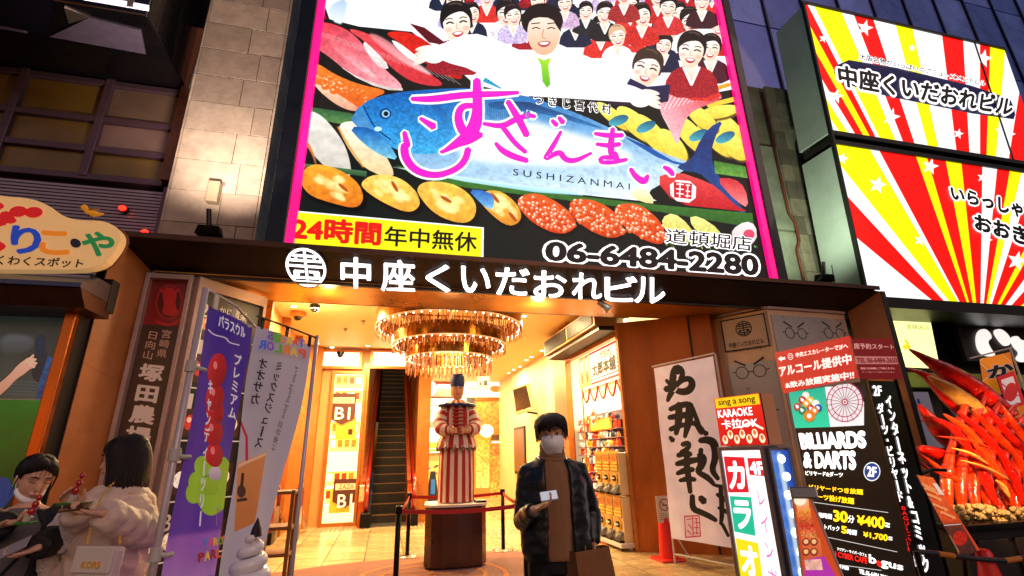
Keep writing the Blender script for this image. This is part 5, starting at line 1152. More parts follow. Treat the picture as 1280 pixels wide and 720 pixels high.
# ------------------------------------------------------------------ boards inside the left jamb
WFR = mat('board_frame', '#b89c90', .4, .2, var=.15)
bp1 = face_y(6.52)
t = T('farm_restaurant_board', 'tall brown restaurant board with a red crest and vertical white characters beside the left jamb', 'sign', (-2.65, 6.5, 0))
xa, xb_ = -2.86, -2.44
a = Art(bp1, xa, xb_, .05, 3.6, 200, '#3c2314')
a.poly([(188, 335), (245, 338), (225, 408), (165, 405)], '#5a0f0c', '#7a1410'); 
c0 = (212, 378)
for rx, ry, col in ((17, 22, '#8a1a14'), (14.5, 19, '#4a0f0c')): a.ell(c0, rx, ry, col, rot=8)
a.poly([(203, 368), (207, 360), (218, 360), (222, 368), (219, 380), (224, 392), (214, 396), (202, 392), (206, 380)], '#a81c16', sm=1); a.line([(200, 362), (212, 372), (224, 362)], 2.5, '#a81c16')
a.line([(196, 402), (212, 408), (226, 400)], 3, '#a81c16'); 
a.panel('board_face', t, n=.012, emit=.12)
TANL = mat('tan_letter', '#b88a70', .5, emit=.1)
letter(bp1, '宮崎県', [(204, 412), (216, 414), (208, 448), (196, 446)], TANL, t, n=.016, vertical=True, gap=1.1, off=.01)
letter(bp1, '日向山', [(187, 414), (199, 416), (190, 450), (179, 448)], TANL, t, n=.016, vertical=True, gap=1.1, off=.01)
letter(bp1, '塚田農場', [(178, 455), (206, 458), (186, 558), (156, 554)], mat('pale_letter', '#c8a894', .5, emit=.15), t, n=.016, vertical=True, gap=1.15, off=.045)
for x in (xa-.04, xb_): M().box((x, 6.42, 0), (x+.045, 6.56, 3.66)).build('board_frame', WFR, t, bev=.004)
M().box((xa, 6.43, 3.601), (xb_, 6.55, 3.66)).build('board_frame', WFR, t)
dp = wall_ab((-2.36, 6.52), (-1.78, 7.28))
t = T('floor_directory', 'black floor directory board with numbered food pictures behind the purple flag', 'directory', (-2.1, 6.9, 0))
wd = math.hypot(.58, .76)
a = Art(dp, 0.04, wd-.04, .05, 3.5, 300, '#12100e'); a.px = False
secs = [(3.42, 3.0), (2.95, 2.35), (2.3, 1.75), (1.7, 1.1), (1.05, .5)]
rnd = random.Random(2)
for k, (z1_, z0_) in enumerate(secs):
    a.poly([(.05, z0_-.02), (wd-.05, z0_-.02), (wd-.05, z0_-.035), (.05, z0_-.035)], '#c8c0b0')
    for j in range(3):
        x = .1+.27*j; y = (z0_+z1_)/2-.1; col = ['#d88a4a', '#e8d0a8', '#b83020', '#e8b030', '#f0e8d8'][rnd.randrange(5)]
        a.poly([(x, y+.16), (x+.22, y+.16), (x+.22, y-.16), (x, y-.16)], '#3a2018', noise=.4, ns=6); a.ell((x+.11, y), .08, .09, col, noise=.5, ns=5); a.ell((x+.09, y+.03), .03, .03, '#fff0d8', op=.7)
a.panel('directory_face', t, n=.012, emit=.3)
for k, (n_, z1_) in enumerate((('2', 3.36), ('1', 2.9), ('1', 2.25), ('2', 1.65), ('B1', .95))): letter(dp, n_, [(.08, z1_), (.18+.1*(len(n_)-1), z1_), (.18+.1*(len(n_)-1), z1_-.17), (.08, z1_-.17)], WHITEPR, t, n=.016, px=False, off=.01)
letter(dp, 'かに道楽', [(.32, 3.38), (.72, 3.38), (.72, 3.26), (.32, 3.26)], WHITEPR, t, n=.016, px=False, off=.02)
for s in (-.03, wd-.03): M().slab(dp, s, s+.05, 0, 3.66, -.05, .06).build('board_frame', WFR, t, bev=.004)
M().slab(dp, .02, wd-.03, 3.52, 3.66, -.05, .06).build('board_frame', WFR, t)
M().slab(dp, .02, wd-.03, 0, 3.52, -.04, -.012).build('board_back', DARK, t)

# ------------------------------------------------------------------ grey cabinet with emblem and spectacles, right
cb = T('emblem_cabinet', 'tall grey metal corner cabinet with the building emblem plate and drawn spectacles', 'cabinet', (6.2, 6.8, 0))
PA, PB, PC_ = (5.29, 7.39), (5.91, 6.46), (7.52, 6.52)
CBM = mat('cabinet_grey', '#b8b0a8', .3, .3, var=.15, vscale=1.2); CBB = mat('cabinet_beige', '#d8b490', .4, .2, var=.12)
M().prism(fl, [PA, PB, PC_, (7.52, 7.3), (5.6, 7.6)], 0, 3.64).build('cabinet_body', CBB, cb)
c1 = wall_ab(PA, PB); w1 = math.hypot(PB[0]-PA[0], PB[1]-PA[1]); c2 = wall_ab(PB, PC_); w2 = math.hypot(PC_[0]-PB[0], PC_[1]-PB[1])
M().slab(c1, w1*.33, w1-.03, .05, 2.82, .002, .015).build('grey_panel', CBM, cb, bev=.003)
M().slab(c2, .05, w2-.05, .05, 3.55, .002, .015).build('grey_panel', CBM, cb, bev=.003)
m_plate = [c1.hit(898, 401), c1.hit(954, 392), c1.hit(963, 434), c1.hit(905, 440)]
px0 = w1*.33; px1 = w1-.04; pz1 = c1.hit(926, 397)[1]; pz0 = c1.hit(934, 437)[1]
M().slab(c1, px0, px1, pz0, pz1, .002, .03).build('name_plate', mat('plate_tan', '#b09070', .4, emit=.05), cb)
for (a_, b_, c_, d_) in ((px0, px1, pz1-.02, pz1), (px0, px1, pz0, pz0+.02), (px0, px0+.02, pz0+.02, pz1-.02), (px1-.02, px1, pz0+.02, pz1-.02)): M().slab(c1, a_, b_, c_, d_, .03, .036).build('plate_border', BLACKP, cb)
m = M(); emblem(m, c1, ((px0+px1)/2, pz1-.2), .13, .033, .14); m.build('plate_emblem', BLACKP, cb)
letter(c1, '中座くいだおれビル', [(px0+.08, pz1-.4), (px1-.08, pz1-.4), (px1-.08, pz1-.49), (px0+.08, pz1-.49)], BLACKP, cb, n=.033, px=False, off=.02)
letter(c1, 'Nakaza Cuidaore Bldg.', [(px0+.13, pz1-.52), (px1-.13, pz1-.52), (px1-.13, pz1-.57), (px0+.13, pz1-.57)], BLACKP, cb, n=.033, px=False)
def specs(pl, c, s, n):
    m = M()
    for sx in (-1, 1):
        ring2(m, pl, (c[0]+sx*s*.62, c[1]), s*.4, s*.46, n, 28); bar2(m, pl, c[0]+sx*s*.28, c[1]+s*.5, c[0]+sx*s*1.05, c[1]+s*.95, s*.12, n)
    bar2(m, pl, c[0]-s*.2, c[1]+.02*s, c[0]+s*.2, c[1]+.02*s, s*.07, n); bar2(m, pl, c[0]+s*1.06, c[1]+.05*s, c[0]+s*1.3, c[1]+.1*s, s*.07, n); bar2(m, pl, c[0]-s*1.3, c[1]+.1*s, c[0]-s*1.06, c[1]+.05*s, s*.07, n)
    m.build('spectacles_print', BLACKP, cb)
specs(c1, c1.hit(939, 465), .22, .019); specs(c2, c2.hit(994, 417), .2, .019); specs(c2, c2.hit(1042, 417), .2, .019)
specs(c1, c1.hit(950, 515), .22, .019); specs(c2, (w2*.72, 2.2), .2, .019); specs(c2, (w2*.35, 2.2), .2, .019)
M().slab(c1, -.02, .02, 0, 3.66, -.01, .03).build('cabinet_edge', WFR, cb); M().slab(c1, -.02, w1, 3.66, 3.69, -.2, .03).build('cabinet_edge', WFR, cb); M().slab(c2, 0, w2, 3.645, 3.69, -.3, .03).build('cabinet_edge', WFR, cb)
# ------------------------------------------------------------------ costume figure on its pedestal
pd = T('pedestal', 'dark brown pedestal with a white top plate under the striped costume figure', 'pedestal', (1.06, 7.95, 0))
PDM = mat('pedestal_brown', '#3c120a', .3, .1, var=.3, vscale=3, coat=.3)
M().prism(fl, [(.68, 8.3), (.62, 7.75), (.70, 7.62), (.85, 7.57), (1.06, 7.55), (1.27, 7.57), (1.42, 7.62), (1.5, 7.75), (1.44, 8.3)], .04, .80).build('cabinet', PDM, pd)
M().box((.7, 7.68, 0), (1.42, 8.25, .04)).build('plinth', BLACKM, pd)
M().prism(fl, [(.66, 8.32), (.60, 7.74), (.69, 7.60), (.85, 7.55), (1.06, 7.53), (1.27, 7.55), (1.43, 7.60), (1.52, 7.74), (1.46, 8.32)], .801, .83).build('top_plate', mat('top_plate', '#cfc6b8', .4), pd)
M().box((1.35, 7.70, .831), (1.5, 7.95, .86)).build('name_block', BLACKM, pd)
fg = T('costume_mannequin', 'mannequin in a striped red and white robe with blue collar and short blue cap', 'mannequin', (1.08, 7.95, .83))
RS = mat('robe_red', '#a81410', .55, bump=.15, bscale=60); WS = mat('robe_white', '#e0c8b0', .6, bump=.15, bscale=60); BLS = mat('robe_blue', '#1c3468', .5)
SKN = mat('mannequin_skin', '#e0a878', .45)
gx, gy = 1.08, 7.95
def striped(name, secs, n, center=None, par=fg, duty=2):
    m = M(); rs = []
    for (cx_, cy_, z, rx, ry) in secs:
        rs.append([Vector((cx_+rx*(1+.035*math.cos(n/2*2*math.pi*k/n))*math.cos(2*math.pi*k/n), cy_+ry*(1+.035*math.cos(n/2*2*math.pi*k/n))*math.sin(2*math.pi*k/n), z)) for k in range(n)])
    for j in range(len(rs)-1):
        for k in range(n):
            b = (k//duty) % 2; q = [rs[j][k], rs[j][(k+1) % n], rs[j+1][(k+1) % n], rs[j+1][k]]; m.add(q, [(0, 1, 2, 3)], b)
    bm = bmesh.new(); o = m.build(name, [RS, WS], par, smooth=True); bm.from_mesh(o.data); bmesh.ops.remove_doubles(bm, verts=bm.verts, dist=1e-5); bm.to_mesh(o.data); bm.free(); return o
striped('skirt', [(gx, gy, .84, .265, .2), (gx, gy, 1.2, .26, .19), (gx, gy, 1.55, .25, .18), (gx, gy, 1.68, .24, .17)], 56)
striped('robe_hem', [(gx, gy, 1.60, .30, .23), (gx, gy, 1.68, .29, .22), (gx, gy, 1.80, .24, .19)], 48)
striped('robe_body', [(gx, gy, 1.78, .25, .19), (gx, gy, 1.95, .23, .18), (gx, gy, 2.12, .23, .17), (gx, gy, 2.25, .19, .15), (gx, gy, 2.33, .10, .09)], 40)
m = M(); 
for k in range(30):
    a0, a1 = 2*math.pi*k/30, 2*math.pi*(k+1)/30
    for (r0, z0, r1, z1) in ((.1, 2.33, .27, 2.25),): m.add([(gx+r0*math.cos(a0), gy+r0*.8*math.sin(a0), z0), (gx+r0*math.cos(a1), gy+r0*.8*math.sin(a1), z0), (gx+r1*math.cos(a1), gy+r1*.8*math.sin(a1), z1), (gx+r1*math.cos(a0), gy+r1*.8*math.sin(a0), z1)], [(0, 1, 2, 3)], k % 2)
m.build('ruff_collar', [RS, WS], fg)
m = M(); m.tube([(gx+.28*math.cos(2*math.pi*k/30), gy+.22*math.sin(2*math.pi*k/30), 2.235+.012*(k % 2)) for k in range(31)], .025, 6); m.build('blue_collar', BLS, fg, smooth=True)
for s in (-1, 1):
    pts = [(gx+s*.14, gy, 2.2), (gx+s*.22, gy-.02, 2.1), (gx+s*.27, gy-.06, 1.96), (gx+s*.25, gy-.17, 1.86), (gx+s*.15, gy-.24, 1.86)]
    rr_ = [.09, .10, .11, .10, .06]; m = M(); n = 16; path = [Vector(p) for p in smooth_line(pts, 1)]; rs_ = list(np.interp(np.linspace(0, 1, len(path)), np.linspace(0, 1, 5), rr_))
    m.tube(path, rs_, n); 
    for fi in range(len(m.f)): m.m[fi] = (fi//n) % 2
    m.build('puffed_sleeve', [RS, WS], fg, smooth=True)
    c = Vector((gx+s*.11, gy-.27, 1.85)); mh = M(); mh.ball(c, .045, 10, sc=(1, .8, .9))
    for k in range(4): mh.tube([c+Vector((-s*.02, -.01, .03-.02*k)), c+Vector((-s*.06, -.025, .028-.02*k)), c+Vector((-s*.08, -.01, .02-.018*k))], [.012, .011, .008], 6)
    mh.tube([c+Vector((0, -.02, .03)), c+Vector((-s*.02, -.03, .065))], [.013, .009], 6); mh.build('hand', SKN, fg, smooth=True)
m = M()
for k in range(7): m.tube([(gx-.1, gy-.2-.004*k, 2.16-.055*k), (gx+.1, gy-.2-.004*k, 2.16-.055*k)], .014, 6)
m.build('front_braid', RS, fg, kind='stuff')
m = M(); m.lathe((gx, gy, 0), [(.001, 2.28), (.065, 2.28), (.06, 2.345), (.085, 2.38), (.104, 2.43), (.112, 2.51), (.104, 2.59), (.06, 2.66), (.001, 2.67)], 20); m.build('head', SKN, fg, smooth=True)
for s in (-1, 1):
    M().tube([(gx+s*.022, gy-.112, 2.50), (gx+s*.04, gy-.113, 2.506), (gx+s*.058, gy-.104, 2.50)], .005, 6).build('eye', BLACKM, fg); M().tube([(gx+s*.02, gy-.11, 2.525), (gx+s*.042, gy-.11, 2.532), (gx+s*.062, gy-.098, 2.525)], .004, 6).build('eyebrow', BLACKM, fg)
M().tube([(gx, gy-.112, 2.49), (gx, gy-.128, 2.455), (gx, gy-.108, 2.445)], [.008, .013, .008], 8).build('nose', SKN, fg, smooth=True); M().tube([(gx-.03, gy-.096, 2.415), (gx, gy-.104, 2.41), (gx+.03, gy-.096, 2.415)], [.003, .007, .003], 8).build('mouth', REDPR, fg)
m = M(); m.lathe((gx, gy, 0), [(.116, 2.535), (.12, 2.61), (.112, 2.69), (.08, 2.735), (.001, 2.74)], 20); m.build('cap', BLS, fg, smooth=True)
m = M(); 
for k in range(14):
    a = 2*math.pi*k/14; m.ball((gx+.285*math.cos(a), gy+.22*math.sin(a), 1.6), .034, 8, sc=(1, 1, 1.5))
m.build('silver_belt', mat('belt_silver', '#8a8680', .25, .9), fg, bev=.008, kind='stuff')

# barrier posts and red belts
BELT = mat('belt_red', '#b01010', .55, bump=.1); BRB = mat('brushed_base', '#8a7a68', .3, .8)
posts = {'front left': (.21, 6.55), 'front right': (1.78, 6.6), 'back left': (.44, 8.75), 'back right': (1.98, 8.75)}
STN = {}
for k, (nm, (x, y)) in enumerate(posts.items()):
    lab = {'front left': 'black barrier post at the front left corner of the pedestal mat', 'front right': 'black barrier post beside the sleeve of the masked man', 'back left': 'black barrier post at the back between escalator and pedestal', 'back right': 'black barrier post behind the pedestal on the right'}[nm]
    s = T('barrier_post', lab, 'barrier post', (x, y, 0), 'belt barrier round the pedestal'); STN[nm] = s
    M().lathe((x, y, .012), [(.001, .02), (.06, .025), (.17, .012), (.175, 0)], 24).build('base', BRB, s, smooth=True)
    M().cyl((x, y, .02), (x, y, .9), .032, n=14).build('post', BLACKM, s, smooth=True); M().lathe((x, y, 0), [(.042, .85), (.042, .93), (.03, .94), (.001, .94)], 14).build('head', BLACKM, s)
def belt(a, b):
    (x0, y0), (x1, y1) = posts[a], posts[b]; d = Vector((x1-x0, y1-y0, 0)).normalized(); m = M(); pts = []
    for i in range(13):
        t_ = i/12; x = x0+(x1-x0)*t_; y = y0+(y1-y0)*t_; sag = .035*math.sin(math.pi*t_); pts += [(x, y, .90-sag), (x, y, .85-sag)]
    m.add(pts, [(2*i, 2*i+1, 2*i+3, 2*i+2) for i in range(12)]); m.build('belt', BELT, STN[a], solid=.004)
belt('front left', 'front right'); belt('front right', 'back right'); belt('back left', 'front left'); belt('back right', 'back left')

# ------------------------------------------------------------------ flags on the left
PUR = mat('flag_pole', '#c8bcc0', .35, .2)
def flag(name, lab, cat, A0, B0, z0, z1, bgd, bg2, wpx=420, emit=.12):
    pl = wall_ab(A0, B0); w_ = math.hypot(B0[0]-A0[0], B0[1]-A0[1]); t = T(name, lab, cat, (A0[0], A0[1], 0))
    a = Art(pl, 0, w_, z0, z1, wpx, bgd); a.px = False; a.poly([(0, z1), (w_, z1), (w_, z0), (0, z0)], bgd, bg2, ang=90); a.px = True
    return pl, w_, t, a
def cloth(pl, a, w_, z0, z1, t, name='cloth', emit=.1, amp=.018, nx=14, nz=30, ph=0, taper=0):
    """wavy cloth grid carrying the print"""
    vs = []; uvs = []
    for j in range(nz+1):
        for i in range(nx+1):
            s, q = i/nx, j/nz; z = z0+(z1-z0)*q
            d = amp*math.sin(s*9+q*3+ph)*(1-.6*q)+amp*.6*math.sin(q*11+s*4+ph)
            ws = s*(1-taper*(1-q)**1.3); vs.append(pl.at(w_*ws, z, d)); uvs.append((ws, q))
    fs = [(j*(nx+1)+i, j*(nx+1)+i+1, (j+1)*(nx+1)+i+1, (j+1)*(nx+1)+i) for j in range(nz) for i in range(nx)]
    off = parent_off(t); me = bpy.data.meshes.new(name); me.from_pydata([v-off for v in vs], [], fs); uv = me.uv_layers.new(name='UVMap')
    for p in me.polygons:
        p.use_smooth = True
        for li in p.loop_indices: uv.data[li].uv = uvs[me.loops[li].vertex_index]
    me.materials.append(a.material(name+'_print', emit, .8)); return link(name, me, t, solid=.0)
A0, B0 = (-1.0, 2.98), (-.90, 3.50)
pl, w_, t, a = flag('purple_flag', 'purple advertising flag with a red candied strawberry skewer and green flower on a white pole', 'flag', A0, B0, .25, 2.33, '#3c1a9c', '#8a52c8')
r3 = lambda x, y: (140+x/3.6, 330+y/3.6); r4 = lambda x, y: (180+x/3.27, 500+y/3.27)
a.poly([r3(440, 165), r3(610, 240), r3(612, 262), r3(440, 190)], '#7a1c30'); a.poly([r4(90, 560), r4(400, 520), r4(400, 700), r4(60, 760)], '#a060cc', '#c896e0', soft=8)
a.line([r3(440, 295), r3(470, 320), r3(515, 330), r3(525, 355), r3(570, 365)], 1.6, '#f0e8f8')
a.ell(r4(280, 385), 21, 24, '#a8d83a', '#8cc020', rot=0)
for (x, y) in ((240, 270), (325, 275), (345, 305), (215, 335), (205, 380), (330, 350), (315, 405), (265, 430)): a.ell(r4(x, y), 11, 13, '#a6d838')
a.line([r4(290, 440), r4(288, 515)], 1.4, '#a878b8', sm=1)
a.ell(r4(285, 300), 8, 9, '#e8dce8', '#b8a8c0')
for (x, y, rx, ry) in ((285, 225, 11, 15), (284, 130, 11.5, 17), (292, 48, 10.5, 16), ): 
    if rx: a.ell(r4(x, y), rx, ry, '#e81c2c', '#a80c18', ang=30); a.ell(r4(x-8, y-18), 2.5, 5, '#ff8a90', soft=1)
for (x, y, rx, ry) in ((466, 600, 11, 17), (478, 480, 10.5, 22)):
    if rx: a.ell(r3(x, y), rx, ry, '#e81c2c', '#a80c18', ang=30, rot=8); a.ell(r3(x-5, y-25), 2.2, 5, '#ff9aa0', soft=1)
cloth(pl, a, w_, .25, 2.33, t, amp=.012)
WFL = mat('flag_white', '#f0ecf8', .7, emit=.1)
letter(pl, 'パラスウル', [r3(450, 225), r3(572, 285), r3(572, 335), r3(450, 280)], WFL, t, n=.035, off=.03)
letter(pl, 'プレミアム', [r3(525, 400), r3(556, 415), r3(530, 700), r3(495, 690)], WFL, t, n=.035, vertical=True, gap=1.05, off=.04)
letter(pl, 'キャンディーツリー', [r3(405, 520), r3(425, 530), r4(212, 515), r4(188, 515)], WFL, t, n=.035, vertical=True, gap=1.0, off=.03)
for k, (c, col) in enumerate(zip('TARO\'S', ('#3a8ae0', '#f0508c', '#f0c830', '#58c040', '#e86a20', '#e86a20'))):
    letter(pl, c, [r4(218+k*20, 572-k*3), r4(235+k*20, 570-k*3), r4(235+k*20, 598-k*3), r4(218+k*20, 602-k*3)], mat('flag_letter_%d' % k, col, .7, emit=.1), t, n=.035, off=.05)
for k, c in enumerate('PARLOR'): letter(pl, c, [r4(195+k*26, 628-k*6), r4(217+k*26, 624-k*6), r4(215+k*26, 658-k*6), r4(193+k*26, 664-k*6)], bpy.data.materials['flag_letter_%d' % ((k+1) % 5)] if k % 2 else REDPR, t, n=.035, off=.05)
M().cyl((A0[0]-.03, A0[1]-.02, 0), (A0[0]-.03, A0[1]-.02, 2.42), .017, n=10).build('pole', PUR, t, smooth=True)
for z in (1.5, 1.05, 1.95): M().cyl((A0[0]-.03, A0[1]-.02, z), (A0[0]-.03, A0[1]-.02, z+.06), .026, n=10).build('pole_clip', WHITEP, t); M().tube([(A0[0]-.03, A0[1]-.02, z+.03), pl.at(.0, z+.02, .01), pl.at(.04, z+.02, .015)], .012, 6).build('cloth_tab', WHITEP, t)
M().tube([(A0[0]-.03, A0[1]-.02, 2.42), pl.at(w_*.5, 2.40, .01), pl.at(w_+.02, 2.34, .01)], .008, 6).build('cross_arm', PUR, t)
for s in (.1, .5, .9): M().slab(pl, w_*s-.02, w_*s+.02, 2.32, 2.405-.04*s, -.004, .004).build('hanging_loop', WHITEP, t)
M().lathe((A0[0]-.03, A0[1]-.02, 0), [(.16, 0), (.16, .08), (.05, .12), (.03, .3)], 16, cap=True).build('foot', WHITEP, t)
# white flag seen from behind: its print shows mirrored
A1, B1 = (-.86, 3.44), (-.60, 4.05)
pl, w_, t, a = flag('white_flag', 'white juice flag seen from behind with mirrored rainbow letters and an orange drink', 'flag', A1, B1, .45, 2.33, '#b4a8b4', '#b8acb8')
r5 = r4
a.poly([r5(380, 260), r5(500, 210), r5(440, 500), r5(375, 540)], '#d88a50', '#c87840', ang=80); a.poly([r5(385, 262), r5(500, 212), r5(498, 225), r5(384, 278)], '#e8b890')
a.line([r5(388, 62), r5(425, 150), r5(422, 245)], 3.2, '#c81838', sm=0)
a.line([r5(405, 300), r5(400, 350)], 3.5, '#3a2420'); a.ell(r5(398, 372), 5, 8, '#4a3028'); a.line([r5(385, 410), r5(415, 405)], 4, '#4a3028', sm=1)
cloth(pl, a, w_, .45, 2.33, t, emit=.14, amp=.016, ph=2, taper=.62)
def mletter(pl, txt, q, m, t, **k): return letter(pl, txt, [q[1], q[0], q[3], q[2]], m, t, **k)
INK = mat('flag_ink', '#14141c', .7)
cols = ['#3a6ae0', '#e8503c', '#f0c830', '#f08020', '#68b040', '#8050c0']
for k, c in enumerate("TARO'S"): x = 835-k*28; y = 345-k*7; mletter(pl, c, [r3(x-10, y-6), r3(x+14, y), r3(x+12, y+32), r3(x-12, y+26)], mat('rainbow_%d' % k, cols[k], .7, emit=.12), t, n=.03, off=.05)
for k, c in enumerate('PARLOR'): x = 838-k*36; y = 388-k*8; mletter(pl, c, [r3(x-14, y-6), r3(x+16, y), r3(x+14, y+36), r3(x-16, y+30)], bpy.data.materials['rainbow_%d' % ((k+1) % 6)], t, n=.03, off=.05)
mletter(pl, 'ミックスジュース', [r3(722, 440), r3(752, 446), r5(462, 195), r5(432, 192)], INK, t, n=.03, vertical=True, gap=1.0, off=.03)
mletter(pl, 'オオサカ', [r3(645, 425), r3(684, 432), r3(640, 632), r3(600, 628)], INK, t, n=.03, vertical=True, gap=1.0, off=.03)
# vertical latin line
pv = pl; V_, F_ = glyphs('Fruits Mixed Juice 混合果汁')
p_a, p_b = pl.hit(*r3(822, 468)), pl.hit(*r5(515, 215)); mx = max(v[0] for v in V_)
mb = M(); dv = Vector((p_b[0]-p_a[0], p_b[1]-p_a[1])); L_ = dv.length; dv.normalize(); pvv = Vector((dv.y, -dv.x)); hgt = .055
mb.add([pl.at(p_a[0]+dv.x*x/mx*L_+pvv.x*y*hgt, p_a[1]+dv.y*x/mx*L_+pvv.y*y*hgt, .03) for x, y in V_], F_); mb.build('lettering', INK, t)
M().cyl((B1[0]+.03, B1[1]+.02, 0), (B1[0]+.03, B1[1]+.02, 2.42), .015, n=10).build('pole', PUR, t, smooth=True)
M().tube([(B1[0]+.03, B1[1]+.02, 2.40), pl.at(w_*.5, 2.40, .01), pl.at(-.02, 2.39, .01)], .007, 6).build('cross_arm', BLACKM, t)
for s in (.08, .5, .95): M().slab(pl, w_*s-.015, w_*s+.015, 2.32, 2.40, -.004, .004).build('hanging_loop', BLACKM, t)
M().lathe((B1[0]+.03, B1[1]+.02, 0), [(.16, 0), (.16, .08), (.05, .12), (.03, .3)], 16, cap=True).build('foot', WHITEP, t)

# soft cream model
KS = .62; c = PY(311, 715, 3.1); sc_ = T('soft_cream_model', 'giant white swirled soft cream model at the foot of the white flag', 'model', (c.x, 3.1, 0))
m = M(); n = 90; path = []; rad = []
base_z = .86; top_z = PY(318, 668, 3.1).z+.01
for i in range(n):
    t_ = i/(n-1); a_ = t_*4.2*2*math.pi; rr_ = (.135*(1-t_)**.8+.004)*KS; path.append((c.x+rr_*math.cos(a_), 3.1+rr_*math.sin(a_), base_z+(top_z-base_z)*(1-(1-t_)**1.15))); rad.append((.065*(1-t_)**.6+.008)*KS)
m.tube(path, rad, 12, up=(0, 0, 1)); m.build('cream_swirl', mat('cream_white', '#f4f0f4', .3, coat=.4), sc_, smooth=True)
M().lathe((c.x, 3.1, 0), [(.03, 0), (.06, .35), (.105, .80), (.125, .83), (.125, .86), (.0, .87)], 20, cap=False).build('wafer_cone', mat('wafer', '#a8682c', .6, bump=.3), sc_)
M().lathe((c.x+.01, 3.1, 0), [(.03, top_z-.02), (.022, top_z+.02), (.002, top_z+.07)], 10, cap=True).build('chocolate_tip', mat('chocolate', '#20100c', .4), sc_)
# wooden rack behind the white flag
c = PY(347, 660, 6.2); wr = T('wooden_rack', 'orange brown wooden rack standing behind the white flag', 'rack', (c.x, 6.2, 0))
z1_ = PY(352, 612, 6.2).z
for dx in (-.14, .14):
    for dy in (-.15, .15): M().box((c.x+dx-.018, 6.2+dy-.018, 0), (c.x+dx+.018, 6.2+dy+.018, z1_)).build('leg', WOOD, wr)
for z in (.3, .55, .8, z1_-.04): M().box((c.x-.165, 6.02, z), (c.x+.165, 6.38, z+.03)).build('shelf', WOOD, wr)

# ------------------------------------------------------------------ cone with a notice, right of the pillar
c = Vector((4.06, 7.2, 0)); cn = T('red_cone', 'red traffic cone with a no smoking notice at the foot of the copper pillar', 'cone', c)
RC = mat('cone_red', '#d81c14', .4, coat=.2, emit=.05)
M().lathe(c, [(.001, .56), (.075, .56), (.08, .54), (.115, .03)], 20).build('cone_body', RC, cn, smooth=True); M().box((c.x-.19, c.y-.19, 0), (c.x+.19, c.y+.19, .035)).build('cone_base', RC, cn, bev=.015)
pn = Pl((c.x, c.y-.07, 0), (1, 0, 0)); 
a = Art(pn, -.13, .13, .50, .86, 120, '#d8b8a0'); a.px = False
a.ell((0, .74), .085, .085, '#7a4a40'); a.ell((0, .74), .07, .07, '#d8b8a0'); a.line([(-.055, .785), (.055, .69)], .014, '#7a4a40', sm=1); a.line([(-.04, .735), (.04, .735)], .016, '#5a3a34', sm=1)
for k in range(4): a.line([(-.09, .62-k*.025), (.09, .62-k*.025)], .006, '#7a5a50', sm=1)
a.panel('paper_notice', cn, n=.0, thick=.006, side=WHITEP, emit=.05)

# ------------------------------------------------------------------ calligraphy banner on its stand
Af, An = (4.0, 6.95), (4.26, 6.12); d_ = Vector((An[0]-Af[0], An[1]-Af[1])).normalized()
bn = Pl((Af[0], Af[1], 0), (d_.x, d_.y, 0)); wB = .86
s_ = lambda x, y: (800+x/2.667, 430+y/2.667)
zt = bn.hit(822, 458)[1]; zb_ = bn.hit(836, 672)[1]; l0 = bn.hit(828, 560)[0]
zt = (bn.hit(822, 458)[1]+bn.hit(891, 447)[1])/2; wB = bn.hit(892, 450)[0]-l0
t = T('calligraphy_banner', 'white banner with bold black brush characters and a red seal on a white stand', 'banner', (Af[0], Af[1], 0))
org = bn.at(l0, 0); bn = Pl(org, bn.U)
a = Art(bn, 0, wB, zb_, zt, 420, '#d8ccd8')
a.poly([(800, 440), (930, 440), (930, 700), (800, 700)], '#e4dae4', '#dccfdc', noise=.05, ns=60)
K = '#060408'
strokes = [([(82, 150), (110, 148), (112, 110), (125, 80), (140, 100), (128, 130)], [10, 14, 16, 18, 16, 8]), ([(86, 120), (120, 158), (160, 160), (178, 135), (165, 112), (130, 125), (100, 165), (90, 190)], [6, 10, 13, 12, 10, 9, 11, 6]),
 ([(98, 218), (130, 205), (160, 200)], [8, 11, 10]), ([(95, 245), (130, 240), (180, 232)], [8, 12, 9]), ([(128, 200), (130, 250), (120, 300)], [12, 14, 8]), ([(100, 285), (130, 272), (155, 268)], [8, 10, 7]), ([(165, 200), (165, 250), (150, 310)], [13, 15, 7]), ([(150, 270), (185, 260), (205, 290)], [7, 9, 12]), ([(175, 210), (200, 285), (205, 300)], [6, 9, 5]), ([(100, 310), (110, 322)], [6, 9]), ([(208, 290), (222, 300)], [7, 9]),
 ([(140, 335), (165, 330), (160, 350), (135, 360)], [8, 11, 9, 6]), ([(125, 372), (150, 362), (172, 368)], [8, 12, 8]), ([(120, 400), (155, 392), (195, 385)], [8, 13, 9]), ([(158, 360), (155, 400), (160, 440), (165, 495)], [10, 12, 11, 8]), ([(122, 432), (150, 420), (180, 418)], [7, 12, 8]), ([(130, 455), (160, 448), (185, 452)], [6, 11, 7]),
 ([(200, 322), (225, 318), (248, 330), (252, 380), (240, 420), (262, 450)], [9, 13, 14, 11, 10, 7]), ([(198, 370), (215, 380), (205, 410), (190, 425), (230, 445), (250, 470)], [10, 14, 13, 9, 11, 6]), ([(205, 350), (200, 430)], [8, 9]),
 ([(172, 505), (172, 550), (200, 560), (235, 575), (255, 588)], [9, 11, 10, 10, 7]), ([(200, 512), (215, 525)], [11, 13]), ([(250, 470), (285, 478)], [5, 8]), ([(258, 500), (285, 520)], [6, 9]), ([(270, 480), (275, 560), (270, 600)], [7, 9, 6]), ([(262, 545), (292, 560)], [5, 8]), ([(275, 600), (295, 640)], [6, 5])]
for p, w in strokes: a.line([s_(*q) for q in p], [x*.74 for x in w] if len(w) == len(p) else 4, K)
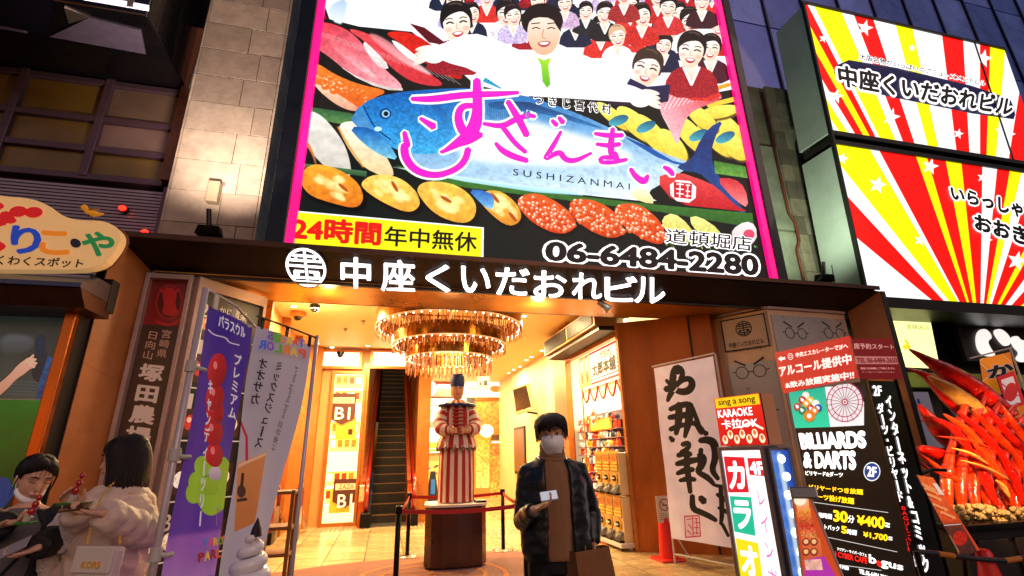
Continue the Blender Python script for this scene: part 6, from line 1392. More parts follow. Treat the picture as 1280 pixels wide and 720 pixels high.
a.poly([s_(146, 572), s_(196, 570), s_(202, 642), s_(152, 646)], '#b8243c'); a.poly([s_(149, 576), s_(193, 574), s_(198, 638), s_(155, 642)], '#d0b8c0')
for (x0, y0, x1, y1) in ((155, 585, 170, 582), (160, 600, 172, 615), (158, 620, 170, 635), (178, 582, 190, 582), (180, 595, 194, 596), (186, 582, 188, 635), (178, 612, 194, 612), (176, 630, 196, 630), (173, 576, 176, 640)): a.line([s_(x0, y0), s_(x1, y1)], 1.1, '#b8243c', sm=1)
cloth(bn, a, wB, zb_, zt, t, emit=.1, amp=.012, ph=1)
for x in (-.03, wB+.02): M().cyl(bn.at(x, .0, -.03), bn.at(x, zt+.04 if x > 0 else .7, -.03), .014, n=8).build('upright', WHITEP, t)
M().cyl(bn.at(-.03, zt+.03, -.01), bn.at(wB+.02, zt+.04, -.01), .012, n=8).build('cross_bar', WHITEP, t)
M().slab(bn, wB-.03, wB-.005, .7, zt+.03, -.09, -.07).build('yellow_edge', mat('lime_edge', '#8a9a20', .6), t)
M().slab(bn, .0, wB-.04, .62, 1.2, -.14, -.12).build('yellow_board', mat('yellow_board', '#d0b020', .6), t)
for z in (.1, .42): M().cyl(bn.at(-.03, z+.02, -.03), bn.at(wB+.02, z+.02, -.03), .012, n=8).build('rail', WHITEP, t)
for x in (-.03, wB+.02): M().cyl(bn.at(x, .45, -.03), bn.at(x+.02, .0, -.34), .012, n=8).build('rear_leg', WHITEP, t)

# ------------------------------------------------------------------ karaoke light box
hv = ray(276, 565); hv = Vector((hv.x, hv.y, 0)).normalized()
kp = Pl(PY(957, 600, 3.9).xy.to_3d(), (-hv.x, -hv.y, 0))
n2 = lambda x, y: (800+x/4, 540+y/4)
TLk, TRk = kp.hit(901, 566), kp.hit(958, 566); sL, sR = kp.hit(922, 650)[0], kp.hit(974, 650)[0]; sL = kp.hit(901, 566)[0]
kz = 1.50; 
t = T('karaoke_light_box', 'lit white karaoke sign box with red, green and yellow squares and pink writing', 'sign', kp.at((sL+0)/2, 0, 0))
k0, k1 = kp.hit(903, 568)[0], 0.0
a = Art(kp, k0, k1, .18, 1.485, 400, '#ffffff')
for (c, p) in (('#d81c28', ((418, 122), (520, 126), (545, 302), (442, 302))), ('#20b48c', ((448, 320), (556, 326), (578, 520), (472, 498))), ('#e8d418', ((478, 530), (590, 556), (615, 740), (500, 725))), ('#d81c28', ((536, 130), (614, 130), (630, 222), (548, 214)))): a.poly([n2(*q) for q in p], c)
a.poly([n2(510, 745), n2(620, 770), n2(660, 960), n2(540, 940)], '#3060c8')
a.panel('lit_face', t, n=0, thick=.01, emit=.85, base=0)
for c, q in (('カ', ((440, 150), (515, 150), (528, 280), (455, 280))), ('ラ', ((470, 345), (548, 350), (560, 480), (482, 478))), ('オ', ((500, 565), (580, 580), (600, 715), (520, 712)))): letter(kp, c, [n2(*p) for p in q], WHL, t, off=.05, n=.006)
letter(kp, '4F', [n2(548, 150), n2(612, 150), n2(622, 215), n2(558, 205)], WHL, t, off=.05, n=.006)
letter(kp, 'レインボ', [n2(580, 290), n2(622, 296), n2(700, 790), n2(650, 760)], mat('pink_print', '#e060c0', .5, emit=.6), t, off=.0, n=.006, vertical=True, gap=1.3)
ALU = mat('aluminium', '#8a8490', .35, .7)
for (s0, s1, z0, z1) in ((k0-.04, k0-.001, .1, 1.52), (k1+.001, k1+.04, .1, 1.52), (k0, k1, 1.487, 1.52), (k0, k1, .1, .178)): M().slab(kp, s0, s1, z0, z1, -.2, .015).build('case_edge', ALU, t, bev=.004)
M().slab(kp, k0, k1, .1, 1.5, -.2, -.012).build('case', ALU, t)
for x in (k0+.05, k1-.05): M().slab(kp, x-.02, x+.02, 0, .1, -.18, -.02).build('foot', BLACKM, t)
# blue bulb strip on the street side
nb = kp.at(.05, 0, 0); bpz = face_y(nb.y)
t2 = T('bulb_panel', 'tall narrow blue panel with a column of glowing white bulbs beside the karaoke box', 'sign', (nb.x, nb.y, 0))
u0 = bpz.hit(963, 572)[0]; u1 = bpz.hit(986, 572)[0]
a = Art(bpz, u0, u1, .12, 1.48, 100, '#6a9ae8'); a.px = False; a.poly([(u0, 1.48), (u1, 1.48), (u1, .12), (u0, .12)], '#5a90e8', '#2450c0', ang=0, noise=.1); a.line([(u0+(u1-u0)*.5, 1.45), (u0+(u1-u0)*.5, .12)], .05, '#d8ecff', sm=1, soft=4)
a.panel('blue_face', t2, n=0, emit=.55, base=0)
M().slab(bpz, u0-.02, u0-.001, .08, 1.5, -.12, .02).build('panel_edge', ALU, t2); M().slab(bpz, u1+.001, u1+.02, .08, 1.5, -.12, .02).build('panel_edge', ALU, t2); M().slab(bpz, u0, u1, .08, 1.5, -.12, -.021).build('panel_back', ALU, t2); M().slab(bpz, u0, u1, 0, .079, -.1, 0).build('foot', BLACKM, t2)
BLB = mat('bulb_glow', '#e8f4ff', .3, emit=3)
for k in range(9): M().ball(bpz.at(u0+(u1-u0)*(.45+.1*(k % 2)), 1.41-.145*k, .03), .036, 12, sc=(1, .6, 1)).build('bulb', BLB, t2, smooth=True)
# the small box on top: sing a song
t3 = T('sing_a_song_box', 'small red and yellow lit karaoke box standing on top of the karaoke sign', 'sign', kp.at(k0/2, 1.53, 0))
zt3 = kp.hit(926, 494)[1]; n8 = lambda x, y: (800+x/3.788, 370+y/3.788); e0 = kp.hit(897, 530)[0]; e1 = kp.hit(956, 530)[0]
a = Art(kp, e0, e1, 1.53, zt3, 340, '#d81f18')
a.px = False; hh = zt3-1.53; a.poly([(e0, zt3), (e1, zt3), (e1, 1.53), (e0, 1.53)], '#e02a1c', '#c81810'); a.poly([(e0+.01, zt3-.005), (e1-.01, zt3-.005), (e1-.01, zt3-hh*.22), (e0+.01, zt3-hh*.22)], '#f8c018')
W_ = e1-e0
for k in range(7): a.ell((e0+W_*(.12+.13*k), 1.53+hh*(.12+.1*(k % 2))), W_*.06, hh*.09, '#f8e8c0', noise=.3, ns=5); a.ell((e0+W_*(.12+.13*k), 1.53+hh*(.14+.1*(k % 2))), W_*.03, hh*.05, '#d86a30')
a.line([(e0+W_*.5, 1.53+hh*.35), (e0+W_*.7, 1.53+hh*.45), (e0+W_*.95, 1.53+hh*.3)], .02, '#fff0d0')
a.panel('lit_face', t3, n=0, emit=.85, base=0)
M().slab(kp, e0, e1, 1.53, zt3, -.2, -.022).build('case', mat('pale_orange', '#c88a60', .5, emit=.05), t3, bev=.004)
letter(kp, 'sing a song', [(e0+W_*.1, zt3-hh*.04), (e1-W_*.1, zt3-hh*.04), (e1-W_*.1, zt3-hh*.2), (e0+W_*.1, zt3-hh*.2)], BKL, t3, px=False, off=.02)
letter(kp, 'KARAOKE', [(e0+W_*.05, zt3-hh*.26), (e1-W_*.2, zt3-hh*.26), (e1-W_*.2, zt3-hh*.42), (e0+W_*.05, zt3-hh*.42)], WHL, t3, px=False, off=.015)
letter(kp, '卡拉OK', [(e0+W_*.1, zt3-hh*.47), (e1-W_*.12, zt3-hh*.47), (e1-W_*.12, zt3-hh*.66), (e0+W_*.1, zt3-hh*.66)], WHL, t3, px=False, off=.02)

# ------------------------------------------------------------------ billiards sign
hv = ray(450, 560); hv = Vector((hv.x, hv.y, 0)).normalized()
NE = PY(1083, 476, 3.75); bl = Pl((NE.x, NE.y, 0), (-hv.x, -hv.y, 0)); zT = NE.z
g0 = bl.hit(985, 490)[0]
t = T('billiards_sign', 'large black lit sign for billiards and darts with prices, standing at the right', 'sign', (NE.x, NE.y, 0))
m2_ = lambda x, y: (960+x/4.5, 400+y/4.5); m3_ = lambda x, y: (960+x/4.235, 550+y/4.235)
a = Art(bl, g0, 0, .2, zT, 700, '#0a0808')
a.poly([m2_(115, 400), m2_(320, 375), m2_(350, 602), m2_(150, 608)], '#18b090', '#20d0a0')
for (x, y, c) in ((212, 425, '#e8e0d0'), (193, 450, '#c02020'), (238, 452, '#e8c020'), (165, 488, '#c83030'), (216, 470, '#f0a020'), (268, 470, '#e8e8e8'), (192, 508, '#207850'), (240, 498, '#c83030'), (282, 495, '#2040a0'), (262, 510, '#f08020'), (232, 540, '#e87a10')):
    r_ = 4.8 if y < 530 else 7; a.ell(m2_(x+2, y+6), r_, r_, '#0a5a40', soft=1, op=.5); a.ell(m2_(x, y), r_, r_, c); a.ell(m2_(x, y), r_*.42, r_*.42, '#ffffff'); a.ell(m2_(x-6, y-8), r_*.2, r_*.2, '#ffffff')
a.poly([m2_(320, 375), m2_(540, 372), m2_(580, 590), m2_(350, 602)], '#f4f0ee')
a.poly([m2_(470, 370), m2_(540, 372), m2_(590, 590), m2_(560, 592), m2_(545, 470)], '#181018', '#5a3a80')
cD = m2_(432, 462)
for rx, c in ((25, '#c02048'), (23.6, '#f4f0ee'), (19, '#c02048'), (17.8, '#f4f0ee')): a.ell(cD, rx*.92, rx, c, op=.9)
for k in range(20): an = k*math.pi/10+.15; a.line([(cD[0]+3*math.cos(an), cD[1]+3*math.sin(an)), (cD[0]+24*math.cos(an), cD[1]+26*math.sin(an))], .55, '#201018', sm=1)
for rx, c in ((4, '#c02048'), (2.6, '#f4f0ee'), (1.4, '#c02048')): a.ell(cD, rx, rx, c)
a.poly([m2_(540, 420), m2_(560, 440), m2_(600, 600), m2_(560, 700), m2_(540, 600)], '#0a0808')
a.ell(m3_(550, 167), 10.6, 12, '#ffffff'); a.ell(m3_(550, 167), 9.4, 10.6, '#20408c')
a.poly([m3_(300, 420), m3_(640, 470), m3_(640, 480), m3_(300, 430)], '#0a0808')
for (x0, y0, x1, y1) in ((232, 328, 636, 384), (285, 508, 684, 592), (345, 655, 600, 690)): a.line([m3_(x0, y0), m3_(x1, y1)], .8, '#e8e0e0', sm=1)
a.panel('lit_face', t, n=0, thick=.01, emit=.75, base=0)
YL = mat('print_yellow_lit', '#ffd418', .5, emit=.9); RL = mat('print_red_dim', '#e01c18', .5, emit=.7)
def bt(s, q, m=WHL, off=.03, f=m3_, **k): letter(bl, s, [f(*p) for p in q], m, t, n=.006, off=off, **k)
bt('BILLIARDS', ((178, 642), (545, 628), (552, 715), (195, 722)), f=m2_, off=.07)
bt('& DARTS', ((190, 68), (462, 62), (465, 152), (195, 142)), off=.07)
bt('ビリヤード&ダーツ', ((200, 162), (398, 172), (398, 198), (202, 186)), off=.03)
bt('2F', ((528, 140), (575, 145), (575, 195), (530, 190)), off=.04)
bt('ビリヤードつき放題', ((220, 235), (505, 262), (505, 290), (222, 262)), YL, off=.035)
bt('ダーツ投げ放題', ((235, 280), (458, 308), (458, 340), (238, 310)), YL, off=.035)
bt('利用時間', ((245, 380), (340, 392), (340, 420), (248, 406)), off=.025)
bt('30', ((350, 372), (422, 382), (422, 436), (352, 428)), YL, off=.05); bt('分', ((426, 398), (460, 402), (458, 440), (425, 436)), off=.02)
bt('¥400', ((475, 400), (618, 408), (618, 470), (478, 445)), YL, off=.045); bt('=', ((624, 438), (646, 442), (646, 462), (624, 458)))
bt('ナイトパック', ((255, 440), (380, 458), (380, 484), (258, 464)), off=.02); bt('5', ((392, 455), (418, 460), (418, 496), (394, 490)), YL, off=.05); bt('時間', ((422, 470), (472, 478), (470, 505), (422, 498)), off=.02)
bt('¥1,700', ((508, 486), (635, 500), (635, 540), (510, 515)), YL, off=.035); bt('=', ((642, 512), (660, 515), (660, 530), (642, 527)))
bt('アジアン・サイバーカフェ', ((368, 568), (525, 600), (525, 618), (370, 584)), off=.01)
bt('ASIAN CYBER CAFE', ((290, 575), (530, 625), (528, 655), (295, 600)), RL, off=.04)
bt('b gus', ((538, 605), (718, 655), (716, 702), (540, 662)), off=.03); 
a_ = bl.hit(*m3_(592, 655)); m = M(); ring2(m, bl, a_, .001, .026, .008); m.build('red_dot', RL, t)
bt('TEL.06-6484-2280', ((484, 682), (640, 720), (640, 745), (486, 706)), off=.02)
bt('24時間営業 年中無休', ((345, 655), (430, 668), (430, 690), (345, 672)), off=.02)
# second face with the vertical writing
b2 = face_y(NE.y-.002); v1 = b2.hit(1120, 478)[0]
M().slab(b2, NE.x+.012, v1, .2, zT, -.012, 0).build('side_face', mat('black_gloss', '#0a0808', .2, coat=.4), t)
for (s0, s1) in ((NE.x-.0, NE.x+.012), (v1, v1+.012)): M().slab(b2, s0, s1, .15, zT+.02, -.02, .012).build('case_edge', mat('dark_edge', '#2a2626', .3, .6) if 'dark_edge' not in bpy.data.materials else bpy.data.materials['dark_edge'], t)
M().hexa([bl.at(g0, .15, -.012), bl.at(-.02, .15, -.012), bl.at(-.02, zT, -.012), bl.at(g0, zT, -.012)]+[bl.at(g0, .15, -.011)]*0+[Vector((v1, bl.at(g0, 0, 0).y, .15)), Vector((v1, NE.y+.02, .15)), Vector((v1, NE.y+.02, zT)), Vector((v1, bl.at(g0, 0, 0).y, zT))][::1]).build('case', BLACKM, t)
def bv(s, q, m=WHL, **k): letter(b2, s, q, m, t, n=.006, vertical=True, **k)
bv('ダーツ・ビリヤード', [m2_(605, 468), m2_(642, 470), m3_(718, 325), m3_(685, 325)], off=.04, gap=.95)
letter(b2, '2F', [m2_(585, 370), m2_(632, 372), m2_(638, 425), m2_(592, 425)], WHL, t, n=.006, off=.04)
bv('インターネット&コミック', [m2_(650, 425), m2_(688, 428), m3_(858, 700), m3_(818, 695)], off=.05, gap=.95)
letter(b2, 'bagus', [m3_(765, 610), m3_(800, 610), m3_(815, 690), m3_(780, 690)], WHL, t, n=.006)
bv('BAGUSCAFE', [m3_(700, 350), m3_(728, 352), m3_(762, 590), m3_(735, 585)], RL, off=.02, gap=.95)
# red placards above
rp2 = Pl(bl.O, bl.U); z0r = rp2.hit(981, 491)[1]; z1r = rp2.hit(971, 440)[1]; r0 = rp2.hit(975, 465)[0]-.04; r1 = rp2.hit(1073, 445)[0]
t = T('red_alcohol_placard', 'bright red placard with white writing and an arrow above the billiards sign', 'placard', rp2.at((r0+r1)/2, z0r, .1))
rp2 = Pl(bl.at(0, 0, .06), bl.U)
cs = [rp2.hit(*p) for p in ((970, 441), (1063, 420), (1083, 470), (981, 492))]
M().prism(rp2, cs[::-1], 0, .02).build('placard_board', mat('placard_red', '#b80c14', .5, emit=.45), t)
WPL = mat('placard_white', '#fff4f0', .5, emit=.55)
def rt(s, q, **k): letter(rp2, s, [m2_(*p) for p in q], WPL, t, n=.024, **k)
rt('中央エスカレーターで2Fへ', ((165, 185), (458, 130), (462, 160), (168, 212)), off=.02)
rt('アルコール提供中', ((70, 262), (475, 190), (482, 245), (80, 320)), off=.035)
rt('&飲み放題実施中!!', ((105, 352), (492, 285), (495, 330), (112, 385)), off=.03)
m = M(); pa_ = [rp2.hit(*m2_(x, y)) for x, y in ((66, 218), (85, 203), (85, 212), (106, 208), (108, 222), (87, 226), (88, 236))]; m.add([rp2.at(x, y, .025) for x, y in pa_], [tuple(range(7))]); m.build('arrow', WPL, t)
m = M(); pc_ = rp2.hit(*m2_(136, 206)); ring2(m, rp2, pc_, .03, .036, .025, 20); ring2(m, rp2, pc_, .012, .017, .025, 16); m.build('round_mark', WPL, t)
rp3 = face_y(NE.y-.08)
t = T('reservation_placard', 'darker red placard with a telephone number overlapping the bright red one', 'placard', PY(1095, 474, NE.y-.08))
cs = [rp3.hit(*p) for p in ((1062, 424), (1113, 423), (1127, 474), (1073, 474))]
M().prism(rp3, cs[::-1], 0, .015).build('placard_board', mat('placard_dark_red', '#8a0c14', .5, emit=.2), t)
PKM = mat('placard_pink', '#d88a88', .5, emit=.25); PKT = mat('placard_text', '#e8b0a8', .5, emit=.3)
def rt3(s, q, m=PKT, **k): letter(rp3, s, [m2_(*p) for p in q], m, t, n=.019, **k)
rt3('席予約スタート', ((470, 132), (695, 140), (698, 168), (475, 165)), off=.025)
cc = [rp3.hit(*m2_(x, y)) for x, y in ((478, 205), (715, 208), (722, 250), (484, 250))]; m = M(); m.add([rp3.at(x, y, .0165) for x, y in cc[::-1]], [(0, 1, 2, 3)]); m.build('pink_band', PKM, t)
rt3('TEL 06-6484-2650', ((488, 215), (712, 215), (716, 242), (492, 242)), REDPR, off=.03)
rt3('電話でお気軽にご予約ください', ((510, 268), (700, 268), (704, 280), (512, 280)), off=.01); rt3('お一人様からご利用いただけます', ((520, 290), (700, 292), (702, 300), (522, 298)), off=.0)
# food photo rack in front of the billiards sign
fp = Pl(PY(1010, 660, 3.2), (.8, -.6, 0), (.12, .15, 1))
t = T('food_poster_stand', 'slanted stand of orange food photographs leaning before the billiards sign', 'stand', (PY(1010, 660, 3.2).x, 3.2, 0))
n3 = lambda x, y: (800+x/4, 540+y/4)
qd = [fp.hit(*p) for p in ((1000, 725), (1060, 770), (1008, 622), (991, 618))]
us = [q[0] for q in qd]; vs_ = [q[1] for q in qd]
a = Art(fp, min(us)-.1, max(us)+.1, min(vs_)-.9, max(vs_)+.05, 260, '#c8481c')
a.poly([n3(765, 310), n3(840, 310), n3(850, 420), n3(800, 440)], '#f8c890', '#e87830'); a.ell(n3(800, 340), 8, 7, '#fff8e0', soft=2)  # pale top with soft spot: metal reflecting a lamp, painted into the colour
a.poly([n3(780, 400), n3(850, 380), n3(870, 480), n3(800, 470)], '#f0a040', '#b83018', noise=.4, ns=6); a.poly([n3(795, 465), n3(875, 470), n3(885, 530), n3(805, 520)], '#c83020', '#e8a050', noise=.5, ns=5)
a.poly([n3(805, 525), n3(900, 530), n3(915, 640), n3(825, 640)], '#e0703c', '#c85a30'); 
for k in range(4): a.ell(n3(830+(k % 2)*40, 550+(k//2)*50), 5, 5, '#8a2a18'); a.ell(n3(830+(k % 2)*40, 548+(k//2)*50), 3, 3, '#f0c080')
a.poly([n3(825, 640), n3(920, 620), n3(980, 720), n3(1000, 800), n3(820, 800)], '#b030a8'); a.poly([n3(820, 640), n3(905, 635), n3(915, 690), n3(830, 690)], '#e8b0a0', noise=.3)
qa = [fp.hit(*p) for p in ((1012, 790), (1082, 790), (1009, 612), (990, 618))]
a.panel('photo_board', t, n=0, quad=qa, emit=.55, thick=.02)
M().cyl(fp.at(*qa[2]), fp.at(*qa[1]), .008, n=6).build('frame_rod', WHITEP, t); M().cyl(fp.at(*qa[3]), fp.at(*qa[0]), .008, n=6).build('frame_rod', STEEL, t)
M().slab(fp, qa[3][0]-.01, qa[2][0]+.06, qa[3][1]-.03, qa[3][1]+.05, -.03, .03).build('top_clip', STEEL, t, bev=.01)
M().cyl(fp.at(qa[0][0]+.1, qa[0][1], -.02), (fp.at(qa[0][0]+.1, 0, 0).x, 3.3, 0), .012, n=6).build('leg', BLACKM, t)

# ------------------------------------------------------------------ crab shop on the right
CS = T('crab_shop', 'dark crab restaurant front with green lit strips and a brown board of white brush characters', 'shop front', (10, 7, 0))
M().box((7.9, 7.5, 0), (16, 7.8, 4.0)).build('front_wall', mat('shop_dark', '#150e0a', .6, var=.3), CS)
sp7 = face_y(7.1)
a = sp7.hit(1206, 455); b = sp7.hit(1300, 400)
M().slab(sp7, sp7.hit(1200, 420)[0], 15, sp7.hit(1230, 452)[1], sp7.hit(1230, 403)[1], -.1, 0).build('name_board', mat('board_brown', '#2a1a12', .5, var=.2), CS, bev=.01)
WB = mat('brush_white', '#f4f0ec', .5, emit=.7)
z4 = lambda x, y: (1080+x/3.79, 370+y/3.79)
def blob(pts): m = M(); q = smooth_poly([sp7.hit(*z4(*p)) for p in pts], 2); m.prism(sp7, [tuple(x) for x in q][::-1] if False else [tuple(x) for x in q], .001, .04); m.build('brush_character', WB, CS)
blob([(525, 185), (550, 155), (580, 165), (600, 200), (575, 215), (590, 250), (620, 288), (560, 285), (530, 250)])
blob([(605, 165), (640, 155), (680, 190), (688, 225), (665, 242), (635, 215)])
blob([(690, 195), (720, 190), (735, 215), (800, 210), (810, 235), (760, 250), (790, 300), (745, 318), (710, 300), (735, 270), (700, 240)])
a = [sp7.hit(*p) for p in ((1106, 396), (1156, 400), (1168, 462), (1124, 460))]
ar = Art(sp7, min(p[0] for p in a), max(p[0] for p in a), min(p[1] for p in a), max(p[1] for p in a), 200, '#f0f098')
ar.line([z4(165, 245), z4(190, 245)], 6, '#d8a820', sm=1); ar.line([z4(170, 215), z4(185, 232)], 3, '#d8a820', sm=1); 
for k in range(12): ar.line([z4(170+k*10, 290+k % 3*3), z4(176+k*10, 292)], .7, '#a8a060', sm=1)
ar.panel('lit_poster', CS, n=.1, thick=.08, quad=a[::-1], emit=1.15)
letter(sp7, '道頓堀店', [z4(172, 138), z4(285, 145), z4(283, 168), z4(172, 162)], mat('green_ink', '#3a5a20', .6), CS, n=.104, off=.0)
GT = mat('green_tube', '#d8f090', .4, emit=1.5)
c0 = sp7.hit(1102, 384); c1_ = sp7.hit(1146, 383)
M().slab(sp7, c0[0], c1_[0], c0[1]-.06, c0[1]+.0, .2, .25).build('light_tube', GT, CS)
M().slab(sp7, c0[0], 15, c0[1]-.12, c0[1]+.16, -.1, .19).build('tube_tray', mat('tray_olive', '#4a5028', .5, .2), CS)
c0 = sp7.hit(1125, 474); c1_ = sp7.hit(1205, 476)
M().slab(sp7, c0[0], 15, c0[1]-.14, c0[1]+.12, -.1, .05).build('green_ledge', mat('ledge_green', '#788030', .5, emit=.12, var=.3), CS)
for u in (1120, 1182): p = sp7.hit(u, 500); M().slab(sp7, p[0], p[0]+.12, 0, c0[1]-.15, -.1, .02).build('shop_post', COPPER if u == 1120 else DARK, CS)
lamp('AREA', (8.6, 6.7, 3.4), 10, (.75, 1, .45), .3, (8.6, 7.2, 2.4))
# grey poster with blue writing behind the crab
sp6 = face_y(6.3); a = [sp6.hit(*p) for p in ((1124, 490), (1160, 490), (1172, 560), (1140, 560))]
t = T('grey_poster', 'grey poster with blue brush writing half hidden behind the crab', 'poster', PY(1145, 560, 6.3))
ar = Art(sp6, min(p[0] for p in a), max(p[0] for p in a), min(p[1] for p in a), max(p[1] for p in a), 160, '#8a8698')
for p in (((200, 490), (225, 500), (215, 530)), ((230, 480), (250, 520), (240, 545)), ((255, 490), (270, 530)), ((235, 640), (260, 660), (240, 690)), ((265, 635), (285, 670))): ar.line([z4(*q) for q in p], 3, '#1a2c70')
ar.line([z4(215, 590), z4(280, 592)], 2.5, '#b83048', sm=1); ar.panel('poster_sheet', t, n=0, emit=.15); M().slab(sp6, min(p[0] for p in a)+.05, min(p[0] for p in a)+.08, 0, min(p[1] for p in a), -.05, -.025).build('pole', BLACKM, t)
# orange string banner with diamonds
sp5 = face_y(5.2)
t = T('orange_banner', 'orange banner of diamonds with black brush characters hanging from a white rod', 'banner', PY(1240, 520, 5.2))
x4 = lambda x, y: (1180+x/4, 380+y/4)
ar_pts = [sp5.hit(*x4(*p)) for p in ((178, 275), (330, 240), (410, 540), (420, 700), (330, 700), (215, 560))]
u = [p[0] for p in ar_pts]; v = [p[1] for p in ar_pts]
ar = Art(sp5, min(u), max(u), min(v), max(v), 200, '#e07818')
for (x, y) in ((255, 290), (260, 400), (290, 520), (320, 640)): ar.line([x4(x-80, y), x4(x, y-70), x4(x+80, y), x4(x, y+70), x4(x-80, y)], .9, '#f8d8a0', sm=0); ar.poly([x4(x-70, y), x4(x, y-60), x4(x+70, y), x4(x, y+60)], '#f08c20')
ar.panel('banner_cloth', t, quad=ar_pts[::-1], thick=.01, emit=.25)
for c, q in (('か', ((215, 320), (330, 290), (345, 350), (225, 370))), ('に', ((235, 460), (290, 450), (305, 515), (245, 520))), ('味', ((270, 540), (315, 535), (325, 580), (275, 590)))): letter(sp5, c, [x4(*p) for p in q], BKL, t, n=.006, off=.05, halo=WHITEPR, hoff=.06)
M().cyl(sp5.at(*sp5.hit(*x4(130, 272))), sp5.at(*sp5.hit(*x4(340, 218))), .012, n=6).build('rod', WHITEP, t)
pq = sp5.hit(*x4(330, 220)); M().cyl(sp5.at(pq[0], pq[1]), sp5.at(pq[0]+.02, 0), .015, n=6).build('pole', WHITEP, t)
t = T('crab_card', 'red card with a small crab picture in front of the orange banner', 'card', PY(1260, 510, 5.1)); sp51 = face_y(5.1)
a = [sp51.hit(*x4(*p)) for p in ((265, 365), (350, 335), (410, 500), (320, 530))]
ar = Art(sp51, min(p[0] for p in a), max(p[0] for p in a), min(p[1] for p in a), max(p[1] for p in a), 150, '#c02028')
ar.poly([x4(*p) for p in ((285, 380), (345, 360), (385, 490), (320, 510))], '#d8c8c4'); ar.ell(x4(335, 440), 8, 12, '#c02a2c', rot=10); 
for s in (-1, 1):
    for k in range(3): ar.line([x4(335+s*20, 420+k*20), x4(335+s*42, 400+k*28)], 1.5, '#c02a2c', sm=1)
ar.panel('card_face', t, quad=a[::-1], n=0, thick=.012, emit=.3)

# the giant crab in film
CR = T('giant_crab', 'giant glossy red crab with long legs towering over the stall', 'crab model', (7.0, 4.9, 1.2))
CRD = [mat('crab_red', '#e01808', .16, coat=1, var=.5, vscale=5, bump=.9, bscale=14, col2='#5a0604'), mat('crab_orange', '#e8400c', .2, coat=1, var=.4, vscale=6, bump=.7, bscale=18, col2='#a01404', emit=.0), mat('crab_pale', '#d8a050', .3, coat=.6, var=.4, vscale=8, bump=.6, bscale=20)]
def crab_limb(name, pts, rad, Y, mi, flat=.55, n=12):
    path = [PY(u, v, y) for (u, v), y in zip(pts, Y)]; path = [Vector(p) for p in smooth_line([tuple(p) for p in path], 2)]; k = len(path)
    rs = list(np.interp(np.linspace(0, 1, k), np.linspace(0, 1, len(rad)), rad)); rs = [max(.003, r*(1+.05*mnoise.noise(Vector((i*.7, r*40, mi))))) for i, r in enumerate(rs)]
    m = M(); m.tube(path, rs, n, flat=flat); return m.build(name, CRD[mi], CR, smooth=True)
crab_limb('claw_finger', [(1136, 436), (1160, 450), (1190, 468), (1215, 490), (1240, 520)], [.004, .06, .15, .23, .28], [4.6]*5, 0)
crab_limb('claw_finger', [(1135, 461), (1158, 468), (1175, 485), (1205, 512), (1240, 530)], [.004, .05, .10, .16, .24], [4.5]*5, 0)
crab_limb('claw_inside', [(1160, 470), (1185, 485), (1205, 500), (1225, 515)], [.01, .09, .12, .08], [4.36]*4, 2)
crab_limb('claw_palm', [(1205, 500), (1235, 525), (1265, 560), (1300, 600)], [.16, .28, .32, .3], [4.75]*4, 0)
crab_limb('claw_finger', [(1148, 505), (1160, 520), (1180, 545), (1220, 570), (1260, 590)], [.01, .07, .13, .2, .24], [4.6]*5, 0)
crab_limb('claw_palm', [(1150, 560), (1180, 570), (1215, 590), (1260, 620), (1300, 650)], [.05, .13, .17, .2, .2], [4.5]*5, 0)
crab_limb('claw_finger', [(1140, 562), (1160, 575), (1178, 590), (1195, 600)], [.004, .03, .05, .05], [4.3]*4, 1)
crab_limb('claw_finger', [(1145, 575), (1160, 586), (1175, 592), (1188, 594)], [.004, .02, .03, .03], [4.28]*4, 0)
for k in range(7):
    u0 = 1178+k*17; crab_limb('crab_leg', [(u0+34+k*3, 492+k*4), (u0+18, 535), (u0+12, 556), (u0+7, 580), (u0+4, 606), (u0+8, 636+k*2)], [.012, .05, .034, .058, .06, .034], [4.35-.05*(k % 2)]*6, 1, .8)
for k in range(6):
    u0 = 1195+k*18; crab_limb('crab_leg', [(u0-34, 520-k*3), (u0-6, 532+k*3), (u0+10, 552+k*2), (u0+18, 565), (u0+32, 586), (u0+50, 632)], [.006, .045, .05, .032, .055, .028], [4.22]*6, k % 2, .7)
for k, (u, v, u2, v2, mi) in enumerate(((1200, 575, 1262, 600, 2), (1190, 560, 1235, 580, 2), (1245, 600, 1262, 622, 2), (1170, 545, 1240, 560, 1), (1210, 545, 1250, 600, 1))): crab_limb('film_fold', [(u, v), ((u+u2)/2, (v+v2)/2-4), (u2, v2)], [.006, .035, .008], [4.12]*3, mi, .4)  # thin strips stand for bright film folds, their gleam put into the colour
m = M(); rc = random.Random(3)
for k in range(340):
    u = rc.uniform(1192, 1300); v = 632+rc.uniform(0, 17)+max(0, (u-1240))*.12+(6 if 1246 < u < 1260 else 0); m.ball(PY(u, v, 4.2+rc.uniform(-.1, .12)), rc.uniform(.012, .03), 6)
m.build('shell_stuffing', mat('pale_stuffing', '#a88c5c', .8, bump=.8), CR, kind='stuff', smooth=True)
M().tube([PY(1150, 592, 4.0), PY(1165, 587, 4.0), PY(1182, 588, 4.0)], .018, 8).build('lamp_arm', BLACKM, CR)
lamp('SPOT', PY(1245, 600, 3.6)+Vector((0, -.2, .35)), 150, (1, .6, .26), .05, PY(1225, 590, 4.4), .6, 80)  # spot added close to the crab for its orange glow and highlights
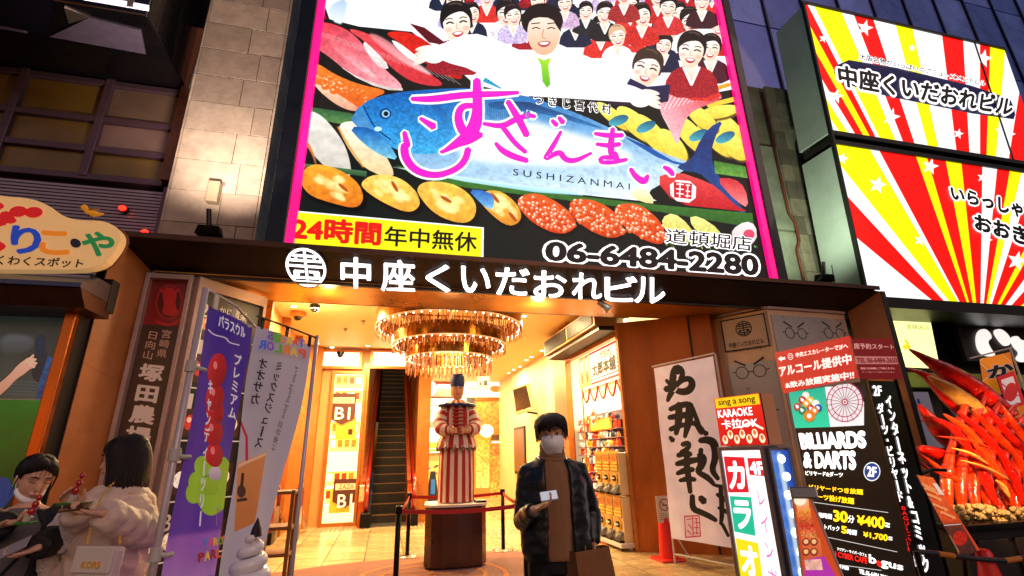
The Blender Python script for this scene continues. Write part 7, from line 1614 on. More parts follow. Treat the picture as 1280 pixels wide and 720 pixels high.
# stall, menu board, barrier
t = T('crab_stall', 'black stall counter under the giant crab', 'stall', (7.2, 4.9, 0))
z_ = PY(1230, 648, 4.3).z; xs0 = PY(1165, 648, 4.3).x
M().box((xs0, 4.0, z_-.06), (xs0+4, 5.4, z_)).build('counter_top', BLACKM, t, bev=.01); M().box((xs0+.06, 4.1, 0), (xs0+4, 5.3, z_-.061)).build('counter_body', mat('stall_black', '#120d0c', .5, var=.4), t)
for k in range(5): M().box((xs0+.2+k*.5, 4.07, .1), (xs0+.6+k*.5, 4.099, z_-.15)).build('counter_panel', mat('stall_panel', '#1e1412', .5) if k == 0 else bpy.data.materials['stall_panel'], t, bev=.006)
mp = Pl(PY(1175, 640, 3.5), (.75, -.66, 0), (.12, .1, 1))
t = T('crab_menu_board', 'slanted orange menu board of crab photographs beside the billiards sign', 'menu board', (PY(1175, 640, 3.5).x, 3.5, 0))
m5 = lambda x, y: (1100+x/4, 540+y/4); a = [mp.hit(*m5(*p)) for p in ((185, 215), (265, 228), (500, 590), (405, 630))]
ar = Art(mp, min(p[0] for p in a), max(p[0] for p in a), min(p[1] for p in a), max(p[1] for p in a), 220, '#c84018')
ar.poly([m5(*p) for p in ((185, 215), (265, 228), (400, 440), (290, 450))], '#f06a2c', '#d84818', noise=.2)
for (x, y) in ((230, 270), (260, 320), (290, 370), (330, 410), (250, 290)): ar.line([m5(x-25, y-10), m5(x+10, y+5), m5(x+45, y+20)], 3.5, '#f8a060', op=.9); ar.line([m5(x-20, y), m5(x+30, y+22)], 1.2, '#a82408', sm=1)
ar.poly([m5(*p) for p in ((262, 255), (300, 262), (330, 318), (300, 312))], '#e8dcc8'); ar.poly([m5(*p) for p in ((300, 460), (405, 455), (490, 600), (410, 625))], '#6a2c20', '#3a1814', noise=.4); ar.ell(m5(400, 530), 9, 9, '#b81c10', noise=.3); ar.line([m5(300, 468), m5(405, 460)], 1.2, '#d8c8b8', sm=1); ar.line([m5(345, 520), m5(390, 600)], 4, '#c88a50', sm=1, op=.6)
ar.panel('menu_face', t, quad=a[::-1], n=0, emit=.45)
M().prism(mp, [(x, y) for x, y in a[::-1]], -.05, -.022).build('board_back', BLACKM, t); pb_ = mp.at(*a[3]); M().cyl(pb_+Vector((.1, .05, 0)), (pb_.x+.15, pb_.y+.2, 0), .015, n=6).build('leg', BLACKM, t)
t = T('barrier_bar', 'black and yellow striped barrier bar in front of the crab stall', 'barrier', PY(1210, 696, 3.3)); YB2 = mat('bar_yellow', '#c87818', .5)
pts = [(1150, 690), (1172, 692), (1192, 695), (1214, 698), (1236, 700), (1256, 701), (1275, 698), (1300, 694)]
for k in range(7): M().cyl(PY(*pts[k], 3.3), PY(*pts[k+1], 3.3), .02, n=8).build('bar_segment', YB2 if k in (1, 5) else mat('bar_dark', '#1c2028', .5) if k == 0 else bpy.data.materials['bar_dark'], t)
M().cyl(PY(1145, 689, 3.3), (PY(1145, 689, 3.3).x, 3.3, 0), .02, n=8).build('bar_post', BLACKM, t)
c = PY(1234, 690, 3.35); t = T('barrier_cone', 'dark red cone top holding the striped barrier bar', 'cone', (c.x, 3.35, 0))
M().lathe((c.x, 3.38, 0), [(.001, c.z+.02), (.04, c.z+.015), (.055, c.z-.01), (.06, c.z-.1), (.17, .03)], 20).build('cone_body', RC, t, smooth=True); M().box((c.x-.2, 3.18, 0), (c.x+.2, 3.58, .04)).build('cone_base', RC, t, bev=.015)
# ------------------------------------------------------------------ people
def remeshed(m, voxel=.007, smooth=3, name='body'):
    me = bpy.data.meshes.new(name); me.from_pydata(m.v, [], m.f); o = bpy.data.objects.new('tmp', me); COL.objects.link(o)
    a = o.modifiers.new('r', 'REMESH'); a.mode = 'VOXEL'; a.voxel_size = voxel; a.use_smooth_shade = True
    b = o.modifiers.new('s', 'SMOOTH'); b.iterations = smooth; b.factor = .5
    dg = bpy.context.evaluated_depsgraph_get(); r = bpy.data.meshes.new_from_object(o.evaluated_get(dg)); bpy.data.objects.remove(o); bpy.data.meshes.remove(me)
    r.polygons.foreach_set('use_smooth', [True]*len(r.polygons)); return r
def wrinkle(me, amp, sc, seed=0, ridge=False, zs=1.0):
    n = len(me.vertices); co = np.empty(n*3, np.float32); me.vertices.foreach_get('co', co); co = co.reshape(-1, 3); no = np.empty(n*3, np.float32); me.vertex_normals.foreach_get('vector', no) if hasattr(me, 'vertex_normals') else None; no = no.reshape(-1, 3)
    for i in range(n):
        p = Vector(co[i])*sc; p.z *= zs; v = mnoise.noise(p+Vector((seed, 0, 0)))
        if ridge: v = 1-2*abs(v)
        co[i] += no[i]*amp*v
    me.vertices.foreach_set('co', co.ravel()); me.update()
def add_mesh(me, mats, parent, name):
    off = parent_off(parent); me.transform(Matrix.Translation(-off)); me.materials.clear(); me.materials.append(mats); me.name = name; return link(name, me, parent)
def hand(m, wr, f, n, side, curl=(.3, .4, .3), spread=.05, k=1.0, thumb=.6):
    """wr wrist, f direction of the fingers, n palm normal, side towards the thumb"""
    f = Vector(f).normalized(); n = Vector(n); n = (n-f*n.dot(f)).normalized(); s = f.cross(n).normalized()
    if s.dot(Vector(side)) < 0: s = -s
    wr = Vector(wr); kn = wr+f*.088*k
    m.tube([wr-f*.015, wr+f*.03*k, kn, kn+f*.008], [(.027*k, .02*k), (.036*k, .016*k), (.04*k, .014*k), (.036*k, .01*k)], 12, up=n)
    for i, (o, L) in enumerate(((.03, .070), (.010, .078), (-.011, .072), (-.031, .058))):
        p = kn+s*o*k; d = (f+s*o*spread*20*.3).normalized(); pts = [p-f*.012]; rad = [.0095*k]
        for j, seg in enumerate((.42, .32, .26)):
            a = curl[j]*(1+.12*i); d = (d*math.cos(a)+n*math.sin(a)).normalized(); p = p+d*L*seg*k; pts.append(p); rad.append((.009, .008, .0065)[j]*k)
        m.tube(pts, rad, 8)
    p = wr+f*.02*k+s*.025*k; d = (f*.7+s*.7+n*thumb*.5).normalized(); pts = [p]; rad = [.014*k]
    for j, L in enumerate((.035, .03, .024)): p = p+d*L*k; pts.append(p); rad.append((.0125, .0105, .0075)[j]*k); d = (d*.8+f*.45+n*thumb*.35).normalized()
    m.tube(pts, rad, 8)
def human(loc, rz, H, arms, headturn=0, headtilt=(0, 0), female=False, lean=(0, 0), hs=1.04):
    k = H/1.74; loc = Vector(loc); Rz = Matrix.Rotation(rz, 3, 'Z')
    W = lambda x, y, z: loc+Rz @ Vector((x*k+lean[0]*z/1.5, y*k+lean[1]*z/1.5, z*k))
    up = Rz @ Vector((0, 1, 0)); m = M(); wf = .9 if female else 1
    m.tube([W(0, .0, .86), W(0, 0, .95), W(0, -.01, 1.08), W(0, -.01, 1.25), W(0, 0, 1.38), W(0, .01, 1.45), W(0, .01, 1.48)], [(.15*k, .11*k), (.16*k, .115*k), (.135*k*wf, .1*k), (.165*k*wf, .115*k), (.18*k*wf, .1*k), (.12*k, .075*k), (.06*k, .055*k)], 16, up=up)
    m.tube([W(0, .015, 1.44), W(0, .005, 1.5), W(0, .0, 1.56)], [.06*k, .052*k, .055*k], 12)
    hc = W(0, -.005, 1.625); Rh = Rz @ Matrix.Rotation(headturn, 3, 'Z') @ Matrix.Rotation(headtilt[0], 3, 'X') @ Matrix.Rotation(headtilt[1], 3, 'Y')
    Hd = lambda x, y, z: hc+Rh @ (Vector((x, y, z))*k*hs)
    def hball(x, y, z, r, sc=(1, 1, 1), n=14):
        mm = M(); mm.ball((0, 0, 0), r*k*hs, n, sc=sc); m.add([Hd(x, y, z)+Rh @ Vector(v) for v in mm.v], mm.f)
    hball(0, .012, .03, .085, (.9, 1.08, 1.0)); hball(0, -.012, -.02, .072, (.95, 1.05, 1.15)); hball(0, -.03, -.075, .042, (1.05, 1.0, .8)); hball(0, -.045, -.03, .05, (1.05, .8, 1.0))
    m.tube([Hd(0, -.085, .015), Hd(0, -.102, -.012), Hd(0, -.108, -.026), Hd(0, -.09, -.034)], [.008*k, .011*k, .014*k, .009*k], 8)
    hball(0, -.088, -.056, .02, (1.3, .6, .45)); hball(0, -.084, -.066, .018, (1.2, .6, .4))
    for s in (-1, 1): hball(s*.079, .01, -.01, .026, (.35, .7, 1.1)); hball(s*.033, -.07, .028, .022, (1.3, .5, .5))
    for s in (-1, 1):
        sh = W(s*.165*wf, .005, 1.40); el, wr, f, n, side, curl = arms[0 if s < 0 else 1]
        el, wr = Vector(el), Vector(wr); m.tube([sh-(el-sh)*.05, sh+(el-sh)*.3, el, el+(wr-el)*.35, wr], [.05*k, .047*k, .04*k, .04*k, .026*k], 12)
        hand(m, wr, f, n, side, curl, k=.97*k)
        hp_ = W(s*.085, 0, .9); kn_ = W(s*.095, -.01, .5); an = W(s*.1, .02, .09)
        m.tube([hp_, hp_+(kn_-hp_)*.4, kn_, kn_+(an-kn_)*.35, an], [.085*k, .08*k, .055*k, .056*k, .035*k], 14)
        m.tube([W(s*.1, .05, .045), W(s*.1, -.03, .04), W(s*.105, -.14, .03), W(s*.105, -.17, .025)], [(.035*k, .04*k), (.04*k, .038*k), (.042*k, .026*k), (.03*k, .018*k)], 12, up=(0, 0, 1))
    return m, W, Hd, Rh, Rz, k
def face(root, Hd, Rh, k, closed=False, mouth=True, brow='#1a1210', lip='#a84848'):
    EW = mat('eye_white', '#e8e0d8', .3); EI = mat('iris', '#140c08', .15, coat=.8); BW = mat('eyebrow', brow, .8); LP = mat('lips', lip, .4)
    for s in (-1, 1):
        if not closed:
            m = M(); mm = M(); mm.ball((0, 0, 0), .0125*k, 12, sc=(1.25, .6, .6)); m.add([Hd(s*.033, -.083, .008)+Rh @ Vector(v) for v in mm.v], mm.f); m.build('eye', EW, root, smooth=True)
            m = M(); mm = M(); mm.ball((0, 0, 0), .0068*k, 10, sc=(1, .5, 1)); m.add([Hd(s*.033, -.0895, .007)+Rh @ Vector(v) for v in mm.v], mm.f); m.build('iris', EI, root, smooth=True)
        M().tube([Hd(s*.017, -.089, .009), Hd(s*.033, -.093, .017-(.008 if closed else 0)), Hd(s*.050, -.082, .008)], [.0015*k, .0028*k, .0015*k], 6).build('upper_lash', EI, root)
        M().tube([Hd(s*.014, -.092, .034), Hd(s*.034, -.091, .041), Hd(s*.054, -.078, .034)], [(.002*k, .003*k), (.003*k, .0045*k), (.001*k, .002*k)], 6).build('eyebrow', BW, root)
    if mouth: M().tube([Hd(-.02, -.094, -.06), Hd(0, -.101, -.059), Hd(.02, -.094, -.06)], [.002*k, .0045*k, .002*k], 8).build('mouth', LP, root, smooth=True)
def hairdo(root, Hd, k, clumps, m_, name='hair', cap=1.0, fr=.75):
    """cap of hair plus clumps; each clump = list of head-space points + radius"""
    m = M(); mm = M(); mm.ball((0, 0, 0), 1, 20)
    m.add([Hd(.088*cap*v[0], .022+.098*cap*v[1], .045+.082*cap*max(v[2], -.62+fr*max(0, -v[1]))) for v in mm.v], mm.f)
    for pts, r in clumps: m.tube([Hd(*p) for p in smooth_line(pts, 1)], list(np.interp(np.linspace(0, 1, len(smooth_line(pts, 1))), (0, .3, 1), (r*.6*k, r*k, r*.12*k))), 6, flat=.55)
    return m.build(name, m_, root, smooth=True)
HAIR = mat('dark_hair', '#1a0e0a', .42, spec=.4, var=.35, vscale=40, stretch=(3, 3, .4), bump=.5, bscale=120)
SKIN = mat('skin', '#e0ac88', .5, var=.12, vscale=14, bump=.05); SKIN2 = mat('skin_fair', '#deaa8c', .5, var=.1, vscale=14)
for mm_ in (SKIN, SKIN2): mm_.node_tree.nodes['Principled BSDF'].inputs['Subsurface Weight'].default_value = .08
def cloth_part(name, build, m_, root, voxel=.009, smooth=4, amp=.006, sc=9, ridge=True, seed=0, zs=1.0):
    m = M(); build(m); me = remeshed(m, voxel, smooth, name); wrinkle(me, amp, sc, seed, ridge, zs); return add_mesh(me, m_, root, name)

# --- the man
YM = 3.32; c0 = PY(692, 600, YM); LM = (c0.x, YM, 0)
t = T('person', 'young man in dark jacket, beige turtleneck and white mask with phone and paper bag', 'person', LM)
elL = PY(655, 652, YM+.02); wrL = PY(668, 637, YM-.26); elR = PY(738, 640, YM+.05); wrR = PY(741, 681, YM-.04)
arms = [(elL, wrL, (.75, -.35, .35), (0, -.3, 1), (0, -1, .3), (.45, .6, .5)), (elR, wrR, (-.1, -.1, -1), (-1, 0, 0), (0, -1, 0), (.8, 1.1, .7))]
m, W, Hd, Rh, Rz, k = human(LM, R(-6), 1.735, arms, headturn=R(-12), headtilt=(R(8), R(-4)), hs=1.1)
body = add_mesh(remeshed(m, .0065, 3), SKIN, t, 'body')
face(t, Hd, Rh, k, closed=False, mouth=False)
SW = mat('beige_knit', '#a8764c', .9, var=.12, vscale=8, bump=.6, bscale=160, stretch=(4, 4, .6), sheen=.3)
def b_sw(m):
    u = Rz @ Vector((0, 1, 0)); m.tube([W(0, 0, .875), W(0, 0, .93), W(0, -.01, 1.05), W(0, -.015, 1.2), W(0, 0, 1.38), W(0, .01, 1.46), W(0, .01, 1.5)], [(.150, .135), (.152, .138), (.15, .135), (.155, .132), (.155, .11), (.085, .08), (.068, .066)], 18, up=u)
cloth_part('sweater', b_sw, SW, t, amp=.005, sc=10)
m = M(); 
for z, r in ((1.475, .078), (1.50, .073), (1.525, .070), (1.545, .071)): m.tube([W(r*math.cos(a), .01+r*math.sin(a), z-.015*math.sin(-a)) for a in np.linspace(0, 2*math.pi, 21)], .016, 8)
m.build('turtleneck', SW, t, smooth=True)
JK = mat('black_jacket', '#0d1016', .42, var=.12, vscale=5, bump=.25, bscale=26, coat=.15)
OPN = lambda z: float(np.interp(z, (.87, 1.2, 1.41, 1.46), (.42, .38, .46, .75)))
def jacket(m):
    n = 30; rs = []; 
    for (z, rx, ry, op) in ((.87, .205, .16, .50), (.93, .225, .175, .46), (1.05, .225, .17, .45), (1.2, .22, .16, .44), (1.33, .215, .15, .42), (1.41, .19, .12, .40), (1.46, .115, .095, .5)):
        rs.append([W(rx*math.sin(a), -ry*math.cos(a), z) for a in np.linspace(OPN(z), 2*math.pi-OPN(z), n)])
    for i, r in enumerate(rs): pass
    inn = [[p+(W(0, 0, 1)-W(0, 0, 1))+((W(0, 0, 0)+Vector((0, 0, p.z)))-p).normalized()*.022 for p in r] for r in rs]
    k_ = n
    for j in range(len(rs)-1):
        for i in range(n-1): m.add([rs[j][i], rs[j][i+1], rs[j+1][i+1], rs[j+1][i]], [(0, 1, 2, 3)]); m.add([inn[j][i], inn[j][i+1], inn[j+1][i+1], inn[j+1][i]], [(3, 2, 1, 0)])
        for i in (0, n-1): q = [rs[j][i], rs[j+1][i], inn[j+1][i], inn[j][i]]; m.add(q if i == 0 else q, [(0, 1, 2, 3) if i == 0 else (3, 2, 1, 0)])
    for j, fl_ in ((0, 1), (len(rs)-1, 0)):
        for i in range(n-1): q = [rs[j][i], rs[j][i+1], inn[j][i+1], inn[j][i]]; m.add(q, [(3, 2, 1, 0) if fl_ else (0, 1, 2, 3)])
    for s, el, wr in ((-1, elL, wrL), (1, elR, wrR)):
        sh = W(s*.165, .005, 1.395); m.tube([W(s*.11, .01, 1.395), sh+Vector((0, 0, -.012)), sh+(el-sh)*.35, sh+(el-sh)*.75, el, el+(wr-el)*.3, el+(wr-el)*.7, el+(wr-el)*.94], [.065, .072, .071, .066, .066, .064, .054, .044], 16)
    m.tube([W(.1*math.sin(a), .01-.09*math.cos(a), 1.46+.02*(-math.cos(a))) for a in np.linspace(.75, 2*math.pi-.75, 15)], .018, 8)
cloth_part('jacket', jacket, JK, t, voxel=.008, smooth=3, amp=.006, sc=9, seed=4, zs=1.7)
def trous(m):
    u = Rz @ Vector((0, 1, 0)); m.tube([W(0, 0, .96), W(0, 0, .86), W(0, 0, .8)], [(.145, .105), (.155, .115), (.15, .12)], 16, up=u)
    for s in (-1, 1): m.tube([W(s*.085, 0, .88), W(s*.09, 0, .7), W(s*.095, -.01, .5), W(s*.1, .01, .3), W(s*.1, .02, .08)], [.098, .095, .08, .075, .07], 14)
cloth_part('trousers', trous, mat('black_trousers', '#0a0a0c', .8, bump=.2), t, amp=.006, sc=8, seed=9)
SHOE = mat('dark_shoes', '#14110f', .4)
for s in (-1, 1): M().tube([W(s*.1, .075, .05), W(s*.1, -.02, .055), W(s*.105, -.13, .04), W(s*.105, -.19, .03)], [(.04, .048), (.048, .05), (.05, .036), (.035, .024)], 14, up=(0, 0, 1)).build('shoe', SHOE, t, smooth=True)
cl = []; rh = random.Random(8)
for i in range(110):
    a = 2*math.pi*i/110+rh.uniform(-.05, .05); fx = math.sin(a); fy = -math.cos(a); front = max(0, -fy); z_end = -.03 if fy > -.2 else (.066-.016*rh.random()); z_end = -.02 if abs(fx) > .8 else z_end
    cl.append(([(fx*.01, .03+fy*.01, .128), (fx*.06, .02+fy*.07, .115), (fx*.098, .015+fy*.11, .075), (fx*(.096+.006*rh.random()), .01+fy*(.107 if fy < 0 else .108), z_end-.01+rh.uniform(-.03, .018))], .0105)); cl[-1][0][2] = tuple(v*(1+rh.uniform(-.02, .09)) for v in cl[-1][0][2])
hairdo(t, Hd, k, cl, HAIR, cap=1.07)
# mask
MK = mat('mask_white', '#ffffff', .6, bump=.25, bscale=18)
m = M(); vs = []; nx_, nz_ = 14, 9
for j in range(nz_+1):
    for i in range(nx_+1):
        a = (i/nx_-.5)*2*.88; z = -.012+(-.098+.012)*(j/nz_) if False else .0-.092*(j/nz_); q = j/nz_; r = .086+.024*math.sin(math.pi*min(1, q*1.05))*math.cos(a)**2+.010*(1-abs(q-.25)*2)*math.exp(-(a*3)**2)
        r *= 1-.10*max(0, q-.35); a *= 1-.42*max(0, q-.3); vs.append(Hd(r*math.sin(a)*.98, -r*math.cos(a)*1.08+.004, z-.018+.022*math.cos(a*1.3)*(1-q)))
m.add(vs, [(j*(nx_+1)+i, (j+1)*(nx_+1)+i, (j+1)*(nx_+1)+i+1, j*(nx_+1)+i+1) for j in range(nz_) for i in range(nx_)]); m.build('face_mask', MK, t, smooth=True, solid=.002)
for s in (-1, 1): M().tube([Hd(s*.078, -.03, -.01), Hd(s*.088, .01, .015), Hd(s*.085, .02, -.02), Hd(s*.075, -.025, -.07)], .0018, 5).build('mask_loop', MK, t)
# phone and bag
hc_ = wrL+Vector((.75, -.35, .35)).normalized()*.09
ph = T('smartphone', 'pale smartphone held in the hand of the masked man', 'phone', hc_+Vector((0, 0, .03)))
pp_ = Pl(hc_+Vector((.0, -.0, .035)), (1, -.25, .12), (.1, .75, .65)); M().slab(pp_, -.045, .06, -.036, .036, 0, .009).build('phone_body', mat('phone_pale', '#c8c4cc', .25, coat=.5), ph, bev=.003); M().slab(pp_, -.041, .056, -.032, .032, .0095, .0105).build('phone_screen', mat('phone_screen', '#c8ccd8', .15, emit=.4), ph)
bgp = PY(735, 700, YM-.08); KR = mat('kraft_paper', '#8a5a30', .8, var=.15, vscale=10, bump=.5, bscale=25)
pb = T('paper_bag', 'brown kraft paper bag hanging from the hand of the masked man', 'bag', (bgp.x, bgp.y, .45))
zt_ = PY(730, 686, YM-.1).z; bx_ = bgp.x+.0; by_ = YM-.1; Rb = Matrix.Rotation(R(22), 3, 'Z')
Q = lambda x, y, z: Vector((bx_, by_, 0))+Rb @ Vector((x, y, 0))+Vector((0, 0, z))
m = M(); zz0 = zt_-.40; sec = [(.15, .07, zz0), (.155, .075, zz0+.12), (.15, .06, zz0+.28), (.145, .035, zt_)]
rs = [[Q(-a, -b, z), Q(0, -b-.006, z), Q(a, -b, z), Q(a*.97, 0, z+.004), Q(a, b, z), Q(0, b, z), Q(-a, b, z), Q(-a*.97, 0, z)] for a, b, z in sec]; m.rings(rs, 0, cap=False); m.add(rs[0], [tuple(range(8))[::-1]]); m.build('bag_body', KR, pb, solid=.002)
for y in (-.035, .035): M().tube([Q(-.06, y, zt_-.02), Q(-.045, y*.6, zt_+.06), wrR+Vector((-.02, 0, -.1)), Q(.045, y*.6, zt_+.06), Q(.06, y, zt_-.02)], .0035, 6).build('handle', mat('bag_string', '#a88058', .8) if y < 0 else bpy.data.materials['bag_string'], pb, smooth=True)

# --- woman in the pale puffer coat
YW = 3.45; c0 = PY(150, 600, YW); LW = (c0.x, YW, 0)
t = T('person', 'woman with long dark hair in a beige puffer coat seen from the side', 'person', LW)
elA = PY(105, 655, YW-.05); wrA = PY(96, 637, YW-.32); elB = PY(186, 668, YW-.12); wrB = PY(128, 641, YW-.42)
# person's right hand (-x local) is the far one
arms = [(elA, wrA, (-.45, -.25, .8), (.4, -.9, 0), (.8, -.3, .2), (.7, .8, .6)), (elB, wrB, (-.9, -.25, .12), (0, -.2, 1), (0, -1, .4), (.4, .5, .5))]
m, W, Hd, Rh, Rz, k = human(LW, R(-50), 1.63, arms, headturn=R(-34), headtilt=(R(12), 0), female=True)
add_mesh(remeshed(m, .0065, 3), SKIN2, t, 'body'); face(t, Hd, Rh, k, closed=True, lip='#a85050')
PF = mat('puffer_beige', '#e8ccb8', .6, var=.15, vscale=6, bump=.35, bscale=30, sheen=.3)
def puffer(m):
    u = Rz @ Vector((0, 1, 0)); pts = []; rad = []
    for i in range(29):
        z = .62+i*.03; q = (i % 4)/4; bul = .011*math.sin(math.pi*q); base = np.interp(z, (.62, .8, 1.1, 1.3, 1.4, 1.46), (.205, .225, .235, .23, .19, .13)); pts.append(W(0, .01, z)); rad.append((base+bul, base*.80+bul))
    m.tube(pts, rad, 20, up=u)
    for s, el, wr in ((-1, elA, wrA), (1, elB, wrB)):
        sh = W(s*.17, 0, 1.36); P_ = [W(s*.1, .0, 1.38)]; L = [sh, el, wr]; seg = []
        for a_, b_, n_ in ((sh, el, 12), (el, wr, 11)):
            for i in range(n_): seg.append(a_+(b_-a_)*(i/(n_-(.6 if a_ is el else 0))))
        seg = [Vector(p) for p in smooth_line([tuple(p) for p in seg], 1)]; r = [(.088-.03*(i/len(seg)))+.011*abs(math.sin(i*math.pi/5)) for i in range(len(seg))]; m.tube(seg, r, 14)
cloth_part('puffer_coat', puffer, PF, t, voxel=.009, smooth=2, amp=.012, sc=11, seed=2)
FZ = mat('fuzzy_cream', '#ecd8cc', .95, bump=1.0, bscale=90, sheen=.6)
def fuzz(m): m.tube([W(-.13, -.02, 1.40), W(-.13, -.16, 1.36), W(-.06, -.22, 1.26), W(-.05, -.235, 1.1), W(-.06, -.22, 1.0)], [.035, .05, .055, .05, .03], 12); m.tube([W(.12, .02, 1.42), W(.12, -.13, 1.37), W(.07, -.2, 1.27), W(.05, -.23, 1.14)], [.035, .045, .05, .03], 12)
cloth_part('fleece_lining', fuzz, FZ, t, amp=.008, sc=40, ridge=False)
def skirt(m): u = Rz @ Vector((0, 1, 0)); m.tube([W(0, 0, .75), W(0, 0, .4), W(0, 0, .2)], [(.19, .15), (.22, .18), (.24, .2)], 18, up=u)
cloth_part('long_skirt', skirt, mat('skirt_tan', '#8a6a50', .85, bump=.2), t, amp=.01, sc=6)
cl = []; rh = random.Random(12)
for i in range(130):
    a = 2*math.pi*i/130; fx = math.sin(a); fy = -math.cos(a)
    if fy < -.72: 
        cl.append(([(0, .02, .128), (fx*.06, .02+fy*.07, .118), (fx*.09, .0+fy*.092, .07), (fx*.10+.0, -.06, .03), (math.copysign(.095, fx or 1), -.05, -.06), (math.copysign(.1, fx or 1), -.05, -.2)], .018)); continue
    L = -.27-.16*rh.random() if fy > -.3 else -.28-.14*rh.random()
    cl.append(([(0, .02, .13), (fx*.06, .02+fy*.07, .12), (fx*.095, .02+fy*.107, .06), (fx*.105, .025+fy*.115, -.05), (fx*(.115+.02*rh.random()), .01+fy*.105, -.17), (fx*(.08+.04*rh.random()), -.015+fy*.09+rh.uniform(-.04, .03), L)], .0125))
hairdo(t, Hd, k, cl, HAIR, cap=1.06)
# her things
wb = T('shoulder_bag', 'white flap shoulder bag with gold letters and a gold chain strap', 'bag', PY(118, 715, YW-.42))
bp0 = Pl(PY(118, 700, YW-.42), (1, -.35, -.02), (0, .05, 1)); WBG = mat('bag_white', '#e4d4c8', .4, coat=.2, bump=.15, bscale=200)
M().slab(bp0, -.10, .095, -.13, .055, -.07, 0).build('bag_body', WBG, wb, bev=.018); M().slab(bp0, -.102, .097, -.055, .06, .001, .012).build('bag_flap', WBG, wb, bev=.006)
GLD = mat('gold_hardware', '#e0a040', .25, .9, emit=.1)
letter(bp0, 'KORS', [(-.045, -.005), (.05, -.005), (.05, -.032), (-.045, -.032)], GLD, wb, n=.014, px=False, off=.04)
m = M(); pth = smooth_line([tuple(p) for p in (bp0.at(-.07, .07, -.01), PY(118, 640, YW-.36), PY(132, 610, YW-.2), PY(160, 592, YW), PY(172, 640, YW-.2), PY(150, 668, YW-.3), bp0.at(.1, .07, -.01))], 3)
for i in range(0, len(pth)-1): m.ball(pth[i], .006, 6, sc=(1, 1, 1.2))
m.build('chain_strap', GLD, wb, kind='stuff')
ts = T('candied_strawberries', 'red candied strawberry stick on a green tray before the woman in beige', 'snack', PY(88, 632, YW-.36))
c = PY(88, 628, YW-.36); STR = mat('candy_red', '#a80c10', .12, coat=1, emit=.04)
M().box((c.x-.045, c.y-.03, c.z-.012), (c.x+.045, c.y+.03, c.z)).build('tray', mat('tray_green', '#2f7a24', .5), ts, bev=.006); M().cyl(c, c+Vector((.01, 0, .035)), .017, .02, 12).build('cup', mat('cup_white', '#c8b8a8', .5), ts)
for j in range(3): M().ball(c+Vector((.012+.006*j, 0, .055+.034*j)), .0165-.002*j, 12, sc=(1, 1, 1.2)).build('strawberry', STR, ts, smooth=True)
ph2 = T('smartphone', 'dark phone held level by the woman in the beige coat', 'phone', wrB)
hp2 = wrB+Vector((-.09, -.03, .03)); pp_ = Pl(hp2, (1, .1, .1), (0, .9, .35)); M().slab(pp_, -.07, .05, -.035, .035, 0, .009).build('phone_body', mat('phone_dark', '#2a1418', .25, coat=.5), ph2, bev=.003)

# --- girl at the left edge
YG = 3.4; c0 = PY(38, 640, YG); LG_ = (c0.x-.02, YG, 0)
t = T('person', 'girl in a dark coat with a white mask pulled under her chin', 'person', LG_)
elC = PY(-18, 665, YG-.05); wrC = PY(4, 655, YG-.28); elD = PY(72, 672, YG-.02); wrD = PY(48, 684, YG-.27)
arms = [(elC, wrC, (.9, -.2, .1), (.1, -.2, 1), (0, -1, .3), (.7, .8, .6)), (elD, wrD, (-.85, -.2, -.3), (0, -.3, 1), (0, -1, .3), (.5, .7, .6))]
m, W, Hd, Rh, Rz, k = human(LG_, R(18), 1.525, arms, headturn=R(28), headtilt=(R(20), R(6)), female=True)
add_mesh(remeshed(m, .0065, 3), SKIN2, t, 'body'); face(t, Hd, Rh, k, closed=True, lip='#a85050')
def gs_(m): u = Rz @ Vector((0, 1, 0)); m.tube([W(0, 0, .9), W(0, -.01, 1.15), W(0, 0, 1.36), W(0, .01, 1.46)], [(.15, .12), (.155, .13), (.15, .11), (.075, .07)], 16, up=u)
cloth_part('grey_top', gs_, mat('grey_knit', '#6a6664', .9, bump=.4, bscale=120), t, amp=.003)
DC = mat('dark_coat', '#0f0e10', .7, var=.3, bump=.3, bscale=60)
def coat(m):
    n = 22; rs = []
    for (z, rx, ry, op) in ((.5, .24, .19, .25), (.9, .22, .17, .4), (1.15, .21, .16, .55), (1.3, .205, .145, .62), (1.38, .18, .12, .62), (1.45, .1, .09, .7)):
        rs.append([W(rx*math.sin(a), -ry*math.cos(a), z) for a in np.linspace(op, 2*math.pi-op, n)])
    inn = [[p+((W(0, 0, 0)*1+Vector((0, 0, p.z-W(0, 0, 0).z)))-p).normalized()*.024 for p in r] for r in rs]
    for j in range(len(rs)-1):
        for i in range(n-1): m.add([rs[j][i], rs[j][i+1], rs[j+1][i+1], rs[j+1][i]], [(0, 1, 2, 3)]); m.add([inn[j][i], inn[j][i+1], inn[j+1][i+1], inn[j+1][i]], [(3, 2, 1, 0)])
        for i in (0, n-1): m.add([rs[j][i], rs[j+1][i], inn[j+1][i], inn[j][i]], [(0, 1, 2, 3) if i == 0 else (3, 2, 1, 0)])
    for j, fl_ in ((0, 1), (len(rs)-1, 0)):
        for i in range(n-1): m.add([rs[j][i], rs[j][i+1], inn[j][i+1], inn[j][i]], [(3, 2, 1, 0) if fl_ else (0, 1, 2, 3)])
    for s, el, wr in ((-1, elC, wrC), (1, elD, wrD)):
        sh = W(s*.16, .005, 1.38); m.tube([W(s*.1, .005, 1.4), sh, sh+(el-sh)*.35, el, el+(wr-el)*.45, el+(wr-el)*1.0], [.07, .08, .078, .072, .066, .052], 14)
cloth_part('dark_coat', coat, DC, t, voxel=.009, smooth=3, amp=.009, sc=8, seed=7, zs=1.6)
cl = []; rh = random.Random(21)
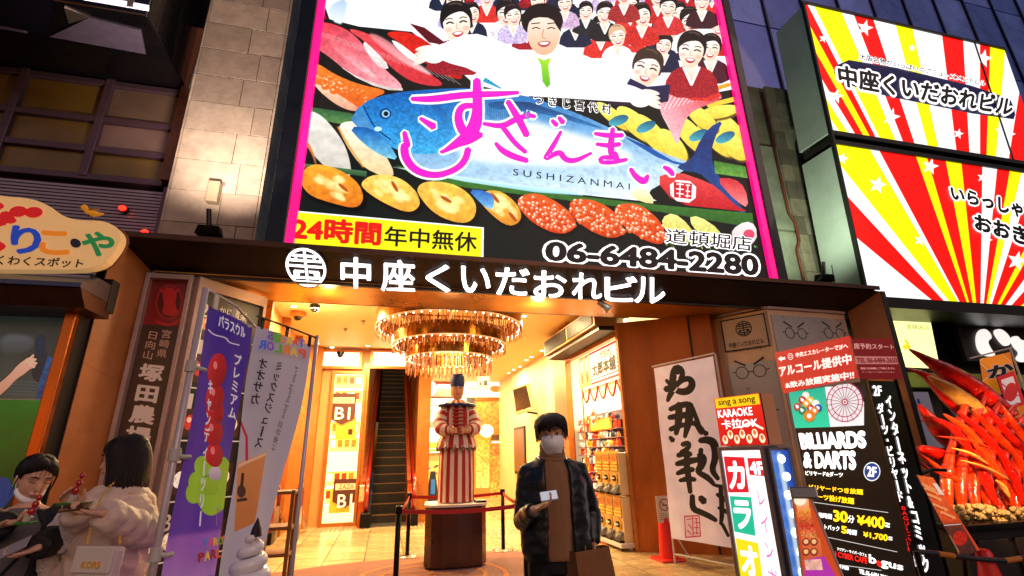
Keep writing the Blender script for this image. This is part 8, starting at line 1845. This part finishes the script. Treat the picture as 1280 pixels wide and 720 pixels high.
for i in range(90):
    a = 2*math.pi*i/90; fx = math.sin(a); fy = -math.cos(a)
    if fy < -.55: cl.append(([(0, -.01, .128), (fx*.05, -.03+fy*.04, .118), (fx*.095, -.01+fy*.06, .075), (math.copysign(.088, fx), -.03, .03)], .008)); cl.append(([(fx*.02, -.02, .127), (fx*.06, .02+fy*.085, .112), (fx*.09, .01+fy*.104, .075), (fx*.1, .005+fy*.104, .04)], .0028)) if i % 3 == 0 else None
    else: cl.append(([(0, .03, .128), (fx*.06, .03+fy*.06, .115), (fx*.09, .03+fy*.1, .05), (fx*.07, .05+fy*.085, -.03), (fx*.02, .12, -.03)], .02))
for s in (-1, 1): cl.append(([(s*.06, -.06, .08), (s*.088, -.03, .04), (s*.09, -.03, -.03), (s*.086, -.035, -.09)], .007))
hairdo(t, Hd, k, cl, HAIR, cap=1.02, fr=1.35)
m = M(); vs = []
for j in range(8):
    for i in range(15):
        a = (i/14-.5)*2*1.3; q = j/7; r = .066+.010*math.sin(math.pi*q); vs.append(Hd(r*math.sin(a), -r*math.cos(a)*1.05-.002, -.083-.034*q+.05*(1-math.cos(a))))
m.add(vs, [(j*15+i, (j+1)*15+i, (j+1)*15+i+1, j*15+i+1) for j in range(7) for i in range(14)]); m.build('lowered_mask', MK, t, smooth=True, solid=.003)
for s in (-1, 1): M().tube([Hd(s*.07, -.03, -.06), Hd(s*.086, .01, .012), Hd(s*.08, -.0, -.05)], .0018, 5).build('mask_loop', MK, t)
M().tube([W(.15, .03, 1.42), W(.1, -.13, 1.3), W(-.02, -.17, 1.1), W(-.1, -.17, .95)], .008, 6).build('bag_strap', DARK, t)
ts = T('candied_strawberries', 'red candied strawberry stick held by the girl at the left edge', 'snack', PY(33, 645, YG-.33)); c = PY(32, 652, YG-.33)
M().box((c.x-.035, c.y-.03, c.z-.012), (c.x+.035, c.y+.03, c.z)).build('tray', bpy.data.materials['tray_green'], ts, bev=.005); M().cyl(c, c+Vector((.01, 0, .025)), .016, .018, 12).build('cup', bpy.data.materials['cup_white'], ts)
for j in range(3): M().ball(c+Vector((.014+.008*j, 0, .045+.03*j)), .016-.002*j, 12, sc=(1, 1, 1.2)).build('strawberry', STR, ts, smooth=True)
ph3 = T('smartphone', 'white phone tilted in the lower hand of the girl at the left edge', 'phone', wrD); hp3 = wrD+Vector((-.085, -.035, -.0)); pp_ = Pl(hp3, (1, -.05, .5), (-.2, .75, .55)); M().slab(pp_, -.075, .07, -.036, .036, 0, .009).build('phone_body', mat('phone_white', '#a8a0a8', .3, coat=.4), ph3, bev=.003)
